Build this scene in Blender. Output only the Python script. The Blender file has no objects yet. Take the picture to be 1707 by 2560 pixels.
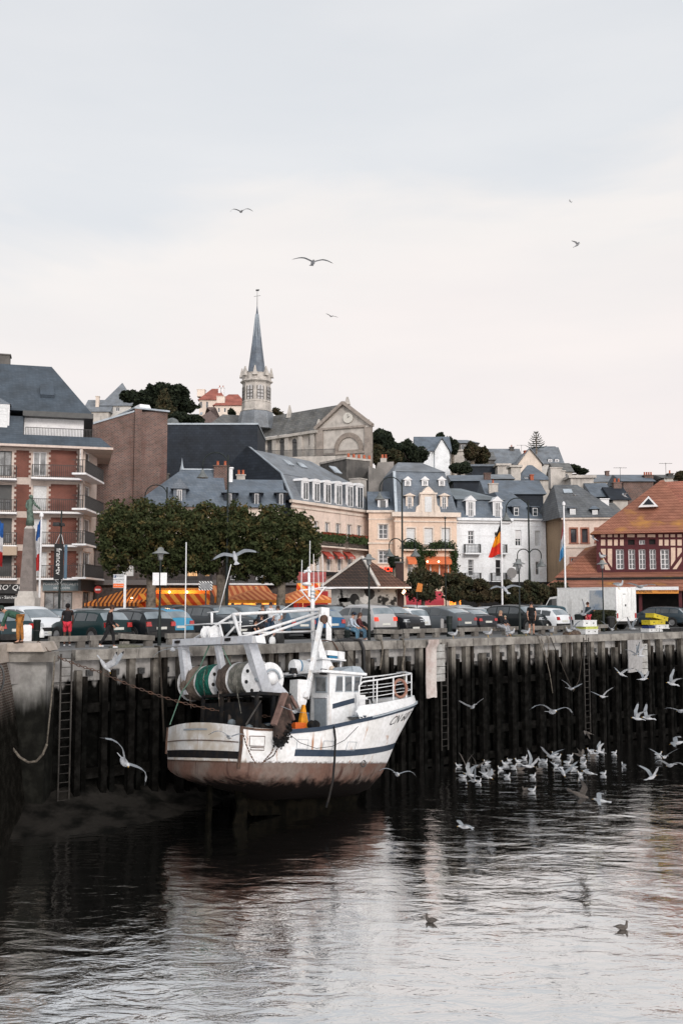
import bpy, bmesh, math, random
from mathutils import Vector, Matrix, Euler, noise
random.seed(7)
SC = bpy.context.scene
COL = SC.collection
R_ = math.radians
# ---------------------------------------------------------------- camera
FPX, HOR = 2489.0, 1508.0
PITCH = math.atan((HOR - 1280) / FPX)
CAM = Vector((0, 0, 1.75))
cd = bpy.data.cameras.new('camera'); cam = bpy.data.objects.new('camera', cd); COL.objects.link(cam)
cd.sensor_fit = 'VERTICAL'; cd.sensor_height = 36; cd.lens = 35
cd.clip_end = 5000; cd.clip_start = 0.1
cam.location = CAM; cam.rotation_euler = (R_(90) + PITCH, 0, 0)
SC.camera = cam
# ---------------------------------------------------------------- view
SC.view_settings.view_transform = 'Standard'; SC.view_settings.look = 'None'
SC.view_settings.exposure = 0.3; SC.view_settings.gamma = 1.0
# ---------------------------------------------------------------- sun
SUN_AZ, SUN_EL = R_(161), R_(24)      # azimuth from +Y clockwise: behind the camera, to the right
sl = bpy.data.lights.new('sun', 'SUN'); sl.energy = 1.4; sl.angle = R_(14); sl.color = (1, .93, .86)
so = bpy.data.objects.new('sun', sl); COL.objects.link(so)
sd = Vector((math.sin(SUN_AZ) * math.cos(SUN_EL), math.cos(SUN_AZ) * math.cos(SUN_EL), math.sin(SUN_EL)))
so.rotation_euler = sd.to_track_quat('Z', 'Y').to_euler()
# ---------------------------------------------------------------- world
W = bpy.data.worlds.new('World'); SC.world = W; W.use_nodes = True
wt = W.node_tree; wt.nodes.clear()
def wn(t, **k):
    n = wt.nodes.new(t)
    for a, b in k.items(): setattr(n, a, b)
    return n
wout = wn('ShaderNodeOutputWorld'); wmix = wn('ShaderNodeMixShader')
sky = wn('ShaderNodeTexSky', sky_type='NISHITA', sun_disc=False, sun_elevation=SUN_EL, sun_rotation=SUN_AZ)
b1 = wn('ShaderNodeBackground'); b1.inputs[1].default_value = 0.08
b2 = wn('ShaderNodeBackground'); b2.inputs[1].default_value = 1.0
wt.links.new(sky.outputs[0], b1.inputs[0])
tc = wn('ShaderNodeTexCoord'); sep = wn('ShaderNodeSeparateXYZ'); wt.links.new(tc.outputs['Generated'], sep.inputs[0])
mp = wn('ShaderNodeMapping'); mp.inputs['Scale'].default_value = (1.6, 1.6, 5.5); wt.links.new(tc.outputs['Generated'], mp.inputs[0])
nz = wn('ShaderNodeTexNoise'); nz.inputs['Scale'].default_value = 1.7; nz.inputs['Detail'].default_value = 6; nz.inputs['Roughness'].default_value = .52
nz.inputs['Distortion'].default_value = .6
wt.links.new(mp.outputs[0], nz.inputs[0])
ad = wn('ShaderNodeMath', operation='MULTIPLY_ADD'); ad.inputs[1].default_value = 0.24; wt.links.new(nz.outputs[0], ad.inputs[0])
tl = wn('ShaderNodeMath', operation='MULTIPLY_ADD'); tl.inputs[1].default_value = -.12; wt.links.new(sep.outputs[0], tl.inputs[0]); wt.links.new(sep.outputs[2], tl.inputs[2]); wt.links.new(tl.outputs[0], ad.inputs[2])
rp = wn('ShaderNodeValToRGB'); cr = rp.color_ramp
cr.elements[0].position = 0.20; cr.elements[0].color = (.80, .735, .72, 1)
cr.elements[1].position = 0.80; cr.elements[1].color = (.63, .652, .682, 1)
for p, c in ((.36, (.80, .75, .73, 1)), (.46, (.785, .755, .735, 1)), (.51, (.675, .69, .712, 1)), (.66, (.655, .67, .695, 1))):
    e = cr.elements.new(p); e.color = c
wt.links.new(ad.outputs[0], rp.inputs[0])
nz2 = wn('ShaderNodeTexNoise'); nz2.inputs['Scale'].default_value = 3.2; nz2.inputs['Detail'].default_value = 7
mp2 = wn('ShaderNodeMapping'); mp2.inputs['Scale'].default_value = (1, 1, 4.5); mp2.inputs['Location'].default_value = (4, 2, 1)
wt.links.new(tc.outputs['Generated'], mp2.inputs[0]); wt.links.new(mp2.outputs[0], nz2.inputs[0])
rp2 = wn('ShaderNodeValToRGB'); rp2.color_ramp.elements[0].position = .35; rp2.color_ramp.elements[0].color = (.965, .97, .975, 1)
rp2.color_ramp.elements[1].position = .66; rp2.color_ramp.elements[1].color = (1.03, 1.02, 1.01, 1)
wt.links.new(nz2.outputs[0], rp2.inputs[0])
mx = wn('ShaderNodeMix', data_type='RGBA', blend_type='MULTIPLY'); mx.inputs[0].default_value = 1
wt.links.new(rp.outputs[0], mx.inputs[6]); wt.links.new(rp2.outputs[0], mx.inputs[7])
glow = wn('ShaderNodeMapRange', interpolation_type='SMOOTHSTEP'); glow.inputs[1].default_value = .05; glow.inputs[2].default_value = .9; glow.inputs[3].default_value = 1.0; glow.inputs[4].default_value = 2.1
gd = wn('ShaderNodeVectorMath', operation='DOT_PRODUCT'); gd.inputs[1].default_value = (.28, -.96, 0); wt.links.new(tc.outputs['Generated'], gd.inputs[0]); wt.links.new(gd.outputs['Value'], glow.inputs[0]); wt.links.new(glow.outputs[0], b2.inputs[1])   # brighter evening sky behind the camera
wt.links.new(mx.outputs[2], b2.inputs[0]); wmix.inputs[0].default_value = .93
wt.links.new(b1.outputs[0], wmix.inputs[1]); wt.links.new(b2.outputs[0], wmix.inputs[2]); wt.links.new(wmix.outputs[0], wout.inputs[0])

# ---------------------------------------------------------------- measuring helpers (design-time survey of the place)
def ray(px, py):
    x = (px - 853.5) / FPX; y = (1280 - py) / FPX; c, s = math.cos(PITCH), math.sin(PITCH)
    return Vector((x, c - y * s, s + y * c))
def at(px, py, Y): d = ray(px, py); return CAM + d * (Y / d.y)
def gz(px, py, z=0.0): d = ray(px, py); return CAM + d * ((z - CAM.z) / d.z)
# quay frame: s along the quay edge, n away from the water
Q0 = Vector((-10.595, 36.763, 0)); QD = Vector((31.427, 24.402, 0)).normalized(); QN = Vector((-QD.y, QD.x, 0)); QA = math.atan2(QD.y, QD.x)
def Q(s, n, z=0.0): return Q0 + QD * s + QN * n + Vector((0, 0, z))
def qs(px, n):   # s of the point at offset n that lies in screen column px (ground)
    m = (px - 853.5) / FPX; o = Q0 + QN * n
    return (m * o.y - o.x) / (QD.x - m * QD.y)

# ---------------------------------------------------------------- object helpers
def tag(o, label=None, cat=None, group=None, kind=None):
    if label: o['label'] = label
    if cat: o['category'] = cat
    if group: o['group'] = group
    if kind: o['kind'] = kind
    return o
def empty(name, loc=(0, 0, 0), rz=0.0, label=None, cat=None, group=None):
    o = bpy.data.objects.new(name, None); COL.objects.link(o); o.location = loc; o.rotation_euler = (0, 0, rz); o.empty_display_size = .2
    return tag(o, label, cat, group)
def link(name, me, parent=None, loc=None, rot=None):
    o = bpy.data.objects.new(name, me); COL.objects.link(o)
    if parent: o.parent = parent
    if loc is not None: o.location = loc
    if rot is not None: o.rotation_euler = rot
    return o
class MB:
    def __init__(s): s.v = []; s.f = []; s.mi = []; s.m = 0
    def add(s, vs, fs, m=None):
        b = len(s.v); s.v += [tuple(v) for v in vs]
        for f in fs: s.f.append(tuple(b + i for i in f)); s.mi.append(s.m if m is None else m)
        return s
    def poly(s, vs, m=None): return s.add(vs, [range(len(vs))], m)
    def box(s, x0, x1, y0, y1, z0, z1, m=None):
        vs = [(x, y, z) for z in (z0, z1) for x, y in ((x0, y0), (x1, y0), (x1, y1), (x0, y1))]
        return s.add(vs, [(3, 2, 1, 0), (4, 5, 6, 7), (0, 1, 5, 4), (1, 2, 6, 5), (2, 3, 7, 6), (3, 0, 4, 7)], m)
    def frus(s, b, t, z0, z1, m=None):   # b, t = (x0,x1,y0,y1)
        vs = [(x, y, z) for (q, z) in ((b, z0), (t, z1)) for x, y in ((q[0], q[2]), (q[1], q[2]), (q[1], q[3]), (q[0], q[3]))]
        return s.add(vs, [(3, 2, 1, 0), (4, 5, 6, 7), (0, 1, 5, 4), (1, 2, 6, 5), (2, 3, 7, 6), (3, 0, 4, 7)], m)
    def bar(s, p, q, w, h=None, up=(0, 0, 1), m=None):
        p = Vector(p); q = Vector(q); d = (q - p).normalized(); u = Vector(up)
        if abs(d.dot(u)) > .99: u = Vector((1, 0, 0))
        a = d.cross(u).normalized() * (w / 2); b = d.cross(a).normalized() * ((h or w) / 2)
        vs = [e + i * a + j * b for e in (p, q) for i, j in ((-1, -1), (1, -1), (1, 1), (-1, 1))]
        return s.add(vs, [(0, 1, 2, 3), (7, 6, 5, 4), (0, 4, 5, 1), (1, 5, 6, 2), (2, 6, 7, 3), (3, 7, 4, 0)], m)
    def tube(s, pts, r, n=8, m=None, cap=True, sq=(1, 1)):
        pts = [Vector(p) for p in pts]; k = len(pts)
        rs = r if isinstance(r, (list, tuple)) else [r] * k
        ref = None; rings = []; b = len(s.v)
        for i, p in enumerate(pts):
            d = (pts[min(i + 1, k - 1)] - pts[max(i - 1, 0)])
            d = d.normalized() if d.length > 1e-9 else Vector((0, 0, 1))
            if ref is None:
                ref = Vector((0, 0, 1)) if abs(d.z) < .9 else Vector((1, 0, 0))
            a = d.cross(ref)
            if a.length < 1e-6: a = d.cross(Vector((0, 1, 0)))
            a.normalize(); c = a.cross(d).normalized(); ref = c
            for j in range(n):
                t = 2 * math.pi * j / n
                s.v.append(tuple(p + a * (math.cos(t) * rs[i] * sq[0]) + c * (math.sin(t) * rs[i] * sq[1])))
        mm = s.m if m is None else m
        for i in range(k - 1):
            for j in range(n):
                j2 = (j + 1) % n
                s.f.append((b + i * n + j, b + i * n + j2, b + (i + 1) * n + j2, b + (i + 1) * n + j)); s.mi.append(mm)
        if cap:
            s.f.append(tuple(b + j for j in reversed(range(n)))); s.mi.append(mm)
            s.f.append(tuple(b + (k - 1) * n + j for j in range(n))); s.mi.append(mm)
        return s
    def lathe(s, prof, n=12, c=(0, 0, 0), axis='z', m=None, cap=True):
        b = len(s.v); k = len(prof)
        for r, h in prof:
            for j in range(n):
                t = 2 * math.pi * j / n; x, y = r * math.cos(t), r * math.sin(t)
                v = (x, y, h) if axis == 'z' else ((h, x, y) if axis == 'x' else (y, h, x))
                s.v.append((v[0] + c[0], v[1] + c[1], v[2] + c[2]))
        mm = s.m if m is None else m
        for i in range(k - 1):
            for j in range(n):
                j2 = (j + 1) % n
                s.f.append((b + i * n + j, b + i * n + j2, b + (i + 1) * n + j2, b + (i + 1) * n + j)); s.mi.append(mm)
        if cap:
            s.f.append(tuple(b + j for j in reversed(range(n)))); s.mi.append(mm)
            s.f.append(tuple(b + (k - 1) * n + j for j in range(n))); s.mi.append(mm)
        return s
    def prism(s, pts, vec, m=None):
        pts = [Vector(p) for p in pts]; vec = Vector(vec); n = len(pts)
        return s.add(pts + [p + vec for p in pts], [tuple(reversed(range(n))), tuple(range(n, 2 * n))] + [(i, (i + 1) % n, n + (i + 1) % n, n + i) for i in range(n)], m)
    def grid(s, rows, m=None, close=False, mf=None):
        k = len(rows[0]); b = len(s.v)
        for r in rows: s.v += [tuple(p) for p in r]
        for i in range(len(rows) - 1):
            for j in range(k if close else k - 1):
                j2 = (j + 1) % k
                s.f.append((b + i * k + j, b + i * k + j2, b + (i + 1) * k + j2, b + (i + 1) * k + j)); s.mi.append(mf(i, j) if mf else (s.m if m is None else m))
        return s
    def mesh(s, name, mats, smooth=False, sharp=None):
        me = bpy.data.meshes.new(name); me.from_pydata(s.v, [], s.f)
        if not isinstance(mats, (list, tuple)): mats = [mats]
        for m in mats: me.materials.append(m)
        if len(mats) > 1: me.polygons.foreach_set('material_index', s.mi)
        bm = bmesh.new(); bm.from_mesh(me); bmesh.ops.recalc_face_normals(bm, faces=bm.faces); bm.to_mesh(me); bm.free()
        if smooth:
            me.polygons.foreach_set('use_smooth', [True] * len(me.polygons))
            if sharp: me.set_sharp_from_angle(angle=R_(sharp))
        me.update(); return me
    def build(s, name, mats, parent=None, smooth=False, sharp=None, loc=None, rot=None, **tg):
        o = link(name, s.mesh(name, mats, smooth, sharp), parent, loc, rot)
        if tg: tag(o, **tg)
        return o

# ---------------------------------------------------------------- materials
def mat(name, c, c2=None, rough=.85, sc=2.5, det=5, bump=0., bs=None, streak=None, metal=0., thr=(.38, .66), spec=.3, coat=0., pat=None, zf=None, emit=0., objcol=False, extra=None):
    m = bpy.data.materials.new(name); m.use_nodes = True; t = m.node_tree; N = t.nodes; L = t.links
    b = N['Principled BSDF']; b.inputs['Roughness'].default_value = rough; b.inputs['Metallic'].default_value = metal
    b.inputs['Specular IOR Level'].default_value = spec; b.inputs['Coat Weight'].default_value = coat; b.inputs['Coat Roughness'].default_value = .06
    tc = N.new('ShaderNodeTexCoord'); co = tc.outputs['Object']
    def node(ty, **k):
        n = N.new(ty)
        for a, v in k.items(): setattr(n, a, v)
        return n
    def mix(f, a, bb, bt='MIX'):
        n = node('ShaderNodeMix', data_type='RGBA', blend_type=bt)
        for i, v in ((0, f), (6, a), (7, bb)):
            if hasattr(v, 'is_output'): L.new(v, n.inputs[i])
            elif i == 0: n.inputs[0].default_value = v
            else: n.inputs[i].default_value = (*v[:3], 1)
        return n.outputs[2]
    def noise_(scale, detail=det, vec=None, rgh=.55):
        n = node('ShaderNodeTexNoise'); n.inputs['Scale'].default_value = scale; n.inputs['Detail'].default_value = detail; n.inputs['Roughness'].default_value = rgh
        L.new(vec or co, n.inputs['Vector']); return n.outputs[0]
    def ramp(v, a, bb):
        n = node('ShaderNodeMapRange', interpolation_type='SMOOTHSTEP'); n.inputs[1].default_value = a; n.inputs[2].default_value = bb; L.new(v, n.inputs[0]); return n.outputs[0]
    def scaled(v, s):
        n = node('ShaderNodeMapping'); n.inputs['Scale'].default_value = s; L.new(v, n.inputs[0]); return n.outputs[0]
    height = None
    if objcol:
        oi = node('ShaderNodeObjectInfo'); base = oi.outputs['Color']
    elif pat:
        sp = node('ShaderNodeSeparateXYZ'); L.new(co, sp.inputs[0]); am = node('ShaderNodeMath', operation='ADD'); L.new(sp.outputs[0], am.inputs[0]); L.new(sp.outputs[1], am.inputs[1])
        cb = node('ShaderNodeCombineXYZ'); L.new(am.outputs[0], cb.inputs[0]); L.new(sp.outputs[2], cb.inputs[1])
        if pat[0] == 'brick':      # ('brick', width, height, mortar colour, mortar size)
            br = node('ShaderNodeTexBrick'); L.new(cb.outputs[0], br.inputs['Vector']); br.inputs['Scale'].default_value = 1
            br.inputs['Brick Width'].default_value = pat[1]; br.inputs['Row Height'].default_value = pat[2]; br.inputs['Mortar Size'].default_value = pat[4]; br.inputs['Mortar Smooth'].default_value = .2
            br.inputs['Color1'].default_value = (*c, 1); br.inputs['Color2'].default_value = (*(c2 or c), 1); br.inputs['Mortar'].default_value = (*pat[3], 1); br.inputs['Bias'].default_value = 0
            base = br.outputs[0]; height = br.outputs[1]
            base = mix(ramp(noise_(.6), .3, .75), base, mix(1.0, base, (.62, .6, .58), 'MULTIPLY'))
        else:                      # ('stripe', period, tilt) stripes across x
            wv = node('ShaderNodeMath', operation='PINGPONG'); 
            k = node('ShaderNodeVectorMath', operation='DOT_PRODUCT'); L.new(co, k.inputs[0]); k.inputs[1].default_value = pat[2]
            L.new(k.outputs['Value'], wv.inputs[0]); wv.inputs[1].default_value = pat[1]
            base = mix(ramp(wv.outputs[0], pat[1] * .46, pat[1] * .54), c, c2)
    elif c2:
        base = mix(ramp(noise_(sc), *thr), c, c2)
    else:
        base = mix(.5, c, c)
    n2 = noise_(sc * 5 + 3, 3)
    base = mix(ramp(n2, .25, .8), base, mix(1.0, base, (.8, .8, .79), 'MULTIPLY')) if not objcol else base
    if streak:                     # (colour, amount, lateral scale)
        st = noise_(1.0, 4, scaled(co, (streak[2], streak[2], streak[2] * .09)))
        st2 = noise_(.5, 3)
        mm = node('ShaderNodeMath', operation='MULTIPLY'); L.new(ramp(st, .5, .72), mm.inputs[0]); L.new(ramp(st2, .38, .62), mm.inputs[1])
        m3 = node('ShaderNodeMath', operation='MULTIPLY'); L.new(mm.outputs[0], m3.inputs[0]); m3.inputs[1].default_value = streak[1]
        base = mix(m3.outputs[0], base, streak[0])
    if zf:                         # tide line on the real surface: (z low, z high, colour below, roughness below)
        g = node('ShaderNodeNewGeometry'); sp2 = node('ShaderNodeSeparateXYZ'); L.new(g.outputs['Position'], sp2.inputs[0])
        nn = noise_(1.0, 5, scaled(co, (2.2, 2.2, .35)))
        ma = node('ShaderNodeMath', operation='MULTIPLY_ADD'); L.new(nn, ma.inputs[0]); ma.inputs[1].default_value = -1.6; L.new(sp2.outputs[2], ma.inputs[2])
        f = ramp(ma.outputs[0], zf[0] - .8, zf[1] - .8)
        low = mix(ramp(noise_(3.0), .4, .7), zf[2], tuple(min(1, x * 2.2 + .002) for x in zf[2]))
        base = mix(f, low, base)
    if extra: base = extra(node, L, mix, noise_, ramp, scaled, co, base, b)
    if hasattr(base, 'is_output'): L.new(base, b.inputs['Base Color'])
    if bump:
        bp = node('ShaderNodeBump'); bp.inputs['Strength'].default_value = bump; bp.inputs['Distance'].default_value = .03
        L.new(height if height is not None and bs is None else noise_(bs or 20, 4), bp.inputs['Height']); L.new(bp.outputs[0], b.inputs['Normal'])
    if emit:
        L.new(base, b.inputs['Emission Color']); b.inputs['Emission Strength'].default_value = emit
    return m
_mc = {}
def MT(key, *a, **k):
    if key not in _mc: _mc[key] = mat(key, *a, **k)
    return _mc[key]
PLAST = lambda key, c, st=(.2, .17, .15), am=.45, **k: MT(key, c, tuple(x * .86 for x in c), rough=.9, sc=.5, streak=(st, am, 2.2), bump=.15, bs=14, **k)
m_white = PLAST('white_paint', (.86, .88, .91), am=.18)
m_trim = MT('white_trim', (.74, .74, .75), (.66, .66, .68), rough=.6, sc=2)
m_cream = PLAST('cream_render', (.72, .62, .54))
m_peach = PLAST('peach_render', (.75, .57, .455), am=.3)
m_peach2 = PLAST('pale_peach_render', (.76, .62, .54), am=.35)
m_stone = MT('pale_stone', (.50, .465, .43), (.37, .345, .32), rough=.92, sc=.8, streak=((.13, .12, .11), .6, 1.6), bump=.3, bs=7)
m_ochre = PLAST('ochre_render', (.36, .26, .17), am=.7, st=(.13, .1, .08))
m_grey = MT('grey_render', (.13, .122, .115), (.07, .067, .065), rough=.95, sc=.7, streak=((.04, .04, .04), .7, 1.5), bump=.2, bs=8)
m_slate = MT('slate', (.105, .135, .175), (.15, .18, .22), rough=.55, spec=.5, pat=('brick', .30, .19, (.07, .09, .115), .012), bump=.25)
m_slateb = MT('dark_blue_slate', (.052, .07, .092), (.07, .09, .115), rough=.6, spec=.4, pat=('brick', .30, .19, (.035, .047, .062), .012), bump=.25)
m_slate2 = MT('light_slate', (.165, .185, .215), (.22, .24, .265), rough=.55, spec=.5, pat=('brick', .32, .20, (.11, .13, .15), .012), bump=.25)
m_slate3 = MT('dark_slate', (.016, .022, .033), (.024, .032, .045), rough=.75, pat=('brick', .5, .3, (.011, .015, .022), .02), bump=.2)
m_slateold = MT('old_slate', (.13, .135, .14), (.19, .19, .185), rough=.8, pat=('brick', .6, .4, (.08, .08, .08), .02), bump=.25)
m_zinc = MT('zinc', (.36, .40, .44), (.27, .31, .35), rough=.45, metal=.4, sc=1.2)
m_tile = MT('orange_tile', (.40, .175, .115), (.31, .13, .085), rough=.85, pat=('brick', .22, .30, (.17, .055, .03), .03), bump=.5,
            extra=lambda node, L, mix, nz, ramp, scl, co, base, b: mix(ramp(nz(.3, 6), .56, .72), base, (.40, .19, .045)))
m_tilebrown = MT('brown_tile', (.082, .052, .04), (.05, .035, .03), rough=.9, pat=('brick', .25, .22, (.02, .015, .013), .03), bump=.6)
m_tilered = MT('red_tile', (.42, .14, .10), (.34, .11, .085), rough=.85, pat=('brick', .3, .35, (.25, .09, .07), .03), bump=.3)
m_brick = MT('red_brick', (.20, .062, .045), (.14, .045, .035), rough=.9, pat=('brick', .24, .085, (.26, .15, .12), .012), bump=.4)
m_brickold = MT('weathered_brick', (.19, .095, .078), (.09, .055, .05), rough=.95, pat=('brick', .30, .12, (.25, .21, .19), .02), bump=.5, streak=((.085, .035, .03), .8, .9))
m_glass = MT('window_glass', (.02, .026, .032), (.06, .07, .08), rough=.08, sc=.7, spec=.9)
m_glassl = MT('curtained_glass', (.22, .23, .24), (.07, .075, .08), rough=.15, sc=1.6, spec=.8)
m_shut = MT('white_shutter', (.64, .65, .66), (.58, .59, .60), rough=.6, sc=1, pat=None)
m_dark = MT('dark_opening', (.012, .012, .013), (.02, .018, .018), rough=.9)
m_iron = MT('dark_iron', (.022, .024, .026), (.035, .036, .036), rough=.5, spec=.5)
m_green = MT('dark_green_paint', (.008, .014, .014), (.014, .02, .019), rough=.55, spec=.25)
m_maroon = MT('maroon_timber', (.085, .018, .022), (.06, .014, .018), rough=.75, sc=2)
m_panel = PLAST('cream_panel', (.66, .50, .40), am=.2)
m_terra = MT('terracotta', (.42, .12, .06), (.30, .08, .045), rough=.85)
m_wood = MT('weathered_timber', (.25, .235, .215), (.12, .11, .10), rough=.95, sc=1.2, streak=((.035, .03, .027), .7, 9), bump=.6, bs=18)
m_tree = MT('bark', (.20, .17, .14), (.09, .075, .06), rough=.95, sc=3, bump=.6, bs=9)
m_conc = MT('quay_concrete', (.33, .32, .305), (.20, .19, .18), rough=.92, sc=.9, streak=((.045, .04, .035), .75, 3.0), bump=.35, bs=12)
BLK = (.0022, .0022, .002)
m_wallt = MT('tidal_concrete', (.36, .355, .35), (.22, .21, .205), rough=.9, sc=.8, streak=((.03, .028, .025), .8, 2.5), bump=.4, bs=9, spec=.02, zf=(-1.35, -1.1, BLK, .6))
m_postt = MT('tidal_timber', (.20, .185, .165), (.07, .062, .055), rough=.95, sc=1.5, streak=((.03, .026, .022), .8, 7), bump=.6, bs=14, spec=.02, zf=(-1.9, -.4, (.0035, .0033, .003), .6))
m_text = MT('white_lettering', (.75, .75, .75), rough=.6)
m_black = MT('black_paint', (.012, .012, .013), (.018, .018, .02), rough=.5)
m_rope = MT('old_rope', (.16, .14, .115), (.07, .06, .05), rough=1, sc=8)
m_rust = MT('rusty_steel', (.06, .04, .032), (.11, .06, .04), rough=.95, sc=4, bump=.4)

def text(name, s, size, m, parent, loc, rot=(R_(90), 0, 0), ext=.004, shear=0, cx=True, sx=1):
    cu = bpy.data.curves.new(name, 'FONT'); cu.body = s; cu.size = size; cu.extrude = ext; cu.shear = shear; cu.resolution_u = 2
    cu.align_x = 'CENTER' if cx else 'LEFT'; cu.align_y = 'CENTER'
    tmp = bpy.data.objects.new('tmp', cu); COL.objects.link(tmp)
    dg = bpy.context.evaluated_depsgraph_get(); dg.update()
    me = bpy.data.meshes.new_from_object(tmp.evaluated_get(dg)); bpy.data.objects.remove(tmp); bpy.data.curves.remove(cu)
    me.materials.clear(); me.materials.append(m); me.name = name
    if sx != 1:
        for v in me.vertices: v.co.x *= sx
    return link(name, me, parent, loc, rot)
# ================================================================ SETTING
WZ = -6.1
def water_mat():
    m = bpy.data.materials.new('harbour_water'); m.use_nodes = True; t = m.node_tree; N = t.nodes; L = t.links
    b = N['Principled BSDF']; b.inputs['Base Color'].default_value = (.016, .017, .015, 1); b.inputs['Roughness'].default_value = .035
    b.inputs['IOR'].default_value = 1.9; b.inputs['Specular IOR Level'].default_value = .5
    tc = N.new('ShaderNodeTexCoord')
    def nz(scale, sc, det, dist=0., rot=0.):
        mp = N.new('ShaderNodeMapping'); mp.inputs['Scale'].default_value = sc; mp.inputs['Rotation'].default_value = (0, 0, rot); L.new(tc.outputs['Object'], mp.inputs[0])
        n = N.new('ShaderNodeTexNoise'); n.inputs['Scale'].default_value = scale; n.inputs['Detail'].default_value = det; n.inputs['Distortion'].default_value = dist; n.inputs['Roughness'].default_value = .55
        L.new(mp.outputs[0], n.inputs[0]); return n.outputs[0]
    def mth(op, a, bb, c=None):
        n = N.new('ShaderNodeMath'); n.operation = op
        for i, v in enumerate((a, bb, c)):
            if v is None: continue
            if hasattr(v, 'is_output'): L.new(v, n.inputs[i])
            else: n.inputs[i].default_value = v
        return n.outputs[0]
    big = nz(.55, (.55, 1, 1), 2, .6, .15); mid = nz(1.7, (.5, 1, 1), 4, 1.0, .12); sm = nz(6.5, (.55, 1, 1), 3, .5, -.1); patch = nz(.16, (1, 1, 1), 3, .8)
    mr = N.new('ShaderNodeMapRange'); mr.inputs[1].default_value = .38; mr.inputs[2].default_value = .62; mr.inputs[3].default_value = .3; L.new(patch, mr.inputs[0])
    h = mth('MULTIPLY_ADD', big, .26, mth('MULTIPLY', mid, .13)); h2 = mth('MULTIPLY', mth('MULTIPLY', sm, .030), mr.outputs[0])
    h = mth('ADD', mth('MULTIPLY', h, mth('MULTIPLY_ADD', mr.outputs[0], .6, .4)), h2)
    bp = N.new('ShaderNodeBump'); bp.inputs['Strength'].default_value = 1; bp.inputs['Distance'].default_value = .24
    L.new(h, bp.inputs['Height']); L.new(bp.outputs[0], b.inputs['Normal'])
    # extra gloss layer, added to brighten the water's sky reflection
    g = N.new('ShaderNodeBsdfGlossy'); g.inputs['Roughness'].default_value = .045; g.inputs['Color'].default_value = (.93, .93, .93, 1); L.new(bp.outputs[0], g.inputs['Normal'])
    fr = N.new('ShaderNodeFresnel'); fr.inputs[0].default_value = 2.3; L.new(bp.outputs[0], fr.inputs['Normal'])
    f2 = mth('MULTIPLY', mth('POWER', fr.outputs[0], .33), 1.2); cl = N.new('ShaderNodeClamp'); L.new(f2, cl.inputs[0]); cl.inputs[2].default_value = .95
    ms = N.new('ShaderNodeMixShader'); L.new(cl.outputs[0], ms.inputs[0]); L.new(b.outputs[0], ms.inputs[1]); L.new(g.outputs[0], ms.inputs[2])
    L.new(ms.outputs[0], N['Material Output'].inputs[0]); return m
mb = MB(); p = [Q(-90, 1.2, 0), Q(260, 1.2, 0)]
mb.poly([(p[0].x, p[0].y, WZ), (-200, -260, WZ), (420, -260, WZ), (p[1].x, p[1].y, WZ)])
mb.build('water', water_mat(), kind='structure')
m_asph = MT('asphalt', (.055, .055, .056), (.08, .079, .077), rough=.9, sc=.5, bump=.2, bs=60)
m_prom = MT('promenade_paving', (.17, .17, .17), (.11, .11, .112), rough=.8, sc=.7, bump=.3, bs=12)
mb = MB(); mb.poly([Q(-90, .3, -.02), Q(260, .3, -.02), Q(500, 900, -.02), Q(-500, 900, -.02)])
mb.build('ground', m_asph, kind='structure')
mb = MB(); mb.box(-20, 80, .34, 3.9, -.3, 0.0)
mb.build('quay_promenade', m_prom, loc=Q0, rot=(0, 0, QA), kind='structure')
def hillz(x, y):
    d = min(1, max(0, (y - 112) / 95)); d = d * d * (3 - 2 * d)
    lr = min(1, max(0, (x + 70) / 150)); h = 36 * (1 - lr) + 12 * lr
    return h * d + (noise.noise(Vector((x * .03, y * .03, 0))) * 2.0 if d > 0 else 0) - .3
mb = MB(); mb.grid([[(x, y, hillz(x, y)) for x in range(-160, 241, 8)] for y in range(106, 420, 8)])
m_hill = MT('hillside_scrub', (.035, .05, .022), (.075, .075, .04), rough=1, sc=.15, bump=.8, bs=1.5)
mb.build('hill', m_hill, smooth=True, kind='structure')
# mud bank under the quay
m_mud = MT('wet_mud', (.022, .020, .018), (.005, .005, .0045), rough=.8, sc=1.2, bump=1.0, bs=5, spec=.03)
rows = []
for i in range(41):
    s = -8 + i * .42; r = []
    for j in range(17):
        n = .9 - j * .26
        k = max(0, 1 - abs(s - 1.0) / 7.5); foot = 3.1 * k ** .7 + .2
        h = WZ + .10 + 1.05 * max(0, 1 - (.9 - n) / foot) ** 1.3 * (k ** .5) if .9 - n < foot else WZ - .25 * ((.9 - n) - foot) + .1
        h += noise.noise(Vector((s * .9, n * 1.3, 2))) * .16 + noise.noise(Vector((s * 3, n * 3, 5))) * .05
        r.append((s, n, h))
    rows.append(r)
MB().grid(rows).build('mud_bank', m_mud, smooth=True, loc=Q0, rot=(0, 0, QA), kind='structure')

# ================================================================ QUAY WALL (timber-faced)
wall = empty('quay_wall', Q0, QA, 'long timber-piled concrete quay wall, dark and wet below, behind the trawler', 'quay wall')
S0, S1 = 1.0, 74.0
mb = MB(); mb.box(-14, S1, .62, 1.6, -8, -1.0); mb.box(-14, S1, .40, 1.6, -1.16, -.3); mb.build('retaining_face', m_wallt, wall)
mb = MB()
for z, h in ((-2.0, .35), (-4.4, .4), (-5.7, .35)):
    s = S0
    while s < S1: mb.box(s, s + 5.2, .30, .62, z - h, z); s += 5.3
mb.build('waling_timber', m_postt, wall)
s = .9; i = 0; random.seed(3)
while s < S1 - .5:
    L = random.choice((3.2, 3.8, 4.4, 5.0))
    b = MB(); j = random.uniform(-.012, .012); b.frus((s, s + L - .03, -.06 + j, .36), (s + .01, s + L - .04, -.03 + j, .36), -.37, .012 + j)
    b.build('cap_beam', m_wood, wall); s += L
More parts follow.
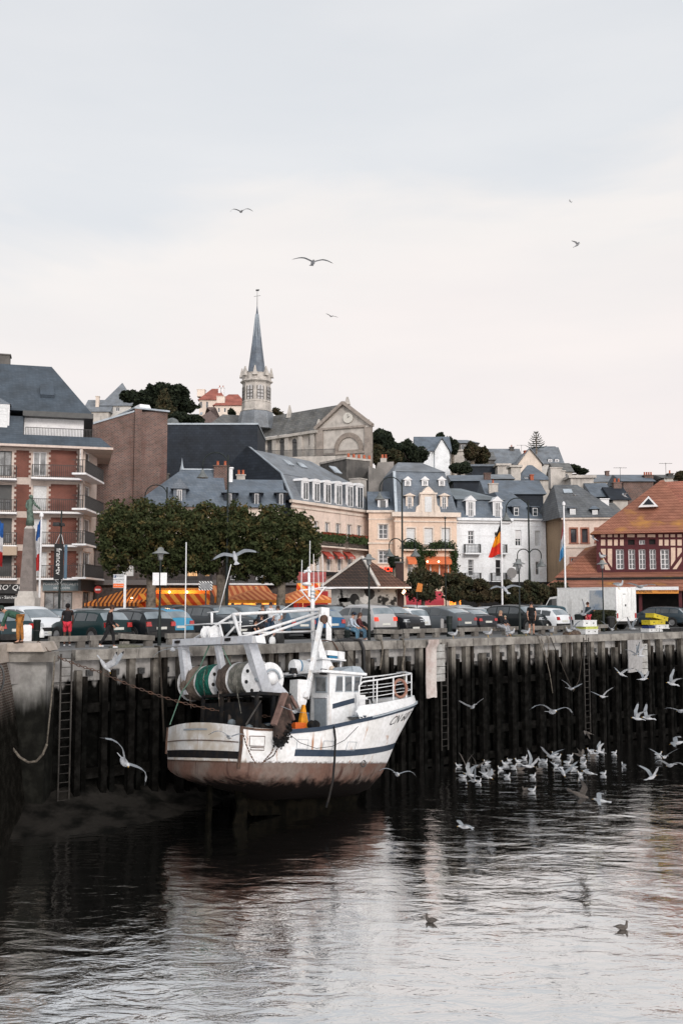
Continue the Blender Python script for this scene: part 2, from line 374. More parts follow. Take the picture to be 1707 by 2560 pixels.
s = S0 + .1; i = 0; m_wet = MT('wet_black_timber', (.035, .03, .026), (.012, .011, .010), rough=.9, sc=2, spec=.02, streak=((.10, .09, .08), .5, 8), zf=(-1.6, -.7, (.002, .002, .0018), .6))
while s < S1 and i < 64:
    w = random.uniform(.11, .15); y0 = .0 if i % 2 == 0 else .08; tilt = random.uniform(-.03, .03)
    b = MB(); b.frus((s - w + tilt, s + w + tilt, y0, y0 + .3), (s - w, s + w, y0, y0 + .28), -8, -.37 if i % 5 else -.75)
    b.build('pile', m_postt, wall)
    if i < 60:
        o_ = random.uniform(.3, .5); MB().frus((s + o_ - .1, s + o_ + .1, .16, .36), (s + o_ - .09, s + o_ + .09, .16, .36), -8, random.choice((-.37, -.37, -.8, -1.0))).build('rear_pile', m_wet, wall)
    s += 1.07; i += 1
mb = MB()
for k in range(62):
    s = S0 + .62 + k * 1.07; mb.box(s - .12, s + .12, .24, .40, -.98, -.76); mb.lathe([(.07, .2), (.07, .25)], 8, (s, 0, -.87), 'y')
mb.build('anchor_plate', m_iron, wall)

def ladder(s, zt, zb, label, n=.0):
    r = empty('ladder', Q(s, n), QA, label, 'ladder', 'ladders down the quay wall')
    for x in (-.21, .21): MB().box(x - .025, x + .025, -.09, -.03, zb, zt).build('rail', m_steel, r)
    z = zb + .2
    while z < zt - .05: MB().tube([(-.21, -.06, z), (.21, -.06, z)], .016, 6).build('rung', m_steel, r); z += .32
m_steel = MT('galvanised_steel', (.07, .065, .06), (.04, .034, .03), rough=.6, metal=.3, sc=3, zf=(-3.6, -1.6, (.018, .016, .014), .5))
ladder(qs(172, 0), -.1, -5.6, 'rusty iron ladder on the quay wall nearest the brick pier')
ladder(qs(1105, 0), -.15, -5.3, 'iron ladder on the quay wall right of the bow, beside the pale hanging mat')
ladder(qs(1457, 0), -.15, -5.3, 'thin iron ladder on the quay wall below the polystyrene fish boxes')
# hanging fender mats
def mat_(px0, px1, z0, z1, label, m, planks=False):
    s0, s1 = qs(px0, -.1), qs(px1, -.1); r = empty('fender_mat', Q((s0 + s1) / 2, -.1), QA, label, 'fender mat'); w = (s1 - s0) / 2
    rows = []
    for i in range(15):
        z = z1 + (z0 - z1) * i / 14; y = -.05 + (.18 * (i / 14 < .12) * -1 if not planks else 0) + noise.noise(Vector((0, z, s0))) * .04
        rows.append([(-w + 2 * w * j / 6 + noise.noise(Vector((j, z * 1.5, 1))) * .03, y + .02 * math.sin(j), z + (noise.noise(Vector((j * 1.3, 0, 3))) * .12 if i == 14 else 0)) for j in range(7)])
    b = MB(); b.grid(rows); b.grid([[(x, y + .05, z) for x, y, z in rr] for rr in rows]); 
    for e in (0, 6): b.grid([[rr[e], (rr[e][0], rr[e][1] + .05, rr[e][2])] for rr in rows])
    b.grid([rows[-1], [(x, y + .05, z) for x, y, z in rows[-1]]])
    b.build('sheet', m, r, smooth=True)
    b = MB()
    for k in range(5):
        zz = z1 - .25 - k * .36; b.box(w + .03, w + .62, 0, .08, zz - .33, zz, )
    b.build('plank', m_plank, r)
m_plank = MT('pale_plank', (.33, .33, .32), (.22, .21, .2), rough=.9, sc=2, streak=((.08, .07, .05), .6, 3))
m_matp = MT('stained_pale_sheet', (.46, .42, .40), (.36, .29, .27), rough=.8, sc=1.4, bump=.5, bs=3, streak=((.2, .15, .13), .5, 2))
m_matg = MT('grey_sheet', (.27, .265, .265), (.22, .215, .215), rough=.8, sc=1.1)
mat_(1061, 1086, -2.75, .02, 'crumpled pale sheet hanging down the quay wall just right of the bow', m_matp)
mat_(1561, 1595, -2.2, -.36, 'grey rubbing panel with white planks hanging on the quay wall under the box van', m_matg, True)

# ================================================================ BRICK PIER at the left
pr = empty('brick_pier', (0, 0, 0), 0, 'battered brick and stone pier with pale coping at the left end of the quay', 'pier')
m_pbrick = MT('pier_brick', (.15, .105, .09), (.09, .068, .06), rough=.95, pat=('brick', .24, .09, (.24, .22, .20), .02), bump=.8, spec=.02, zf=(-2.6, -.5, (.006, .0055, .0045), .5))
m_cope = MT('pier_coping', (.40, .35, .31), (.30, .26, .22), rough=.9, sc=1.1, streak=((.25, .12, .06), .8, 2.5), bump=.4, bs=8)
m_pconc = MT('pier_concrete', (.28, .275, .265), (.15, .145, .14), rough=.9, sc=.9, streak=((.06, .05, .045), .7, 2), bump=.4, bs=8, spec=.12, zf=(-2.2, -1.0, (.005, .005, .004), .5))
mb = MB()
def pe(z):    # outer edge of the battered corner at Y=36.4, as z drops
    k = max(0, -z) / 6.1; return -12.15 + .95 * (k ** .75)
rows = []
for i in range(25):
    z = .0 - 7.0 * i / 24; x = pe(z)
    rows.append([(x + .75, 22, z), (x + .35, 30, z), (x, 36.3, z), (x - .15, 36.5, z), (x - .3, 37.6, z)])
mb.grid(rows); mb.build('battered_face', m_pbrick, pr)
mb = MB(); mb.box(-16, -11.95, 22, 37.4, -.35, .30); mb.build('coping', m_cope, pr)
MB().frus((-12.0, -10.62, 35.92, 37.7), (-11.98, -10.78, 35.96, 37.7), 0.02, .33).build('coping_block', m_cope, pr)
MB().box(-12.25, -10.3, 36.15, 36.7, -.36, 0.0).build('beam', m_wood, pr)
MB().box(-12.9, -10.68, 36.45, 38.5, -8, -.36).build('wing_wall', m_pconc, pr)
mb = MB(); mb.tube([(-11.45 + .28 * math.sin(t) * .7, 33.6, -.75 + .45 * math.cos(t)) for t in [k * math.pi / 8 for k in range(17)]], .035, 6)
mb.build('mooring_ring', m_iron, pr)

# ================================================================ ropes, chains
def sag(p, q, d, n=14): return [p.lerp(q, i / n) - Vector((0, 0, d * 4 * (i / n) * (1 - i / n))) for i in range(n + 1)]
def chain(name, pts, r, label, step=.13):
    b = MB(); acc = 0; k = 0
    tot = []
    for a, c in zip(pts[:-1], pts[1:]):
        n = max(1, round((c - a).length / step))
        tot += [a.lerp(c, i / n) for i in range(n)]
    for i in range(len(tot) - 1):
        a, c = tot[i], tot[i + 1]; d = (c - a).normalized(); u = d.cross(Vector((0, 0, 1)))
        u = u.normalized() if u.length > .1 else Vector((1, 0, 0)); v = d.cross(u)
        w = u if i % 2 else v; mdl = (a + c) / 2; h = (c - a).length * .62
        b.tube([mdl + d * h * math.cos(t) + w * r * 1.6 * math.sin(t) for t in [k * math.pi / 4 for k in range(9)]], r * .55, 5, cap=False)
    o = b.build(name, m_rust); tag(o, label, 'chain'); return o
p = lambda px, py, Y: at(px, py, Y)
chain('chain', sag(p(95, 1605, 36.2), p(140, 1640, 36.5), .02, 6)[:-1] + sag(p(140, 1640, 36.5), p(262, 1682, 36.6), .05), .026, 'heavy rusty chain running down from the pier coping across the quay wall')
chain('chain', sag(p(262, 1685, 36.6), p(700, 1792, 36.9), .35, 20), .025, 'dark chain slung along the quay wall behind the net drums', .16)
o = MB().tube([at(x, y, 35.6) for x, y in ((-6, 1795), (12, 1835), (30, 1868), (50, 1893), (72, 1906), (92, 1903), (108, 1885), (118, 1860))] , .045, 7).build('rope', m_rope, smooth=True); tag(o, 'thick slack rope looping down the brick pier into the dark corner', 'rope')
o = MB().tube([at(x, y, 35.9) for x, y in ((118, 1860), (124, 1800), (128, 1760), (134, 1700), (138, 1640))], .03, 6).build('mooring_line', m_rope, smooth=True); tag(o, 'thin frayed line rising straight up beside the first pile by the pier', 'rope')
m_oldr = MT('tarred_rope', (.035, .028, .022), (.02, .017, .014), rough=1)
def rp(name, pl, r, lab, m=None):
    o = MB().tube([Q(qs(px, n), n, z) for px, n, z in pl], r, 6).build(name, m or m_rope, smooth=True); return tag(o, lab, 'rope')
rp('rope', [(1330, .6, .05), (1345, 0.1, .06), (1352, -.15, -.3), (1360, -.2, -1.2), (1368, -.2, -2.0), (1374, -.15, -3)], .022, 'grey rope hanging over the quay edge left of the long looped rope')
rp('rope', [(1325, .8, .05), (1340, -.1, .05), (1350, -.15, -.6), (1362, -.2, -1.3), (1366, -.2, -.8), (1367, -.15, -.2), (1360, .0, .06), (1350, .7, .05)], .022, 'looped rope end dangling over the quay edge below the man in the black tee')
rp('rope', [(1368, .3, .05), (1372, -.12, -.1), (1388, -.2, -1.0), (1408, -.2, -2.1), (1425, -.2, -3.0), (1440, -.2, -2.4), (1452, -.15, -.6), (1455, .1, .05)], .024, 'dark rope sagging in a deep bight across the piles below the fish boxes', m_oldr)
rp('rope', [(862, .5, .06), (885, .3, .09), (900, -.08, .06), (908, -.2, -.3), (910, -.2, -1.4), (909, -.15, -2.2)], .075, 'thick black hose hanging over the quay edge under the seated couple', m_black)
rp('rope', [(795, .4, .07), (818, .2, .09), (832, -.05, .05), (842, -.15, -.22), (848, -.15, -.5)], .03, 'short rusty rope draped over the cap beam behind the mast', m_rust)
rp('rope', [(392, .3, .05), (402, -.1, .05), (405, -.15, -.5), (412, -.2, -2.0), (418, -.2, -3.6)], .045, 'old rope hanging down the piles at the left of the net gantry', m_oldr)
rp('rope', [(940, .5, .05), (952, -.05, .06), (956, -.12, -.3), (952, -.12, -.9), (948, -.1, -1.3)], .04, 'rusty rope knotted on the cap beam above the bow rail')
rp('rope', [(1000, .5, .05), (1006, -.05, .06), (1010, -.12, -.4), (1004, -.12, -1.2), (1012, -.12, -2.2), (1016, -.12, -2.8)], .05, 'ragged bundle of line hanging on the piles between the bow and the pale sheet')
# net heaps on the promenade
def heap(name, px, n, w, d, h, m, label, cat='net'):
    rows = []
    for i in range(11):
        a = math.pi * i / 10; rows.append([((w / 2) * math.sin(a) * math.cos(t) * (1 + .25 * noise.noise(Vector((i * .9, j * .8, px)))), (d / 2) * math.sin(a) * math.sin(t), max(0, h * math.cos(a) * (.8 + .5 * noise.noise(Vector((j * 1.1, i, px * .1)))))) for j in range(14) for t in [2 * math.pi * j / 14]])
    o = MB().grid(rows[:7], close=True).build(name, m, smooth=True, loc=Q(qs(px, n), n, .0), rot=(0, 0, QA)); return tag(o, label, cat)
m_net = MT('netting_green', (.10, .10, .07), (.16, .15, .12), rough=1, sc=12, bump=1, bs=30)
heap('rope_coil', 320, 1.2, 1.5, .8, .16, m_net, 'flat tangle of old rope on the quay edge right of the walking man')
heap('hose_coil', 868, .55, 1.3, .8, .2, m_black, 'black hose coiled on the quay edge at the feet of the seated couple', 'hose')
heap('rope_coil', 1300, .8, 1.4, .7, .12, m_net, 'coil of grey rope on the quay edge beside the standing gull')
heap('net_heap', 1425, .9, 1.3, .8, .3, MT('net_brown', (.07, .045, .035), (.12, .09, .07), rough=1, sc=10, bump=1, bs=26), 'brown net heap on the quay edge left of the polystyrene boxes')

# ================================================================ TIMBER BARRIERS
def barrier(px0, px1, n, label, segs=2, dz=0.0, tiltd=0.0):
    s0, s1 = qs(px0, n), qs(px1, n); r = empty('timber_barrier', Q(s0, n), QA, label, 'timber barrier', 'low timber barriers along the quay'); L = s1 - s0
    k = max(1, segs)
    for i in range(k):
        a, b = L * i / k + .02, L * (i + 1) / k - .02; t = tiltd * (1 if i % 2 else -1)
        MB().bar((a, 0, .36 + dz - t), (b, 0, .36 + dz + t), .24, .21).build('rail', m_wood, r)
    x = .25
    while x < L - .1:
        MB().box(x - .16, x + .16, -.1, .14, 0, .255 + dz - abs(tiltd)).build('leg', m_wood, r); x += 1.05
barrier(128, 222, 2.2, 'weathered two-beam barrier behind the boy in red shorts')
barrier(226, 300, 2.4, 'weathered short barrier beam behind the walking man in black')
barrier(302, 389, 1.8, 'broken tilted barrier beam between the walking man and the lamp post', 1, .02, .06)
barrier(418, 520, 2.8, 'weathered barrier beam behind the top of the net gantry', 1)
barrier(838, 858, 2.8, 'short barrier stub to the left of the seated couple', 1)
barrier(936, 1002, 2.0, 'split grey barrier beam right of the slim lamp post by the silver car', 1, 0, .03)
barrier(1003, 1112, 2.2, 'two-beam barrier in front of the white hatchback, left of the green bollard', 2)
barrier(1141, 1243, 2.3, 'two-beam barrier between the green bollard and the blonde woman', 2)
barrier(1252, 1290, 2.6, 'short barrier directly behind the blonde woman and the child', 1)
barrier(1312, 1400, 2.5, 'long rough log barrier behind the man in the black tee', 1, 0, .02)
barrier(1404, 1442, 2.6, 'low barrier behind the white polystyrene boxes', 1)
barrier(1482, 1512, 2.8, 'short barrier stub beside the litter bin and the hedge', 1)
# bollards and boards
def bollard(px, n, h, r_, label):
    o = empty('bollard', Q(qs(px, n), n), QA, label, 'bollard')
    MB().lathe([(r_ * .9, 0), (r_, .03), (r_, h - .12), (r_ * 1.12, h - .1), (r_ * 1.12, h - .02), (r_ * .9, h)], 14).build('post', m_green, o, smooth=True, sharp=40)
    MB().lathe([(r_ * 1.03, h * .62), (r_ * 1.03, h * .64)], 14).build('band', m_iron, o)
    return o
bollard(98, 2.2, 1.12, .13, 'tall dark green bollard beside the pale board near the brick pier')
bollard(1121, 2.6, 1.08, .15, 'dark green bollard beside the small grey board by the dark coupe')
bollard(868, 1.4, .5, .14, 'low dark mooring post beside the seated couple')
bollard(1297, 2.1, .3, .14, 'low round post foot under the lamp by the man in the black tee')
def board(px, n, w, z0, z1, label, m):
    o = MB().prism([(-w / 2, -.03, z0), (w / 2, -.03, z0), (w / 2, -.03, z1 - .05), (w * .3, -.03, z1), (-w * .35, -.03, z1), (-w / 2, -.03, z1 - .05)], (0, .06, 0)).build('board', m, loc=Q(qs(px, n), n), rot=(0, 0, QA * .3)); return tag(o, label, 'board')
board(74, 2.1, .34, .1, .93, 'plain pale grey board standing left of the green bollard', m_trim)
board(1103, 2.6, .17, .28, .95, 'small grey board standing between the white hatchback and the green bollard', m_matg)
board(822, 1.2, .25, 0.0, 1.15, 'tall pale steel fin standing on the quay edge behind the mast', m_trim)

# ================================================================ lamps, poles, signs
m_hat = MT('lamp_hat_grey', (.20, .21, .21), (.13, .14, .14), rough=.5, sc=3)
def street_lamp(px, n, h, label, Yw=None, pos=None):
    o = empty('street_lamp', pos or Q(qs(px, n), n), QA, label, 'street lamp', 'hat-topped street lamps')
    MB().lathe([(.075, 0), (.075, 1.2), (.055, 1.25), (.045, 1.3), (.035, h - .55)], 10).build('post', m_green, o, smooth=True, sharp=35)
    MB().lathe([(.06, h - .55), (.10, h - .5), (.12, h - .30), (.14, h - .27)], 12).build('lantern', m_glassl, o)
    MB().lathe([(.36, h - .27), (.35, h - .25), (.14, h - .14), (.12, h - .05), (.05, h)], 16).build('lamp_hat', m_hat, o, smooth=True, sharp=50)
    return o
def lampZ(px, n, py):  # height from screen y
    P = Q(qs(px, n), n); return at(px, py, P.y).z
street_lamp(402, 2.0, lampZ(402, 2.0, 1368), 'slim hat lamp post carrying the two white signs at the left')
street_lamp(922, 1.1, lampZ(922, 1.1, 1385), 'slim hat lamp post in front of the tiled kiosk')
street_lamp(1296, 2.1, lampZ(1296, 2.1, 1398), 'slim hat lamp post left of the man in the black tee')
street_lamp(1504, 3.4, lampZ(1504, 3.4, 1400), 'hat lamp post in front of the box van with a gull on top')
street_lamp(1455, 30, lampZ(1455, 30, 1410), 'hat lamp post standing behind the box van by the hedge')
street_lamp(1666, 26, lampZ(1666, 26, 1425), 'hat lamp post at the far right before the orange fascia')
sp = empty('notice_plate', Q(qs(402, 1.9), 1.9), 0, 'pair of blank white plates fixed to the slim lamp post at the left', 'plate')
z0, z1 = lampZ(402, 1.9, 1463), lampZ(402, 1.9, 1432)
for x in (-.16, .16): MB().box(x - .135, x + .135, -.12, -.10, z0, z1).build('plate', m_trim, sp)
def shepherd(px, Y, ytop, label, low=(), z0=0):
    P = at(px, 1500, Y); P.z = z0; k = FPX / Y; zt = at(px, ytop, Y).z - z0
    o = empty('tall_street_lamp', P, 0, label, 'street lamp', 'tall shepherd-crook street lamps')
    MB().lathe([(.13, 0), (.11, zt * .4), (.08, zt * .45), (.065, zt - .2)], 10).build('post', m_green, o, smooth=True, sharp=35)
    def arm(side, zz, rad, bell):
        pts = [(0, 0, zz - rad * 1.5)] + [(side * (rad - rad * math.cos(t)), 0, zz - rad + rad * math.sin(t)) for t in [math.pi * i / 10 for i in range(11)]]
        pts += [(side * 2 * rad, 0, zz - rad - .35)]
        MB().tube(pts, .045, 7).build('arm', m_green, o, smooth=True)
        x = side * 2 * rad; b = zz - rad - .3
        MB().lathe([(.05, b), (.09, b - .1), (.16, b - .3), (.42, b - .62), (.44, b - .68), (.40, b - .68)], 14, (x, 0, 0)).build('lamp_shade', m_zincd, o, smooth=True, sharp=50)
    arm(-1, zt, .95, 1)
    for side, zz, rad in low: arm(side, zz, rad, 0)
    return o
m_zincd = MT('lamp_zinc', (.16, .17, .17), (.10, .11, .11), rough=.5, metal=.3, sc=3)
shepherd(567, 74, 1131, 'tall crook lamp rising above the plane trees in front of the slate roof')
shepherd(1006, 84, 1193, 'tall crook lamp in front of the peach building with twin lower arms', ((-1, 7.2, .55), (1, 7.2, .55)))
shepherd(1324, 84, 1245, 'tall crook lamp in front of the white building with lower arms', ((-1, 6.3, .5), (1, 6.3, .5)))
sh = shepherd(414, 86, 1212, 'smaller crook lamp just showing above the left plane tree')
def pole(name, px, Y, ytop, r, m, label, cat='pole', ybot=None):
    P = at(px, 1500, Y); P.z = 0; zt = at(px, ytop, Y).z
    o = empty(name, P, 0, label, cat); MB().lathe([(r, 0), (r * .7, zt), (r * 1.6, zt), (r * 1.7, zt + r * 2), (0.001, zt + r * 4)], 10).build('shaft', m, o, smooth=True, sharp=40); return o
pole('mast_pole', 1114, 76, 1297, .05, m_green, 'bare thin dark pole in front of the peach building restaurant')
def flag(px, Y, ytop, fy0, fy1, bands, label, horiz, side=-1, wtop=.25, wbot=1.1, lean=0.0):
    o = pole('flagpole', px, Y, ytop, .075, m_trim, label, 'flagpole'); z1 = at(px, fy0, Y).z; z0 = at(px, fy1, Y).z
    mats = [MT('flag_%d%d%d' % tuple(int(c * 100) for c in cc), cc, tuple(x * .7 for x in cc), rough=.9, sc=3) for cc in bands]
    rows = []; NJ = 24
    for i in range(19):
        f = i / 18; r = []
        for j in range(NJ + 1):
            g = j / NJ; w = wtop + (wbot - wtop) * f
            x = side * (g * w + .05); y = .13 * math.sin(g * 9 + f * 2) * (.3 + f); z = z1 + (z0 - z1) * f - g * lean * (1 - f * .5) + .06 * math.sin(g * 7)
            r.append((x, y, z))
        rows.append(r)
    mf = (lambda i, j: min(2, i * 3 // 18)) if horiz else (lambda i, j: min(2, int((j + .5) * 3 / NJ)))
    b = MB(); b.grid(rows, mf=mf); b.build('flag', mats, o, smooth=True)
flag(1255, 76, 1272, 1300, 1386, ((.012, .012, .014), (.72, .27, .01), (.62, .03, .015)), 'white flagpole flying the furled black, yellow and red flag', True, -1, .12, 1.0, .55)
flag(1413, 72, 1263, 1297, 1390, ((.36, .05, .06), (.60, .62, .66), (.09, .34, .60)), 'white flagpole flying the furled red, white and light blue flag', True, -1, .12, .38, .9)
flag(99, 60, 1292, 1300, 1428, ((.02, .10, .34), (.60, .60, .62), (.45, .03, .03)), 'white flagpole with the limp blue, white and red flag beside the statue', True, -1, .18, .38, .3)
flag(-11, 60, 1285, 1300, 1412, ((.02, .10, .34), (.60, .60, .62), (.45, .03, .03)), 'blue, white and red flag hanging at the very left edge', True, 1, .3, .36, .2)
# ================================================================ BUILDINGS
class Fac:
    """a facade plane standing on the ground between two surveyed corners"""
    def __init__(s, name, label, cat, pxl, Yl, pxr, Yr, depth=9, z0=0., base=0.):
        a = at(pxl, HOR, Yl); b = at(pxr, HOR, Yr); a.z = b.z = z0; s.A = a; s.U = (b - a).normalized(); s.w = (b - a).length
        s.Nn = Vector((-s.U.y, s.U.x, 0)); s.D = depth; s.z0 = z0; s.base = base
        s.r = empty(name, a, math.atan2(s.U.y, s.U.x), label, cat)
        s.holes = []; s.jobs = []
    def p(s, px, py, dy=0.0):
        d = ray(px, py); o = CAM - s.A - s.Nn * dy; k = -o.dot(s.Nn) / d.dot(s.Nn); q = o + d * k + s.Nn * dy
        return q.dot(s.U), q.z
    def rect(s, x0, y0, x1, y1, dy=0.0):
        m = (x0 + x1) / 2; u0 = s.p(x0, y0, dy)[0]; u1 = s.p(x1, y0, dy)[0]; return u0, u1, s.p(m, y1, dy)[1], s.p(m, y0, dy)[1]
    def win(s, x0, y0, x1, y1, kind='w', cols=2, rows=3, fm=None, bal=False, sur=None):
        u0, u1, z0, z1 = s.rect(x0, y0, x1, y1); s.holes.append((u0, u1, z0, z1)); s.jobs.append((u0, u1, z0, z1, kind, cols, rows, fm, sur))
    def walls(s, ztop, m, u0=0, u1=None, mside=None, y0=0.0, sidetop=None, name='wall'):
        u1 = s.w if u1 is None else u1; b = MB(); D = s.D; zb = s.base
        us = sorted({u0, u1} | {h[i] for h in s.holes for i in (0, 1)}); zs = sorted({zb, ztop} | {h[i] for h in s.holes for i in (2, 3)})
        us = [u for u in us if u0 <= u <= u1]; zs = [z for z in zs if zb <= z <= ztop]
        for i in range(len(us) - 1):
            for j in range(len(zs) - 1):
                cx, cz = (us[i] + us[i + 1]) / 2, (zs[j] + zs[j + 1]) / 2
                if any(h[0] < cx < h[1] and h[2] < cz < h[3] for h in s.holes): continue
                b.poly([(us[i], y0, zs[j]), (us[i + 1], y0, zs[j]), (us[i + 1], y0, zs[j + 1]), (us[i], y0, zs[j + 1])])
        for h in s.holes:
            a, c, e, f = h; r = y0 + .28
            for q in ([(a, y0, e), (a, r, e), (a, r, f), (a, y0, f)], [(c, y0, e), (c, y0, f), (c, r, f), (c, r, e)], [(a, y0, e), (c, y0, e), (c, r, e), (a, r, e)], [(a, y0, f), (a, r, f), (c, r, f), (c, y0, f)]): b.poly(q)
            b.poly([(a, r + .15, e), (c, r + .15, e), (c, r + .15, f), (a, r + .15, f)], 0)
        k = 1 if mside else 0
        b.poly([(u0, y0, zb), (u0, y0, ztop), (u0, D, ztop), (u0, D, zb)], k); b.poly([(u1, y0, zb), (u1, D, zb), (u1, D, ztop), (u1, y0, ztop)], k)
        b.poly([(u0, D, zb), (u0, D, ztop), (u1, D, ztop), (u1, D, zb)], k); b.poly([(u0, y0 + .5, ztop), (u1, y0 + .5, ztop), (u1, D, ztop), (u0, D, ztop)], k)
        b.build(name, [m, mside or m], s.r)
        for (a, c, e, f, kind, cols, rows, fm, sur) in s.jobs:
            s.mkwin(a, c, e, f, kind, cols, rows, fm, y0)
            if sur:
                q = MB(); t = .16
                q.box(a - t, a - .003, y0 - .045, y0 + .02, e, f + t); q.box(c + .003, c + t, y0 - .045, y0 + .02, e, f + t); q.box(a - .003, c + .003, y0 - .045, y0 + .02, f + .003, f + t); q.box(a - t - .05, c + t + .05, y0 - .12, y0 + .02, e - .1, e)
                q.build('window_surround', sur, s.r)
        s.holes = []; s.jobs = []
    def mkwin(s, a, c, e, f, kind, cols=2, rows=3, fm=None, y0=0.0, par=None):
        y = y0 + .16; b = MB(); W, H = c - a, f - e; par = par or s.r
        if kind == 's':
            k = max(3, int(H / .28)); 
            for i in range(k): b.box(a + .01, c - .01, y - .012 * (i % 2), y + .05, e + H * i / k + .006, e + H * (i + 1) / k)
            return b.build('shutter', m_shut, par)
        if kind == 'h':    # half lowered roller shutter
            b.box(a + .01, c - .01, y - .02, y + .05, e + H * .45, f)
        if kind == 'd':
            b.box(a, c, y, y + .05, e, f); return b.build('opening', fm or m_dark, par)
        t = min(.09, W * .12)
        b.box(a, a + t, y, y + .08, e, f); b.box(c - t, c, y, y + .08, e, f); b.box(a + t, c - t, y, y + .08, f - t, f); b.box(a + t, c - t, y, y + .08, e, e + t)
        for i in range(1, cols): x = a + W * i / cols; b.box(x - t * .45, x + t * .45, y + .012, y + .07, e + t, f - t)
        for j in range(1, rows): z = e + H * j / rows; b.box(a + t, c - t, y + .017, y + .065, z - t * .3, z + t * .3)
        b.m = 1; b.box(a + t * .5, c - t * .5, y + .04, y + .05, e + t * .5, f - t * .5)
        return b.build('window', [fm or m_trim, m_glassl if kind in 'c' else m_glass], par)
    def band(s, py, h, out, m, u0=None, u1=None, px=None, name='cornice', y0=0.0):
        z = s.p(px, py)[1] if px else py; u0 = -out if u0 is None else u0; u1 = s.w + out if u1 is None else u1
        MB().box(u0, u1, y0 - out, y0 + .03, z, z + h).build(name, m, s.r)
    def balcony(s, x0, x1, yb, yt, out=.7, m=None, slab=None, n=None, panel=None):
        u0 = s.p(x0, yb, -out)[0]; u1 = s.p(x1, yb, -out)[0]; xm = (x0 + x1) / 2; zb = s.p(xm, yb, -out)[1]; zt = s.p(xm, yt, -out)[1]
        sl = MB().box(u0 - .05, u1 + .05, -out - .05, 0.0, zb - .16, zb).build('balcony', slab or m_trim, s.r)
        b = MB(); r = .022
        b.box(u0, u1, -out, -out + .05, zt - .05, zt); b.box(u0, u1, -out, -out + .04, zb + .06, zb + .10)
        for u in (u0, u1 - .05): b.box(u, u + .05, -out + .05, 0, zt - .05, zt)
        k = n or max(6, int((u1 - u0) / .16))
        for i in range(k + 1): u = u0 + (u1 - u0 - 2 * r) * i / k; b.box(u, u + 2 * r, -out + .01, -out + .04, zb, zt - .05)
        for j in range(1, 5):
            for u in (u0, u1 - 2 * r): b.box(u, u + 2 * r, -out + .05 + (out - .1) * j / 5, -out + .08 + (out - .1) * j / 5, zb, zt - .05)
        b.build('railing', m or m_iron, sl); return sl, u0, u1, zb, zt
    def frus(s, b, t, z0, z1, m, name='roof'):
        return MB().frus(b, t, z0, z1).build(name, m, s.r)
    def dormer(s, x0, y0, x1, y1, yf=.25, dep=2.2, kind='gable', m=None, rm=None, wm=None, fr=.12, glass='w', cols=2, rows=3, over=.12, roofh=.35):
        u0, u1, z0, z1 = s.rect(x0, y0, x1, y1, yf); w = u1 - u0; m = m or m_trim; rm = rm or m_slate
        b = MB(); b.box(u0, u1, yf, yf + dep, z0, z1); d = b.build('dormer', m_slate2 if m in (m_trim, m_cream) else m, s.r)
        if m in (m_trim, m_cream): MB().box(u0 - .02, u1 + .02, yf - .05, yf - .003, z0, z1).build('dormer_front', m, d)
        s.mkwin(u0 + fr, u1 - fr, z0 + .08, z1 - .1, glass, cols, rows, wm, yf - .31, d)
        b = MB(); a, c = u0 - over, u1 + over
        if kind == 'gable':
            mid = (a + c) / 2; h = roofh + w * .25
            b.prism([(a, yf - over, z1), (c, yf - over, z1), (mid, yf - over, z1 + h)], (0, dep + .8, 0))
        elif kind == 'arch':
            pts = [((a + c) / 2 - (c - a) / 2 * math.cos(t), yf - over, z1 + roofh * math.sin(t)) for t in [math.pi * i / 8 for i in range(9)]]
            b.prism(pts, (0, dep + .5, 0))
        elif kind == 'hip':
            b.frus((a - .15, c + .15, yf - .25, yf + dep + .6), ((a + c) / 2 - .15, (a + c) / 2 + .15, yf + .5, yf + dep), z1, z1 + roofh)
        else: b.box(a, c, yf - over, yf + dep, z1, z1 + roofh)
        b.build('dormer_roof', rm, d); return d
    def chimney(s, x0, ytop, x1, ybot, dy, dep=.8, m=None, pots=2, pm=None, cap=True):
        u0, u1, z0, z1 = s.rect(x0, ytop, x1, ybot, dy); b = MB(); b.box(u0, u1, dy, dy + dep, z0 - .6, z1 - .12)
        b.box(u0 - .09, u1 + .09, dy - .09, dy + dep + .09, z1 - .12, z1); c = b.build('chimney', m or m_stone, s.r)
        for i in range(pots):
            u = u0 + (u1 - u0) * (i + .5) / pots; MB().lathe([(.15, z1), (.11, z1 + .42), (.14, z1 + .46), (.14, z1 + .5)], 8, (u, dy + dep / 2, 0)).build('chimney_pot', pm or m_terra, c)
        return c
    def sky(s, x0, y0, x1, y1, dy, ddy=.9):    # roof window lying on the slope
        u0, u1, z0, z1 = s.rect(x0, y0, x1, y1, dy); b = MB()
        b.prism([(u0, dy - .12, z0), (u1, dy - .12, z0), (u1, dy + ddy - .12, z1), (u0, dy + ddy - .12, z1)], (0, -.08, .08)); b.build('roof_window', m_skyl, s.r)
m_skyl = MT('roof_window_glass', (.35, .40, .45), (.16, .18, .20), rough=.1, sc=.8, spec=.9)
m_bal = MT('balcony_rail', (.03, .028, .028), rough=.5)

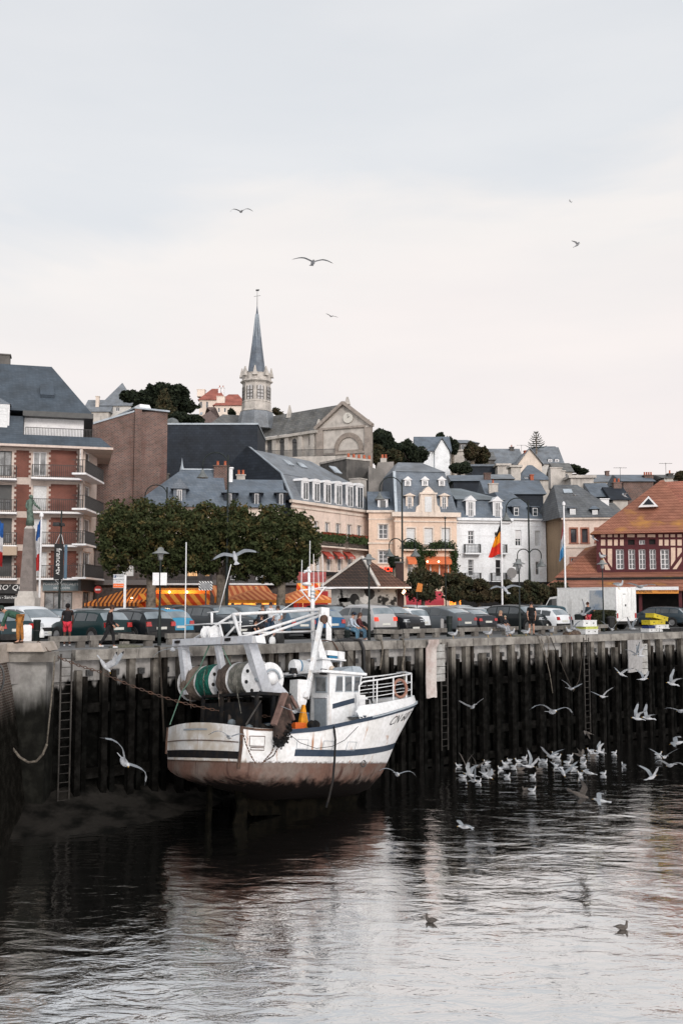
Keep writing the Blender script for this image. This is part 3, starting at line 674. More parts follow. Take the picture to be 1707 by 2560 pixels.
# ---- B1 apartment block at the left
f = Fac('apartment_block', 'tall brick and cream apartment block with slate mansard roof at the left edge', 'building', -75, 83.6, 206, 86, 14)
ztop = f.p(150, 1118)[1]; m_b1 = PLAST('block_cream', (.56, .47, .42), am=.3)
rowsY = [(1125, 1192), (1210, 1277), (1293, 1360), (1376, 1443)]
for r, (yt, yb) in enumerate(rowsY):
    f.win(-60, yt + 2, -42, yb - 2, 's'); f.win(-5, yt + 2, 31, yb - 2, 'c' if r in (0,) else ('h' if r < 3 else 'd'), 2, 1, m_iron)
    f.win(84, yt + 4, 118, yb - 2, 'c' if r == 0 else 's', 2, 1)
f.win(50, 1472, 92, 1530, 'd', fm=m_dark); f.win(112, 1480, 182, 1550, 'c', 3, 1, m_grey); f.win(-60, 1484, 40, 1550, 'd', fm=m_dark)
f.walls(ztop, m_b1)
for r, (yt, yb) in enumerate(rowsY):    # brick panels, proud of the render
    for (x0, x1) in ((-36, -12), (42, 74), (128, 192)):
        b = MB()
        u0, u1, z0, z1 = f.rect(x0, yt + 1, x1, yb + 1); k = 11
        pts = [(u0, z0)]; 
        b.box(u0, u1, -.03, .02, z0, z1)
        for j in range(k):
            if j % 2: 
                za, zb = z0 + (z1 - z0) * j / k, z0 + (z1 - z0) * (j + 1) / k; b.box(u0 - .16, u0, -.028, .018, za, zb); b.box(u1, u1 + .16, -.028, .018, za, zb)
        b.build('brick_panel', m_brick, f.r)
    f.balcony(-80, 41, yb + 2, yb - 30, 1.1, m_bal); f.balcony(80, 208, yb + 2, yb - 30, 1.1, m_bal)
# chamfered right corner
g = Fac('x', None, None, 206, 86, 236, 90.5, 3)
g.r.name = 'corner_bay'; g.r.parent = f.r; g.r.matrix_parent_inverse = Matrix(); 
bpy.context.view_layer.update(); g.r.location = f.r.matrix_world.inverted() @ g.A; g.r.rotation_euler = (0, 0, math.atan2(g.U.y, g.U.x) - math.atan2(f.U.y, f.U.x))
for r, (yt, yb) in enumerate(rowsY): g.win(208, yt + 4, 228, yb, 'c' if r else 'w', 2, 1)
g.win(208, 1480, 226, 1552, 'c', 1, 1, m_iron)
g.walls(ztop, m_b1)
for r, (yt, yb) in enumerate(rowsY):
    g.balcony(214, 260 if r != 2 else 240, yb + 2, yb - 30, 1.1, m_bal)
u0, zA = f.p(-75, 1115); zr = f.p(130, 917, 5.5)[1]; w = f.w
bx = .9
mb = MB(); ze = ztop; zm = f.p(150, 1046, 1.2)[1]
# eave skirt, recess and upper slope
zs = f.p(150, 1090, -.1)[1]
mb.frus((-9, w + 2.2, -bx, 14), (-9, w + 1.2, -.1, 14), ze, zs)
mb.build('lower_roof', m_slateb, f.r)
MB().box(-9, w + 2.3, -bx - .1, 14, ze - .2, ze - .003).build('eave', m_b1, f.r)
uL = f.p(60, 1050, .2)[0]; MB().frus((-9, uL, -.08, 14), (-9, uL - .05, 1.0, 14), zs + .01, zm).build('roof_slope', m_slateb, f.r)
MB().box(uL, w - .2, 1.6, 13, zs, zm).build('attic_wall', m_trim, f.r)
MB().box(uL - .1, w + .6, .6, 13.5, zm, zm + .45).build('attic_eave', m_iron, f.r)
ur = f.p(130, 917, 5.5)[0]; MB().frus((-9, w + .5, .75, 14), (-9, ur, 5.5, 9), zm + .45, zr).build('roof', m_slateb, f.r)
b = MB(); u0, u1 = f.p(64, 1090, .15)[0], f.p(236, 1095, .15)[0]; zb_, zt_ = zs, f.p(150, 1071, .1)[1]
b.box(u0, u1, .02, .07, zt_ - .05, zt_)
for i in range(46): u = u0 + (u1 - u0 - .05) * i / 45; b.box(u, u + .04, .03, .06, zb_, zt_ - .05)
b.build('railing', m_bal, f.r)
f.dormer(-22, 1010, 25, 1080, .45, 3, 'gable', cols=1, rows=1, glass='s', roofh=.1)
u0, u1, z0, z1 = f.rect(103, 966, 138, 1000, 2.6); MB().prism([(u0, 2.2, z0), (u1, 2.2, z0), (u1 - .2, 3.4, z1), (u0 - .1, 3.4, z1)], (0, -.25, .35)).build('roof_hatch', m_slateb, f.r)
f.chimney(-20, 884, 26, 915, 6, 1.2, m_grey, 0)
# shopfronts
b = MB(); u0, u1, z0, z1 = f.rect(108, 1452, 203, 1477, -.3); b.box(u0, u1, -.32, -.005, z0, z1); sf = b.build('shop_fascia', MT('blue_grey_fascia', (.13, .17, .19), rough=.5), f.r)
uc = (u0 + u1) / 2; text('shop_lettering', 'POISSONS SPECIALITES', .30, m_text, sf, (uc, -.33, (z0 + z1) / 2 + .14)); text('shop_lettering', 'DE LA CÔTE', .24, m_text, sf, (uc, -.33, (z0 + z1) / 2 - .2))
b = MB(); u0, u1, z0, z1 = f.rect(-40, 1460, 50, 1484, -.3); b.box(u0, u1, -.32, -.005, z0, z1); sf = b.build('shop_fascia', m_black, f.r)
text('shop_lettering', "MICRO' QUAI", .62, m_text, sf, (f.p(18, 1470, -.3)[0], -.33, (z0 + z1) / 2 + .1), shear=.3)
b = MB(); u0, u1, z0, z1 = f.rect(-40, 1487, 45, 1500, -.9); b.box(u0, u1, -1.1, -.05, z0 + .1, z0 + .16); b.box(u0, u1, -1.12, -1.08, z0 - .25, z1); sf = b.build('shop_awning', m_black, f.r)
text('shop_lettering', 'Crêpes - Sandwichs', .34, m_text, sf, (f.p(14, 1492, -1)[0], -1.13, (z0 + z1) / 2))
MB().box(f.p(-10, 1370)[0], f.p(45, 1370)[0], -1.5, -.02, f.p(20, 1390)[1], f.p(20, 1368)[1]).build('sun_blind', MT('beige_blind', (.42, .33, .25), rough=.9), f.r)
b = MB(); u0, u1, z0, z1 = g.rect(205, 1450, 240, 1478, -.2); b.box(u0 - .4, u1, -.25, -.005, z0, z1); sf = b.build('shop_fascia', MT('dark_grey_fascia', (.04, .04, .042), rough=.5), g.r)

# ---- B2 weathered brick gable behind
f = Fac('brick_house', 'tall windowless weathered brick party wall with pilaster behind the plane trees', 'building', 222, 94, 412, 98, 14)
zt = f.p(300, 1060)[1]; b = MB(); u = lambda px, y=0: f.p(px, 1100, y)[0]; z = lambda px, py: f.p(px, py)[1]
b.prism([(0, 0, 0), (f.w, 0, 0), (f.w, 0, z(411, 1027)), (u(334), 0, z(334, 1030)), (0, 0, z(222, 1060))], (0, 14, 0)); b.build('wall', m_brickold, f.r)
MB().box(u(335), u(352), -.25, .1, 0, z(343, 1022)).build('pilaster', m_brickold, f.r)
MB().prism([(0, -.15, z(222, 1060)), (u(334), -.15, z(334, 1030)), (u(334), -.15, z(334, 1026)), (0, -.15, z(222, 1055))], (0, 14.3, 0)).build('coping', m_zinc, f.r)
MB().box(u(335) - .1, f.w + .1, -.3, 14.2, z(380, 1027), z(380, 1023)).build('coping', m_zinc, f.r)
MB().frus((u(353), u(384), .5, 3), (u(356), u(380), .8, 2.7), z(370, 1023), z(370, 1008)).build('roof_box', m_trim, f.r)

# ---- B3 slate-hung wall
f = Fac('slate_clad_building', 'large plain building side hung with dark slates below the church', 'building', 409, 118, 641, 118, 12)
zt = f.p(520, 1062)[1]; MB().box(0, f.w, 0, 12, 0, zt).build('wall', m_slate3, f.r); MB().box(-.1, f.w + .1, -.12, 12, zt, zt + .2).build('coping', m_zinc, f.r)
MB().lathe([(.8, zt + .2), (.85, zt + .6), (.6, zt + 1.0), (.2, zt + 1.2)], 12, (f.p(424, 1060)[0], 2, 0)).build('roof_vent', m_zincd, f.r)
f = Fac('dark_gable_house', 'black slate-hung gable wall between the church terrace and the hotel roof', 'building', 632, 112, 702, 112, 8)
b = MB(); q = [f.p(*t) for t in ((632, 1262), (632, 1140), (645, 1130), (700, 1143), (706, 1262))]; b.prism([(u, 0, z) for u, z in q] , (0, 8, 0)); b.build('wall', MT('tarred_slate', (.010, .011, .013), (.016, .017, .02), rough=.9), f.r)
MB().box(f.p(686, 1150)[0], f.p(704, 1150)[0], -.15, .1, f.p(695, 1262)[1], f.p(695, 1140)[1]).build('wall_edge', m_grey, f.r)

# ---- B4 long slate roofed house behind the trees
f = Fac('slate_roofed_house', 'long low house with blue slate hipped roof and four dormers behind the plane trees', 'house', 338, 93.2, 707, 94.5, 9)
ze = f.p(500, 1268)[1]; f.walls(ze, m_cream)
zr1 = f.p(470, 1174, 4.5)[1]; zr2 = f.p(630, 1199, 4.5)[1]; ua, ub, uc = f.p(455, 1174, 4.5)[0], f.p(572, 1180, 4.5)[0], f.w
f.frus((-.5, ub, -.5, 10), (ua, ub - .6, 4.5, 4.9), ze, zr1, m_slate, 'hipped_roof'); f.frus((ub, uc + .2, -.4, 10), (ub, uc + .1, 4.5, 4.9), ze, zr2, m_slate, 'side_roof')
MB().lathe([(.25, zr1 - .1), (.18, zr1 + .2), (.1, zr1 + .5), (.01, zr1 + 1.2)], 8, (ua, 4.7, 0)).build('finial', m_zinc, f.r)
MB().box(ua, ub - .5, 4.42, 4.98, zr1 - .02, zr1 + .1).build('ridge_flashing', m_zinc, f.r)
f.dormer(434, 1222, 465, 1256, .4, 2.8, 'gable', m_slate, roofh=.7, over=.3, wm=m_trim, fr=.35, cols=2, rows=1)
for a, c in ((560, 590), (630, 653), (692, 714)): f.dormer(a, 1232, c, 1264, .3, 2.6, 'hip', m_slate3, roofh=.45, fr=.4 if c - a > 25 else .25, cols=1, rows=1)
f.chimney(535, 1163, 572, 1225, 3.4, 1.4, m_brickold, 2); f.chimney(592, 1186, 613, 1200, 5, 1, m_stone, 2); f.chimney(392, 1183, 422, 1215, 5, 1.0, m_grey, 0); f.chimney(573, 1168, 582, 1200, 4, .8, m_white, 0)
# ---- dark lower front (restaurant terrace) under the trees
f = Fac('restaurant_row', 'dim restaurant row with upper balconies and warm lights behind the plane trees', 'building', 236, 90, 742, 91.5, 3)
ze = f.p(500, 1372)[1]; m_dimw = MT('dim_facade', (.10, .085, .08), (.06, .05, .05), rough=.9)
for a, c in ((300, 335), (402, 415), (470, 495), (512, 524)): f.win(a, 1412, c, 1440, 'd', fm=MT('lit_room', (.80, .48, .24), (.5, .25, .1), rough=.8, sc=1.5, emit=.7) if a > 390 else m_shut)
for a in (575, 640): f.win(a, 1420, a + 25, 1450, 'c')
for a, c in ((560, 578), (586, 604), (608, 640), (655, 690)): f.win(a, 1497, c, 1530, 'd', fm=MT('lit_shop', (.95, .38, .06), (.6, .15, .02), rough=.8, sc=3, emit=1.2))
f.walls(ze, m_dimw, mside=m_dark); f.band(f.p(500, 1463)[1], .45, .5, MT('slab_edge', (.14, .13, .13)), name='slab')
MB().box(-.5, f.w + .5, -.5, 3, ze, ze + .5).build('roof', m_slate3, f.r)
f.balcony(395, 530, 1458, 1430, .9, m_iron); f.balcony(575, 690, 1458, 1434, .9, m_iron)
def stripe_mat(key, a, b, per, v, **k): return MT(key, a, b, rough=.8, pat=('stripe', per, v), **k)
m_st1 = stripe_mat('awning_stripe_fine', (.72, .25, .05), (.12, .03, .015), .17, (1, 0, .0))
m_st2 = stripe_mat('awning_stripe_bold', (.85, .35, .055), (.60, .06, .01), .42, (1, 0, .9))
m_st3 = stripe_mat('awning_stripe_mid', (.82, .34, .13), (.55, .12, .04), .26, (1, .25, .0))
m_orange = MT('orange_canvas', (.80, .28, .045), (.68, .20, .03), rough=.8, sc=2)
m_red = MT('red_canvas', (.42, .03, .025), (.30, .02, .02), rough=.8, sc=2)
def awning(px0, px1, Y, yt, yb, out, m, label, val=.3, skew=0.0, vm=None, Yr=None):
    f = Fac('awning', label, 'awning', px0, Y, px1, Yr or Y, 1); u0, zt = f.p(px0, yt, 0); zb = f.p((px0 + px1) / 2, yb, -out)[1]; w = f.w
    rows = [[(w * j / 20 + skew * (1 - i / 6) , -out * i / 6, zt + (zb - zt) * (i / 6) ** 1.15) for j in range(21)] for i in range(7)]
    b = MB(); b.grid(rows); b.grid([[(x, y + .02, z - .03) for x, y, z in r] for r in rows]); b.build('canopy', m, f.r)
    b = MB(); b.box(0, w, -out - .03, -out, zb - val, zb + .02); b.build('valance', vm or m, f.r)
    b = MB(); 
    for x in (.1, w - .15): b.box(x, x + .06, -out + .05, -out + .11, -.0, zb); 
    b.build('frame', m_iron, f.r); return f
awning(243, 372, 87, 1470, 1508, 4.2, m_st1, 'wide finely striped orange awning left of the first plane tree', .25, 3.2)
f = awning(384, 528, 86, 1470, 1476, .8, m_orange, 'plain orange fascia awning between the first tree and the chevron sign', 1.0)
f = awning(346, 526, 84, 1484, 1506, .5, m_st2, 'bold red and orange striped windscreen below the orange fascia', .9)
awning(548, 694, 86, 1464, 1492, 3.2, m_st3, 'broad orange striped awning between the second and third plane trees', .5, -1.0, m_orange)
# square parasols
def parasol(px, Y, yt, yb, w, m, label):
    P = at(px, 1500, Y); P.z = 0; zt = at(px, yt, Y).z; zb = at(px, yb, Y).z; o = empty('parasol', P, .3, label, 'parasol', 'striped parasols'); h = w / 2
    MB().frus((-h, h, -h, h), (-.06, .06, -.06, .06), zb, zt).build('canopy', m, o); MB().box(-h, h, -h, h, zb - .25, zb - .003).build('valance', m_orange, o)
    MB().lathe([(.04, 0), (.04, zt + .15)], 8).build('pole', m_trim, o)
parasol(640, 82, 1472, 1500, 5.4, m_st3, 'striped square parasol in front of the broad orange awning')
parasol(757, 82, 1472, 1500, 4.6, m_st3, 'striped square parasol right of the third plane tree')
f = awning(742, 800, 88, 1458, 1472, .8, m_st2, 'small red and orange striped awning left of the kiosk', .5); f = awning(735, 820, 90, 1478, 1496, .8, m_red, 'dark red awning just left of the kiosk', .8)
f = awning(738, 815, 96, 1430, 1448, 1.2, MT('pink_canvas', (.45, .12, .11), (.3, .08, .08), rough=.8, sc=2), 'faded pink awning with dark shade behind the boat aerials', .3)
f = awning(1012, 1105, 92, 1478, 1502, 1.6, MT('crimson_canvas', (.42, .045, .065), (.36, .04, .055), rough=.8, sc=2), 'plain crimson awning under the small trees right of the kiosk', .4)

# ---- B5 hotel with mansard, receding
f = Fac('hotel', 'pale peach hotel with grey mansard, six white arched dormers and flower balconies', 'building', 728, 101, 925, 113.5, 10)
ze = f.p(800, 1266)[1]
for x in (762, 790, 818, 845, 873, 898): f.win(x - 6, 1297 + (x - 728) * .10, x + 6, 1337 + (x - 728) * .08, 'c', 2, 1, sur=m_cream)
for x in (796, 822, 849, 874): f.win(x - 6, 1393, x + 6, 1428, 'c', 2, 1, sur=m_cream)
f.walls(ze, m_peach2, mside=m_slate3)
f.band(ze - .5, .22, .12, m_cream, name='string_course'); f.band(ze - .02, .28, .35, m_cream); f.band(f.p(850, 1372)[1], .25, .15, m_cream, name='string_course')
zm = f.p(815, 1204, 1.4)[1]; zt = f.p(742, 1146, 5.5)[1]
f.frus((-.1, f.w + .1, -.15, 10), (.2, f.w - .1, 1.4, 10), ze + .26, zm, m_slate2, 'mansard'); f.frus((.2, f.w - .1, 1.35, 10), (.5, f.w - 4, 5.5, 6.2), zm + .004, zt, m_slate2, 'roof')
MB().prism([(-.35, -.1, ze + .26), (-.35, 1.3, zm), (-.35, 5.6, zt + .25), (-.35, 10, zm), (-.35, 10, ze)], (.34, 0, 0)).build('gable_end', m_slate3, f.r)
MB().bar((-.15, -.2, ze + .3), (-.05, 1.3, zm + .05), .35, .1).build('flashing', m_zinc, f.r); MB().bar((-.05, 1.3, zm + .05), (.1, 5.6, zt + .2), .35, .1).build('flashing', m_zinc, f.r)
for x in (762, 790, 818, 845, 873, 898):
    f.dormer(x - 9, 1203 + (x - 762) * .09, x + 9, 1252 + (x - 762) * .16, .1, 1.6, 'arch', roofh=.35, fr=.16, over=.12, rm=m_trim, glass='c' if x % 2 else 'w', cols=2, rows=1)
f.chimney(899, 1196, 916, 1262, 2, 1.4, m_stone, 0)
f.sky(720, 1150, 734, 1164, 3.6); f.sky(752, 1156, 766, 1170, 3.6, .8); f.sky(836, 1166, 852, 1184, 3.2, .9)
for x0, x1 in ((805, 862), (872, 930)):
    sl, u0, u1, zb, zt = f.balcony(x0, x1, 1366 if x0 < 850 else 1372, 1341 if x0 < 850 else 1347, .9, m_green, m_cream)
    fl = MB(); random.seed(x0)
    for k in range(1500):
        u = random.uniform(u0, u1 if x0 < 850 else u1); zz = zt - .65 + random.random() ** .7 * 1.0; y = -.9 + random.uniform(-.28, .22); q = .09
        a = Vector((random.uniform(-1, 1), random.uniform(-1, 1), random.uniform(-1, 1))).normalized() * q; b_ = a.cross(Vector((random.random(), random.random(), .3))).normalized() * q
        c = Vector((u, y, zz)); fl.poly([c - a, c + b_, c + a, c - b_], 1 if zz > zt + .12 and random.random() < .6 else 0)
    fl.build('flower_box', [MT('foliage_green', (.035, .06, .02), (.06, .09, .03), rough=.8, sc=3), MT('red_flowers', (.28, .05, .03), (.16, .06, .03), rough=.8, sc=4)], sl)
for x in (822, 849, 874):
    u0, u1, z0, z1 = f.rect(x - 9, 1383, x + 9, 1392, -.5); b = MB(); b.prism([(u0, -.02, z1 + .15), (u1, -.02, z1 + .15), (u1, -.75, z0), (u0, -.75, z0)], (0, 0, .05)); b.box(u0, u1, -.78, -.75, z0 - .25, z0 + .02); q = b.build('window_awning', MT('brick_red_canvas', (.40, .07, .05), rough=.8), f.r)
    text('awning_lettering', 'HOTEL', .26, m_text, q, ((u0 + u1) / 2, -.79, z0 - .12))
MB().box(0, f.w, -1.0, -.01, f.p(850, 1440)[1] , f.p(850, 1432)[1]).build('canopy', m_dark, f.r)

# ---- grey party walls rising behind
f = Fac('grey_party_wall', 'stained dark concrete chimney wall below the church front', 'wall', 866, 122, 925, 124, 6)
zt = f.p(890, 1150)[1]; MB().box(0, f.w, 0, 6, 0, zt).build('wall', m_grey, f.r); MB().box(-.1, f.w + .1, -.1, 6.1, zt, zt + .25).build('coping', m_stone, f.r)
for i in range(5): MB().lathe([(.2, zt + .25), (.16, zt + .9)], 8, (1 + i * .8, 1, 0)).build('chimney_pot', m_terra, f.r)
f = Fac('grey_rear_house', 'grey rendered gable wall with chimneys left of the tall slate mansard', 'building', 921, 119, 984, 119, 8)
q = [f.p(*t) for t in ((921, 1280), (921, 1165), (940, 1172), (944, 1156), (984, 1154), (984, 1280))]; MB().prism([(u, 0, z) for u, z in q], (0, 8, 0)).build('wall', MT('streaky_grey', (.27, .25, .235), (.17, .16, .15), rough=.95, sc=.5, streak=((.05, .05, .05), .8, 1.2)), f.r)
u0, u1, z0, z1 = f.rect(951, 1145, 966, 1156, .3); c = MB().box(u0, u1, .3, 1.3, z0, z1).build('chimney', m_stone, f.r)
for i in range(2): MB().lathe([(.16, z1), (.13, z1 + .5)], 8, (u0 + .25 + i * .4, .8, 0)).build('chimney_pot', m_terra, c)

# ---- B6 narrow peach house
f = Fac('narrow_peach_house', 'narrow peach house with one dormer squeezed between hotel and tall mansard', 'house', 922, 111, 990, 111, 8)
ze = f.p(950, 1281)[1]
for yt, yb in ((1311, 1347), (1376, 1408)): f.win(946, yt, 969, yb, 'w', 2, 3, sur=m_cream)
f.walls(ze, m_peach); f.band(ze - .02, .25, .25, m_cream); f.band(f.p(950, 1360)[1], .2, .1, m_cream, name='string_course'); f.band(f.p(950, 1299)[1], .12, .06, m_cream, name='string_course')
f.frus((-.1, f.w, -.2, 8), (-.1, f.w, 3.0, 5), ze + .23, f.p(950, 1229, 3)[1], m_slate, 'roof'); f.dormer(944, 1247, 969, 1274, .4, 2, 'hip', roofh=.5, fr=.15, cols=1, rows=1)
b = MB(); u0, u1, z0, z1 = f.rect(960, 1418, 989, 1430, -.4); b.box(u0, u1, -.42, -.3, z0, z1); sf = b.build('shop_fascia', m_dark, f.r)
m_neon = MT('red_neon', (1, .05, .02), emit=3.0); text('neon_lettering', 'NOIRE', .75, m_neon, sf, ((u0 + u1) / 2, -.44, (z0 + z1) / 2))

# ---- B7 peach building with tall slate mansard
f = Fac('peach_mansard_house', 'peach building with tall slate mansard, ornate stone gable and ivy over the restaurant', 'building', 988, 110, 1143, 111, 10)
ze = f.p(1065, 1292)[1]
for x in (1027, 1071, 1114): f.win(x - 11, 1320, x + 10, 1362, 's', sur=m_cream)
f.win(1018, 1397, 1040, 1440, 'c', 2, 2); f.win(1063, 1402, 1128, 1450, 'd', fm=MT('restaurant_inside', (.20, .05, .025), (.50, .16, .06), rough=.7, sc=.9, emit=.25))
f.walls(ze, m_peach); f.band(ze - .02, .5, .4, m_cream); f.band(ze - .6, .15, .12, m_cream, name='string_course')
zm = f.p(1060, 1180, 1.6)[1]; f.frus((.1, f.w + .1, -.1, 10), (-.1 + .3, f.w - .9, 1.6, 8), ze + .48, zm, m_slate, 'mansard')
f.frus((.2, f.w - .8, 1.5, 8.1), (1.2, f.w - 3, 4, 6), zm + .003, f.p(1040, 1157, 4)[1], m_slate2, 'roof')
MB().bar((.12, -.15, ze + .5), (.25, 1.55, zm), .3, .1).build('flashing', m_zinc, f.r)
for x in (1018, 1061, 1103): f.dormer(x - 7, 1200, x + 8, 1215, .95, .9, 'gable', roofh=.25, fr=.14, over=.18, rm=m_trim, cols=2, rows=1)
for x in (1023, 1109): f.dormer(x - 9, 1240, x + 9, 1278, .2, 1.6, 'gable', roofh=.12, fr=.18, over=.3, rm=m_cream, cols=2, rows=2, m=m_cream)
u = lambda px, py=1270: f.p(px, py, -.2)[0]; z = lambda py: f.p(1070, py, -.2)[1]
q = [(1038, 1283), (1040, 1268), (1048, 1262), (1050, 1240), (1050, 1234), (1058, 1228), (1064, 1220), (1070, 1216), (1076, 1220), (1082, 1227), (1089, 1234), (1090, 1242), (1092, 1262), (1098, 1268), (1101, 1283)]
gb = MB().prism([(u(a), -.3, z(c)) for a, c in q], (0, 1.4, 0)).build('stone_gable', m_cream, f.r); MB().box(u(1061), u(1078), -.36, -.31, z(1280), z(1242)).build('shutter', m_shut, gb)
MB().box(u(1048), u(1092), -.45, -.31, z(1236), z(1232)).build('pediment', m_cream, gb); MB().box(u(1051), u(1055), -.38, -.31, z(1280), z(1237)).build('pilaster', m_cream, gb); MB().box(u(1084), u(1088), -.38, -.31, z(1280), z(1237)).build('pilaster', m_cream, gb)
for a, c in ((1010, 1045), (1055, 1100), (1104, 1135)): f.balcony(a, c, 1373, 1361, .6, m_green, m_cream)
for a, c in ((1018, 1040), (1063, 1127)):
    u0, u1, z0, z1 = f.rect(a, 1394, c, 1403, -.6); b = MB(); b.prism([(u0, -.02, z1 + .1), (u1, -.02, z1 + .1), (u1, -.9, z0), (u0, -.9, z0)], (0, 0, .05)); b.box(u0, u1, -.93, -.9, z0 - .35, z0 + .02); b.build('window_awning', MT('coral_canvas', (.62, .17, .07), rough=.8), f.r)
for k in range(3): u0 = f.p(1076 + k * 22, 1420)[0]; MB().box(u0 - .06, u0 + .06, .02, .12, 0, f.p(1090, 1404)[1]).build('door_frame', m_trim, f.r)
def leafcloud(pts, n, rad, q, seed):
    random.seed(seed); b = MB()
    for k in range(n):
        t = random.random() * (len(pts) - 1); i = int(t); c = Vector(pts[i]).lerp(Vector(pts[i + 1]), t - i) + Vector([random.gauss(0, rad) for _ in range(3)]) * Vector((1, .35, 1)).length / 1.5
        a = Vector([random.uniform(-1, 1) for _ in range(3)]).normalized() * q; d = a.cross(Vector((random.random(), random.random(), .4))).normalized() * q; b.poly([c - a, c + d, c + a, c - d])
    return b
L_ = lambda px, py: (f.p(px, py, -.35)[0], -.35, f.p(px, py, -.35)[1])
leafcloud([L_(*t) for t in ((1010, 1370), (1025, 1362), (1040, 1364), (1048, 1385), (1052, 1410), (1060, 1440))], 1500, .25, .09, 3).build('ivy', m_ivy := MT('ivy_leaves', (.02, .045, .015), (.045, .075, .025), rough=.7, sc=3), f.r)
leafcloud([L_(*t) for t in ((1042, 1378), (1060, 1378), (1078, 1385), (1082, 1365), (1100, 1362), (1130, 1364), (1136, 1385), (1133, 1410), (1140, 1440))], 2200, .25, .09, 4).build('ivy', m_ivy, f.r)

# ---- B8 white building left half
f = Fac('white_mansard_house', 'white building with two tall dormers, zinc upper roof and iron balconies', 'building', 1143, 112, 1275, 113, 10)
ze = f.p(1210, 1302)[1]
f.win(1169, 1327, 1184, 1360, 'w', 2, 3, sur=m_white); f.win(1235, 1330, 1250, 1362, 'w', 2, 3, sur=m_white); f.win(1169, 1399, 1183, 1440, 'c', 1, 3, sur=m_white); f.win(1238, 1400, 1250, 1440, 'd')
f.walls(ze, m_white); f.band(ze, .3, .4, m_white); b = MB(); k = 0
while k < 46: b.box(.1 + k * f.w / 46, .1 + k * f.w / 46 + .12, -.22, -.005, ze - .28, ze - .01); k += 1
b.build('dentils', m_trim, f.r)
for yy in (1340, 1385, 1420): f.band(f.p(1210, yy)[1], .05, .03, m_trim, name='string_course')
zm = f.p(1210, 1250, 1.3)[1]; f.frus((-.1, f.w + .1, -.2, 10), (.5, f.w - .3, 1.3, 9), ze + .3, zm, m_slate, 'mansard'); f.frus((.2, f.w + .1, 1.0, 9.2), (.4, f.w - 4, 5.5, 7), zm, f.p(1180, 1222, 5.5)[1], MT('zinc_sheet', (.20, .24, .27), (.15, .18, .2), rough=.5, metal=.3, pat=('brick', .6, 9, (.33, .36, .38), .03)), 'zinc_roof')
f.dormer(1164, 1252, 1187, 1294, .05, 1.8, 'gable', roofh=.35, fr=.22, over=.18, rm=m_trim, cols=3, rows=2); f.dormer(1231, 1254, 1253, 1296, .05, 1.8, 'gable', roofh=.35, fr=.22, over=.18, rm=m_trim, cols=3, rows=2)
f.balcony(1163, 1202, 1382, 1360, .8, m_iron, m_white); f.balcony(1238, 1268, 1382, 1361, .8, m_iron, m_white); f.balcony(1164, 1203, 1453, 1432, .8, m_iron, m_white); f.balcony(1230, 1268, 1453, 1432, .8, m_iron, m_white)
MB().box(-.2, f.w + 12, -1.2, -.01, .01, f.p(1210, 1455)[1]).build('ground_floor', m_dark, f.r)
# ---- B9
f = Fac('plain_white_house', 'plain white house with two low dormers right of the balconied white building', 'house', 1275, 113, 1367, 114, 10)
ze = f.p(1320, 1301)[1]
f.win(1287, 1325, 1302, 1365, 'h', 2, 3); f.win(1336, 1327, 1350, 1364, 's'); f.win(1288, 1397, 1301, 1437, 'c', 1, 2); f.win(1338, 1404, 1347, 1437, 'c', 1, 2)
f.walls(ze, m_white); f.band(ze, .18, .3, m_trim)
for yy in (1316, 1372): f.band(f.p(1320, yy)[1], .05, .03, m_trim, name='string_course')
f.frus((-.1, f.w + .1, -.3, 10), (-.1, f.w - 2.5, 4.0, 7), ze + .18, f.p(1310, 1232, 4)[1], m_slate, 'roof')
f.dormer(1280, 1267, 1297, 1291, .3, 1.8, 'flat', m_slate3, roofh=.1, fr=.12, cols=1, rows=2); f.dormer(1327, 1268, 1344, 1292, .3, 1.8, 'flat', m_slate3, roofh=.1, fr=.12, cols=1, rows=2)
MB().lathe([(.6, -.06), (.5, .05), (.2, .12)], 12, (f.p(1270, 1433)[0], -.9, f.p(1270, 1433)[1]), 'y').build('satellite_dish', m_matg, f.r)
m_slateg = MT('grey_slate', (.12, .13, .145), (.16, .17, .18), rough=.7, pat=('brick', .42, .26, (.07, .075, .08), .018), bump=.25)
# ---- B10 ochre house
f = Fac('ochre_house', 'ochre corner house with brick-edged windows and grey hipped slate roof', 'house', 1412, 106, 1560, 105.5, 12)
ze = f.p(1450, 1299)[1]; ma = MT('salmon_brick_edge', (.38, .17, .12), (.3, .13, .09), rough=.9)
for x in (1433, 1461): f.win(x - 8, 1322, x + 7, 1357, 'w', 1, 1, m_maroon, sur=ma)
f.win(1488, 1322, 1500, 1356, 'w', 1, 1, m_maroon, sur=ma); f.win(1426, 1396, 1444, 1425, 'w', 1, 1, sur=ma)
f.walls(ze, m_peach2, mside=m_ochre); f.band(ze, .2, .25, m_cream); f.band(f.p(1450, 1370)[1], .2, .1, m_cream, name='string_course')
R1 = Vector((f.p(1383, 1212, 5)[0], 5, f.p(1383, 1212, 5)[1])); R2 = Vector((f.p(1442, 1212, 5)[0], 5, f.p(1442, 1212, 5)[1])); zE = ze + .2
wl = at(1343, HOR, 118); wl = Vector(((wl - f.A).dot(f.U), (wl - f.A).dot(f.Nn), f.p(1400, 1266)[1] * 1.0))
rb = MB(); rb.poly([(-.4, -.3, zE), (f.w + .3, -.3, zE), R2, R1]); rb.poly([(wl.x - .4, wl.y, zE + .3), (-.4, -.3, zE), R1]); rb.poly([(f.w + .3, -.3, zE), (f.w + .3, 14, zE), R2]); rb.poly([R1, R2, (f.w, 14, zE), (wl.x, wl.y + 4, zE)]); rb.build('roof', m_slateg, f.r)
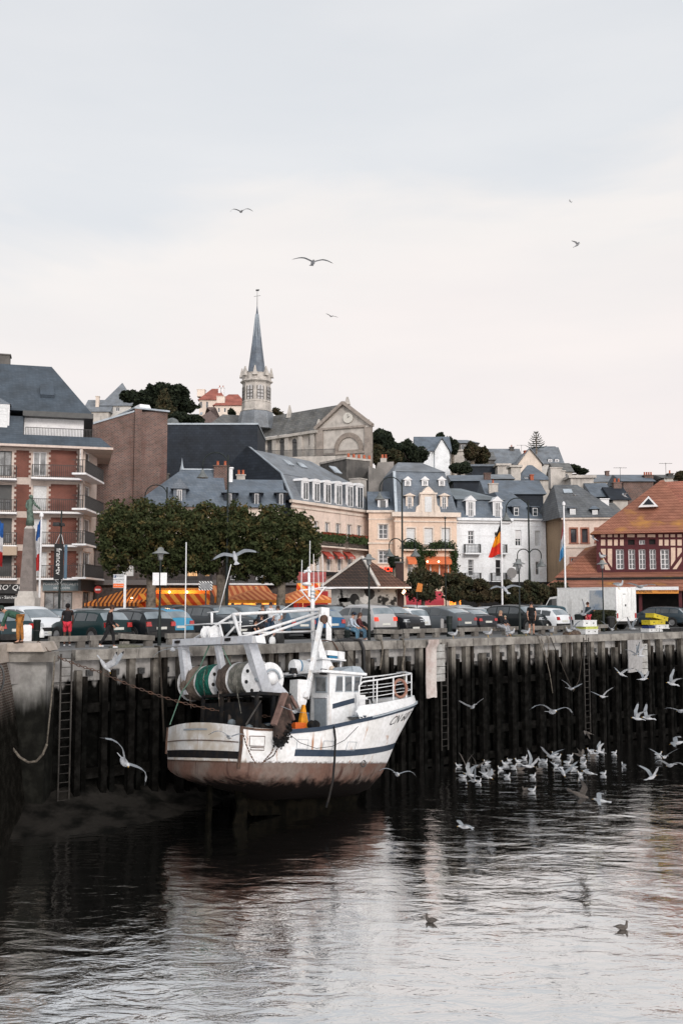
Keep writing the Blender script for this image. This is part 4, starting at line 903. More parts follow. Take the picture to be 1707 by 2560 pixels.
f.dormer(1422, 1270, 1438, 1294, .3, 1.8, 'flat', m_slate3, roofh=.12, fr=.02, glass='s'); f.dormer(1478, 1273, 1493, 1297, .3, 1.8, 'hip', m_slate3, roofh=.4, fr=.02, glass='s')
f.sky(1408, 1222, 1430, 1234, 3.6, .9)
g = Fac('ochre_rear_wing', 'blank tan side wall under a grey slate roof left of the brick-edged windows', 'house', 1345, 118, 1411, 108, 9)
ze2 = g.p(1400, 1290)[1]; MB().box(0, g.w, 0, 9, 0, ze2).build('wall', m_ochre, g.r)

# ---- B11 fish market hall
f = Fac('market_hall', 'half-timbered hall with big orange tiled roof and white mullioned windows at the right', 'building', 1493, 86, 1790, 82.7, 16)
ze = f.p(1600, 1334)[1]; zb = f.p(1600, 1430)[1]; f.base = zb
cols_ = [(1538, 1558), (1569, 1586), (1595, 1612), (1622, 1638), (1649, 1671)]
for a, c in cols_: f.win(a, 1373, c, 1423, 'w', 2, 4)
f.win(1596, 1350, 1611, 1361, 'w', 2, 1); f.win(1568, 1349, 1585, 1362, 'd'); f.win(1621, 1348, 1637, 1361, 'd')
for a in (1688, 1722, 1750): f.win(a + 22, 1373, a + 40, 1423, 'w', 2, 4)
f.walls(ze, m_maroon)
def panel(pts): MB().prism([(f.p(a, c)[0], -.03, f.p(a, c)[1]) for a, c in pts], (0, .05, 0)).build('plaster_panel', m_panel, f.r)
for a, c in ((1501, 1512), (1518, 1529), (1534, 1543), (1549, 1558), (1567, 1585), (1592, 1611), (1618, 1637), (1645, 1655), (1660, 1670), (1675, 1686), (1692, 1703)):
    panel([(a, 1343), (c, 1343), (c, 1336), (a, 1336)])
for a, c in ((1501, 1512), (1518, 1529), (1534, 1543), (1549, 1558), (1646, 1655), (1660, 1670), (1675, 1687), (1692, 1703)): panel([(a, 1364), (c, 1364), (c, 1349), (a, 1349)])
panel([(1501, 1378), (1513, 1395), (1513, 1372), (1501, 1372)]); panel([(1518, 1403), (1529, 1419), (1529, 1372), (1518, 1372)]); panel([(1506, 1398), (1508, 1395), (1525, 1425), (1512, 1425)])
panel([(1676, 1416), (1687, 1400), (1687, 1369), (1676, 1369)]); panel([(1692, 1394), (1703, 1380), (1703, 1370), (1692, 1370)]); panel([(1680, 1423), (1690, 1423), (1703, 1402), (1703, 1392)])
zr = f.p(1655, 1202, 9)[1]; ua = f.p(1655, 1202, 9)[0]; wl = f.p(1472, 1333, -.9)[0]
f.frus((wl, f.p(1752, 1333, -.9)[0], -.9, 20), (ua - .15, ua + .15, 8.5, 19), ze, zr, m_tile, 'hip_roof')
f.frus((ua, 28, 2.5, 21), (ua, 28, 9, 12), ze - .003, zr - .1, MT('pink_tile', (.46, .19, .13), (.38, .15, .11), rough=.85, pat=('brick', .22, .30, (.22, .09, .06), .03), bump=.4), 'main_roof')
u = lambda px, py, d: f.p(px, py, d)[0]; z = lambda px, py, d: f.p(px, py, d)[1]
b = MB(); d0 = 2.6; b.prism([(u(1594, 1268, d0), d0, z(1594, 1268, d0)), (u(1644, 1266, d0), d0, z(1644, 1266, d0)), (u(1620, 1240, d0), d0, z(1620, 1240, d0))], (0, 3, 0)); vd = b.build('roof_vent', m_trim, f.r)
MB().prism([(u(1606, 1263, d0 - .06), d0 - .06, z(1606, 1262, d0)), (u(1634, 1262, d0 - .06), d0 - .06, z(1634, 1261, d0)), (u(1620, 1246, d0 - .06), d0 - .06, z(1620, 1246, d0))], (0, .05, 0)).build('vent_louvre', m_slate3, vd)
# lower skirt roofs
z1 = zb; z2 = f.p(1600, 1443, -3)[1]; ul = f.p(1384, 1443, -3)[0]
b = MB(); b.poly([(ul, -3, z2), (30, -3, z2), (30, -.01, z1), (u(1493, 1430, 0), -.01, z1)]); b.poly([(ul, -3, z2), (u(1493, 1430, 0), -.01, z1), (u(1493, 1362, 4), 4, z(1493, 1362, 4)), (u(1462, 1370, 4), 4, z(1462, 1370, 4))])
b.poly([(ul, -3, z2), (u(1462, 1370, 4), 4, z(1462, 1370, 4)), (ul + 1, 16, z2)]); b.build('skirt_roof', m_tile, f.r)
b = MB(); z3 = f.p(1500, 1449, -3.3)[1]; z4 = f.p(1500, 1476, -6.0)[1]; ul2 = f.p(1345, 1476, -6)[0]
MB().box(ul + .2, 30, -3.1, -2.8, z3 - .2, z2 - .02).build('gutter_band', m_dark, f.r)
b.poly([(ul2, -6, z4), (30, -6, z4), (30, -3.0, z3), (ul, -3.0, z3)]); b.poly([(ul2, -6, z4 - .08), (30, -6, z4 - .08), (30, -6, z4), (ul2, -6, z4)]); b.build('lower_roof', m_tile, f.r)
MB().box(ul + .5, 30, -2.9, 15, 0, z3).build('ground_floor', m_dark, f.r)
for k in range(9): MB().box(ul + 1 + k * 3, ul + 1.25 + k * 3, -5.8, -5.55, 0, z4 - .05).build('post', m_maroon, f.r)
b = MB(); u0, u1, z0_, z1_ = f.rect(1575, 1475, 1695, 1484, -6.3); b.box(u0, u1, -6.4, -6.25, z0_, z1_); fa = b.build('orange_fascia', MT('orange_board', (.62, .25, .05), rough=.7), f.r)
MB().box(u0, u1, -6.45, -6.0, z1_, z1_ + .25).build('fascia_top', m_trim, fa)
text('fascia_lettering', 'POISSONNERIE', .34, m_black, fa, (f.p(1592, 1479, -6.4)[0], -6.42, (z0_ + z1_) / 2 + .05), shear=0); text('fascia_lettering', 'FRUITS DE MER', .22, MT('brown_letter', (.25, .08, .02)), fa, (f.p(1668, 1479, -6.4)[0], -6.42, (z0_ + z1_) / 2 + .05))

# ---- kiosk
f = Fac('tiled_kiosk', 'small square kiosk with brown tiled pyramid roof, dark chimney and grey mural wall', 'kiosk', 828, 70, 992, 70, 4.6)
ze = f.p(900, 1471)[1]; MB().box(0, f.w, 0, 4.6, 0, ze - .01).build('wall', MT('pale_grey_board', (.27, .27, .265), (.22, .22, .215), rough=.8, sc=1), f.r)
MB().box(-.75, f.w + .95, -.9, 5.5, ze - .01, ze + .09).build('eave', m_trim, f.r)
zt = f.p(905, 1393, 2.3)[1]; MB().frus((-.75, f.p(945, 1470, -.9)[0] + 0*.1, -.88, 5.5), (f.p(905, 1393, 2.3)[0] - .1, f.p(905, 1393, 2.3)[0] + .1, 2.2, 2.5), ze + .09, zt).build('roof', m_tilebrown, f.r)
MB().frus((f.p(945, 1470, -.9)[0] - 2.0, f.w + .95, -.86, 5.48), (f.p(905, 1393, 2.3)[0], f.p(912, 1393, 2.3)[0], 2.25, 2.5), ze + .092, zt - .03).build('side_roof', MT('rusty_tile', (.17, .085, .06), (.12, .07, .055), rough=.9, pat=('brick', .25, .22, (.06, .03, .02), .03), bump=.6), f.r)
a, c = Vector((f.p(905, 1393, 2.3)[0], 2.1, zt + .04)), Vector((f.p(947, 1470, -.9)[0], -.85, ze + .16)); MB().bar(a, c, .22, .12).build('hip_tiles', m_stone, f.r)
MB().bar(a, (-.7, -.85, ze + .14), .16, .1).build('hip_tiles', m_stone, f.r)
c = MB().box(f.p(990, 1450, .6)[0], f.p(1008, 1450, .6)[0], .6, 1.4, 0, f.p(998, 1408, .6)[1]).build('chimney', MT('dark_brick', (.05, .03, .028), (.035, .022, .02), rough=.9), f.r)
zz = f.p(998, 1408, .6)[1]; MB().box(f.p(987, 1450, .6)[0], f.p(1010, 1450, .6)[0], .5, 1.5, zz, zz + .12).build('chimney_cap', m_iron, c); MB().box(f.p(988, 1450, .6)[0], f.p(1009, 1450, .6)[0], .52, 1.48, zz + .35, zz + .42).build('chimney_cowl', m_iron, c)
# abstract grey mural: soft dark shapes, two heads of hair
mu = MB(); mm = [MT('mural_dark', (.012, .012, .012), (.02, .02, .02), sc=2.5, rough=.9), MT('mural_mid', (.22, .22, .21), (.11, .11, .11), sc=2, rough=.9), MT('mural_skin', (.50, .50, .49), (.36, .36, .35), sc=1, rough=.9)]
def blob(px, py, rx, rz_, m, lay, y0=0, y1=7, sk=0):
    pts = []; 
    for i in range(26):
        t = 2 * math.pi * i / 26; k = 1 + .10 * noise.noise(Vector((math.cos(t) * 2, math.sin(t) * 2, px)))
        u, z = f.p(px + rx * k * math.cos(t), py - rz_ * k * math.sin(t)); pts.append((u, -.004 * lay, max(1.2, min(z, ze - .05))))
    mu.poly(pts, m)
blob(886, 1498, 12, 14, 0, 3); blob(917, 1486, 19, 15, 0, 5); blob(911, 1497, 11, 13, 2, 6); blob(903, 1482, 8, 11, 1, 7); blob(924, 1482, 12, 10, 0, 9); blob(862, 1500, 16, 6, 0, 2); blob(893, 1507, 6, 8, 1, 4)
mu.build('mural', mm, f.r)
for a, c in ((842, 868), (944, 991)): u0, u1, z0, z1 = f.rect(a, 1474, c, 1520); MB().box(u0, u1, -.008, -.002, z0, min(z1, ze - .04)).build('mural_panel', MT('mural_pattern', (.30, .30, .29), (.014, .014, .014), rough=.9, sc=1.8, thr=(.46, .54)), f.r)
for px in (993, 1001): MB().lathe([(.001, -.12), (.12, 0), (.001, .12)], 10, (f.p(px + 6, 1482)[0], -.3, f.p(px, 1482)[1])).build('globe_lamp', MT('globe_glow', (1, .62, .35), emit=4), f.r) if px == 1001 else None
# ================================================================ CHURCH
f = Fac('church', 'grey stone church with clock gable and octagonal bell tower with slate spire', 'church', 795, 176, 927, 172, 40, 0)
z = lambda py, px=860, d=0: f.p(px, py, d)[1]; u = lambda px, d=0: f.p(px, 1080, d)[0]; H = f.w; zb = z(1190)
zc = z(1067); zap = z(1010)
pts = [(0, zc)] + [(H / 2, zap)] + [(H, zc)]
b = MB(); b.prism([(0, 0, zb), (H, 0, zb), (H, 0, zc), (H / 2, 0, zap), (0, 0, zc)], (0, .9, 0)); fr = b.build('west_front', m_stone, f.r)
b = MB(); b.bar((-.5, -.3, zc - .1), (H / 2, -.3, zap + .2), .9, .55); b.bar((H / 2, -.31, zap + .2), (H + .5, -.3, zc - .1), .9, .55); b.box(-.6, H + .6, -.35, .2, z(1072), z(1067))
b.box(-.3, 1.0, -.4, .3, zb, z(1072)); b.box(H - 1.0, H + .3, -.4, .3, zb, z(1072)); b.box(-.3, H + .3, -.35, .1, z(1136), z(1131)); b.build('moulding', MT('worn_stone', (.31, .27, .24), (.23, .20, .18), rough=.9, sc=1.2), f.r)
cx = u(872); za = z(1126); R1 = (u(908) - u(836)) / 2; b = MB(); n = 24
for i in range(n):
    t0, t1 = math.pi * i / n, math.pi * (i + 1) / n
    for r0, r1, yy in ((R1 - .75, R1, -.28),):
        q = [(cx + r * math.cos(t), yy, za + r * math.sin(t) * 1.12) for r, t in ((r0, t0), (r1, t0), (r1, t1), (r0, t1))]; b.prism(q, (0, .3, 0))
b.box(cx - R1, cx + R1, -.25, .05, za - .5, za - .02); b.build('blind_arch', MT('arch_stone', (.27, .23, .20), (.2, .17, .15), rough=.9, sc=2), f.r)
MB().lathe([(.95, -.12), (.95, -.28), (.85, -.30), (.001, -.30)], 20, (cx - .1, 0, z(1046)), 'y').build('clock', MT('clock_face', (.55, .53, .49), rough=.7), f.r)
b = MB(); b.bar((cx - .1, -.34, z(1046)), (cx - .1, -.34, z(1046) + .7), .12, .03); b.bar((cx - .1, -.34, z(1046)), (cx + .3, -.34, z(1046) + .25), .12, .03); b.build('clock_hands', m_iron, f.r)
for px, py in ((868, 1006), (797, 1062), (921, 1062)):
    uu, z_ = f.p(px, py); MB().frus((uu - .45, uu + .45, -.4, .5), (uu - .12, uu + .12, -.1, .2), z_ - .4, z_ + 1.0).build('finial', m_stone, f.r)
# nave runs back to the left
nv = Fac('nave', None, None, 600, 189, 795, 176, 9); nv.r.parent = f.r
bpy.context.view_layer.update(); nv.r.location = f.r.matrix_world.inverted() @ nv.A; nv.r.rotation_euler = (0, 0, math.atan2(nv.U.y, nv.U.x) - math.atan2(f.U.y, f.U.x))
V = Vector(nv.r.location); V.z = 0
zw = zc - .3; zr = zap; g = nv
for px in (674, 705, 736): g.win(px - 6, 1105, px + 6, 1142, 'd', fm=MT('church_glass', (.06, .06, .065), (.1, .1, .1), rough=.4))
g.win(772, 1092, 780, 1112, 'd', fm=m_grey)
g.base = z(1200); g.walls(zw, m_stone)
b = MB()
for px in (657, 689, 720, 754, 784): uu = g.p(px, 1100)[0]; b.box(uu - .45, uu + .45, -.5, -.005, z(1200), zw - .5)
b.box(-.5, g.w + .2, -.8, .05, zw - .5, zw); b.build('buttress', m_stone, g.r)
for px in (674, 705, 736):
    u0, u1 = g.p(px - 6, 1110)[0], g.p(px + 6, 1110)[0]; c = (u0 + u1) / 2; zz = g.p(px, 1105)[1]; MB().prism([(c + (u1 - u0) / 2 * math.cos(t), -.02, zz - .05 + (u1 - u0) / 2 * 1.2 * math.sin(t)) for t in [math.pi * i / 8 for i in range(9)]], (0, .04, 0)).build('arched_head', MT('church_glass'), g.r)
e1 = Vector((-.7, .3, zc - .1)); e2 = Vector((H / 2, .3, zap + .1)); e3 = Vector((H + .5, .3, zc - .1)); rb = MB()
rb.poly([e1, e2, e2 + V, e1 + V + Vector((-.6, -.3, 0))]); rb.poly([e2, e3, e3 + V, e2 + V]); rb.build('nave_roof', m_slateold, f.r)
q = e2 + V * .68; MB().frus((q.x - .5, q.x + .5, q.y - .5, q.y + .5), (q.x - .1, q.x + .1, q.y - .1, q.y + .1), zr - .8, zr + 1.6).build('finial', m_stone, f.r)
# transept / side gables left of the tower
t = Fac('x', None, None, 520, 190, 612, 192, 8); t.r.name = 'transept'; t.r.parent = f.r
bpy.context.view_layer.update(); t.r.location = f.r.matrix_world.inverted() @ t.A; t.r.rotation_euler = (0, 0, math.atan2(t.U.y, t.U.x) - math.atan2(f.U.y, f.U.x))
zt1 = t.p(560, 1066)[1]; t.base = z(1200); t.walls(zt1, m_stone); t.frus((-.5, t.w, -.5, 8), (t.p(537, 1036, 3)[0] + 1.6, t.w, 3, 4), zt1, t.p(560, 1036, 3)[1], m_slateold)
# tower
P = at(641, 1030, 186); tw = empty('bell_tower', (0, 0, 0)); tw.parent = f.r; tw.location = f.r.matrix_world.inverted() @ Vector((P.x, P.y, 0)); S = P.y / FPX
Z = lambda py: at(641, py, 186).z
k8 = math.cos(math.pi / 8); rot8 = math.pi / 8
def oct_(prof, name, m, par=tw, r0=0):
    b = MB(); q = len(prof)
    for r, zz in prof:
        for j in range(8): a = 2 * math.pi * j / 8 + rot8 + r0; b.v.append((r / k8 * math.cos(a), r / k8 * math.sin(a), zz))
    for i in range(q - 1):
        for j in range(8): b.f.append((i * 8 + j, i * 8 + (j + 1) % 8, (i + 1) * 8 + (j + 1) % 8, (i + 1) * 8 + j)); b.mi.append(0)
    b.f.append(tuple(range(7, -1, -1))); b.f.append(tuple((q - 1) * 8 + j for j in range(8))); b.mi += [0, 0]
    return b.build(name, m, par)
R = 36.5 * S
oct_([(R * 1.25, Z(1075)), (R * 1.22, Z(1060)), (R * 1.05, Z(1032))], 'tower_base', m_slate2)
oct_([(R * 1.03, Z(1031)), (R * 1.03, Z(1028)), (R * .95, Z(1026)), (R * .93, Z(1009)), (R * .96, Z(1008)), (R * .92, Z(1006)), (R * .90, Z(962)), (R * .95, Z(960)), (R * 1.06, Z(957)), (R * 1.04, Z(954)), (R * .94, Z(952)), (R * .93, Z(939)), (R * .96, Z(937)), (R * .9, Z(936))], 'belfry', m_stone)
oct_([(20.5 * S, Z(937)), (19.4 * S, Z(920)), (3.2 * S, Z(788)), (.25 * S, Z(760))], 'spire', MT('spire_slate', (.115, .14, .18), (.15, .18, .215), rough=.55, pat=('brick', .8, .5, (.09, .11, .14), .02)))
b = MB()
for j in range(8):
    a = 2 * math.pi * j / 8 + rot8
    b.bar((18.4 * S / k8 * math.cos(a), 18.4 * S / k8 * math.sin(a), Z(936)), (2.6 * S / k8 * math.cos(a), 2.6 * S / k8 * math.sin(a), Z(786)), .2, .2)
b.build('spire_ribs', m_zinc, tw)
b = MB(); b.tube([(0, 0, Z(762)), (0, 0, Z(728))], [.06, .03], 6); b.bar((-.7, 0, Z(740)), (.7, 0, Z(740)), .05, .05); b.prism([(-.35, 0, Z(727)), (.3, 0, Z(728)), (.45, 0, Z(724)), (-.3, 0, Z(723))], (0, .05, 0)); b.build('cross', m_iron, tw)
for j in range(8):
    a = 2 * math.pi * j / 8 + rot8; r = R * .97
    MB().frus((-.45, .45, -.45, .45), (-.08, .08, -.08, .08), Z(945), Z(921)).build('pinnacle', m_stone, tw, loc=(r / k8 * math.cos(a) * .97, r / k8 * math.sin(a) * .97, 0), rot=(0, 0, a))
    am = a + math.pi / 8; w = .56; yb = R * .925
    b = MB(); b.poly([(-w, -yb, Z(1003)), (w, -yb, Z(1003)), (w, -yb, Z(975)), (w * .7, -yb, Z(969.5)), (0, -yb, Z(967)), (-w * .7, -yb, Z(969.5)), (-w, -yb, Z(975))])
    op = b.build('belfry_opening', MT('belfry_painted_sky', (.50, .49, .49), (.42, .41, .41), rough=.9, sc=3), tw, rot=(0, 0, am + math.pi / 2))  # opaque pale panel, painted as bright sky seen through the belfry
    b = MB(); b.box(-w - .1, -w, -yb - .12, -yb, Z(1003), Z(970)); b.box(w, w + .1, -yb - .12, -yb, Z(1003), Z(970)); b.box(-.07, .07, -yb - .1, -yb - .01, Z(1003), Z(970)); 
    for py in (980, 988, 996): b.box(-w, w, -yb - .1, -yb - .01, Z(py + 1.2), Z(py))
    b.build('mullion', m_grey, op)
# terrace railing in front of the church
tr = Fac('terrace_wall', 'stone terrace wall with iron railing in front of the church', 'wall', 655, 160, 838, 158, 2, 0)
zt = tr.p(740, 1142)[1]; MB().box(0, tr.w, 0, 12, 0, zt).build('wall', m_stone, tr.r); b = MB(); zh = tr.p(740, 1124)[1]
b.box(0, tr.w, .1, .16, zh - .07, zh)
for i in range(90): uu = tr.w * i / 90; b.box(uu, uu + .05, .1, .15, zt, zh)
b.build('railing', m_iron, tr.r)

# ================================================================ HILL HOUSES
def house(label, px0, px1, pyb, pye, pyr, Y, kind='side', wm=None, rm=None, dep=9, yr=None, wins=(), chim=(), dorm=(), gab=None, name='hill_house', inset=None, skys=()):
    f = Fac(name, label, 'house', px0, Y, px1, yr or Y, dep); m = (px0 + px1) / 2; wm = wm or m_cream; rm = rm or m_slate
    f.base = max(-1, f.p(m, pyb)[1] - 5); ze = f.p(m, pye)[1]
    for q in wins: f.win(*q)
    f.walls(ze, wm); k = dep / 2
    if kind == 'side': zr = f.p(m, pyr, k)[1]; f.frus((-.4, f.w + .4, -.4, dep + .4), (-.4, f.w + .4, k - .1, k + .1), ze, zr, rm)
    elif kind == 'hip': zr = f.p(m, pyr, k)[1]; i = inset or min(k, f.w * .35); f.frus((-.4, f.w + .4, -.4, dep + .4), (i, f.w - i, k - .1, k + .1), ze, zr, rm)
    elif kind == 'gable':
        zr = f.p(m, pyr)[1]; MB().prism([(0, 0, ze), (f.w, 0, ze), (f.w / 2, 0, zr)], (0, dep, 0)).build('gable', wm, f.r)
        b = MB(); t = .25
        for a, c in ((-.4, f.w / 2), (f.w + .4, f.w / 2)): b.prism([(a, -.5, ze - .3), (c, -.5, zr), (c, -.5, zr + t), (a, -.5, ze - .3 + t)], (0, dep + 1, 0))
        b.build('roof', rm, f.r)
    else: MB().box(-.3, f.w + .3, -.3, dep, ze, ze + .35).build('roof', rm, f.r)
    for q in chim: f.chimney(*q)
    for q in dorm: f.dormer(*q)
    for q in skys: f.sky(*q)
    if gab:
        a, c, pe, pr = gab; u0, u1, z0, z1 = f.rect(a, pr, c, pe, -.6); b = MB(); b.prism([(u0, -.6, z0), (u1, -.6, z0), ((u0 + u1) / 2, -.6, z1)], (0, dep / 2, 0)); b.box(u0, u1, -.6, 0, f.base, z0); b.build('front_gable', wm, f.r)
        b = MB()
        for a2 in (u0 - .4, u1 + .4): b.prism([(a2, -1, z0 - .4), ((u0 + u1) / 2, -1, z1 + .1), ((u0 + u1) / 2, -1, z1 + .4), (a2, -1, z0 - .1)], (0, dep / 2 + .5, 0))
        b.build('gable_roof', rm, f.r)
    return f
m_tim = MT('timbered_white', (.55, .54, .52), (.48, .46, .44), rough=.9)
house('grey villa with pyramid slate roof on the skyline left of the pines', 243, 318, 1040, 1015, 958, 205, 'hip', m_tim, m_slate2, 11, inset=3.0, wins=((262, 1018, 274, 1028, 'w', 2, 1), (290, 1018, 300, 1028, 'w', 2, 1)), chim=((240, 990, 248, 1020, -.5, .8, m_cream, 0),))
house('low slate-roofed wing left of the pyramid-roofed villa', 200, 262, 1040, 1030, 1000, 203, 'side', m_stone, m_slate2, 9)
f = house('large pink villa with red hipped roof on the skyline behind the church', 492, 556, 1040, 1000, 972, 240, 'hip', m_cream, m_tilered, 14, wins=((500, 1004, 506, 1020, 'w', 1, 1), (515, 1004, 521, 1020, 'w', 1, 1)), chim=((493, 973, 512, 985, 3, 2, m_cream, 0), (546, 968, 552, 985, 4, 1, m_trim, 1), (555, 968, 560, 985, 4, 1, m_trim, 1)))
house('second red-roofed villa just left of the bell tower', 530, 612, 1045, 1014, 986, 232, 'hip', m_cream, m_tilered, 13, wins=((545, 1020, 550, 1030, 'w', 1, 1), (560, 1020, 565, 1030, 'w', 1, 1)), chim=((542, 990, 562, 1004, 1, 1.5, m_cream, 0),))
house('brown-roofed house below the red villas', 478, 548, 1072, 1058, 1018, 215, 'hip', m_stone, MT('brown_roof', (.14, .10, .09), (.1, .075, .07), rough=.9, sc=2), 12, inset=4, skys=((490, 1034, 496, 1042, 2), (500, 1030, 506, 1038, 2)))
house('white gabled villa with grey roof among the hill trees', 1045, 1128, 1160, 1128, 1092, 205, 'side', m_white, m_slate, 9, wins=((1105, 1148, 1125, 1160, 'c', 3, 1), (1060, 1140, 1070, 1150, 'w', 1, 1)), gab=(1086, 1122, 1128, 1097))
house('low grey flat-roofed villa right of the white gabled villa', 1130, 1200, 1150, 1108, 1100, 230, 'hip', m_grey, m_slate2, 9, inset=2, wins=((1152, 1111, 1170, 1124, 'w', 2, 1),))
house('pale terrace wall below the flat-roofed villa', 1125, 1165, 1165, 1128, 1120, 215, 'flat', m_stone, m_stone, 6)
house('grey-roofed stone house with roof windows at the left of the hilltop cluster', 1236, 1310, 1165, 1160, 1122, 215, 'side', m_stone, m_slate2, 10, chim=((1274, 1117, 1284, 1128, 4, 1, m_grey, 1),), skys=((1272, 1146, 1277, 1150, 2, .6), (1284, 1143, 1289, 1147, 2, .6)))
house('small dark stone cottage left of the hilltop cluster', 1196, 1240, 1165, 1150, 1130, 210, 'side', m_grey, m_slateold, 8)
house('tall cream gabled house at the top of the hill', 1300, 1360, 1172, 1160, 1122, 205, 'gable', m_cream, m_slate2, 12, wins=((1322, 1150, 1330, 1160, 'w', 1, 1), (1335, 1150, 1342, 1160, 'w', 1, 1)), chim=((1310, 1126, 1318, 1140, 1, 1, m_terra, 0),))
house('steep slate-roofed house with white dormers right of the cream gable', 1345, 1412, 1178, 1160, 1118, 212, 'side', m_tim, m_slate2, 11, dorm=((1369, 1148, 1379, 1166, .3, 2, 'gable'), (1386, 1148, 1396, 1166, .3, 2, 'gable')), skys=((1350, 1132, 1357, 1141, 3), (1366, 1130, 1373, 1138, 3)))
house('dark wooden attic house on the very top of the hill', 1352, 1400, 1140, 1132, 1116, 226, 'side', m_slate3, m_slate, 8, wins=((1386, 1134, 1390, 1143, 's'), (1393, 1134, 1397, 1143, 's')))
house('stepped slate house with white gable right end of the hilltop cluster', 1395, 1436, 1200, 1180, 1158, 200, 'side', m_stone, m_slateold, 8, wins=((1412, 1184, 1418, 1192, 'w', 1, 1),))
house('blue slate house with steep roof in the middle of the slope', 1306, 1378, 1215, 1200, 1163, 168, 'hip', m_stone, m_slate, 9, inset=2.0, dorm=((1309, 1194, 1321, 1205, .2, 2, 'gable'), (1382 - 4, 1190, 1392, 1211, .2, 2, 'gable')), chim=((1325, 1186, 1333, 1203, -.6, .8, m_terra, 0),), skys=((1346, 1200, 1360, 1208, 1.0, .6),))
house('pale tall chimney block rising between the slate roofs', 1282, 1306, 1220, 1168, 1160, 165, 'flat', m_stone, m_stone, 3)
house('blunt grey chimney stack house left of the blue slate roof', 1248, 1278, 1200, 1164, 1155, 172, 'flat', m_stone, m_stone, 4)
house('dark slate box extension on the slope right of the peach mansard', 1182, 1246, 1185, 1166, 1160, 175, 'flat', m_slate3, m_slate, 6)
house('long low blue slate roof behind the white mansard house', 1136, 1226, 1222, 1203, 1188, 140, 'side', m_slate3, m_slate, 9, chim=((1210, 1182, 1226, 1200, .5, 1, m_brickold, 0),), wins=())
house('slate lean-to roof between the brick chimney and the cream chimney', 1226, 1285, 1210, 1198, 1186, 150, 'side', m_grey, m_slate2, 8, skys=((1240, 1193, 1250, 1200, 1, .6),))
house('wide slate roof with four roof windows behind the plain white house', 1222, 1362, 1240, 1236, 1201, 130, 'side', m_slate3, m_slate, 9, chim=((1222, 1208, 1244, 1238, -.5, 1, m_stone, 1),), skys=((1248, 1218, 1262, 1228, 1.5, .9), (1288, 1224, 1296, 1231, 1.2, .7), (1304, 1225, 1310, 1231, 1.2, .6), (1342, 1228, 1350, 1235, 1.0, .7)))
house('rough stone chimney mass behind the ochre house', 1432, 1490, 1240, 1195, 1190, 128, 'flat', m_stone, m_stone, 4, chim=((1375, 1168, 1404, 1210, 3, 1.5, m_stone, 0), (1404, 1176, 1412, 1210, 3, 1.0, m_stone, 0)))
house('blue slate roof with white roof window right of the chimney mass', 1492, 1534, 1262, 1243, 1208, 124, 'side', m_slate3, m_slate, 8, chim=((1533, 1205, 1553, 1226, 1, 1, m_brickold, 2),), skys=((1514, 1218, 1530, 1224, 1.6, .7),))
house('grey gabled house with dark barge boards left of the market hall roof', 1538, 1575, 1270, 1250, 1218, 122, 'side', m_stone, m_slate3, 7)
house('brown brick house with pale slate roof behind the market hall', 1565, 1640, 1240, 1204, 1187, 150, 'side', m_brickold, m_slate, 9, chim=((1610, 1187, 1632, 1200, 2, 1.2, m_brickold, 4),))
house('low row of pale roofs on the far right skyline', 1480, 1572, 1225, 1205, 1187, 178, 'side', m_stone, m_slate2, 10, chim=((1514, 1177, 1522, 1190, 4, 1, m_brickold, 0), (1535, 1196, 1550, 1210, 1, 1.2, m_brickold, 3)))
house('small slate roof beside the chimney pots right of the ochre house', 1496, 1552, 1290, 1282, 1258, 116, 'side', m_grey, m_slateold, 7, chim=((1500, 1246, 1521, 1262, 1, 1, m_trim, 0),))
house('dark roofed house at the right end of the skyline', 1668, 1707, 1225, 1195, 1187, 150, 'side', m_stone, m_slateold, 8, chim=((1669, 1183, 1682, 1198, 1, 1, m_grey, 1),))
def aerial(px, Y, y0, y1, label):
    P = at(px, y0, Y); o = empty('roof_aerial', P, 0, label, 'aerial'); h = at(px, y1, Y).z - P.z
    b = MB(); b.tube([(0, 0, 0), (0, 0, h)], .035, 5)
    for i in range(6): b.bar((-.9 + i * .35, -.3, h - .1), (-.9 + i * .35, .3, h - .1), .03, .03)
    b.bar((-1, 0, h - .1), (1, 0, h - .1), .04, .04); b.build('antenna', m_iron, o)
aerial(1550, 150, 1205, 1168, 'television aerial on the pale roofs left of the red chimney pots'); aerial(1664, 150, 1200, 1157, 'tall television aerial at the far right skyline'); aerial(1303, 205, 1140, 1112, 'thin aerial beside the cream gabled house on the hill')

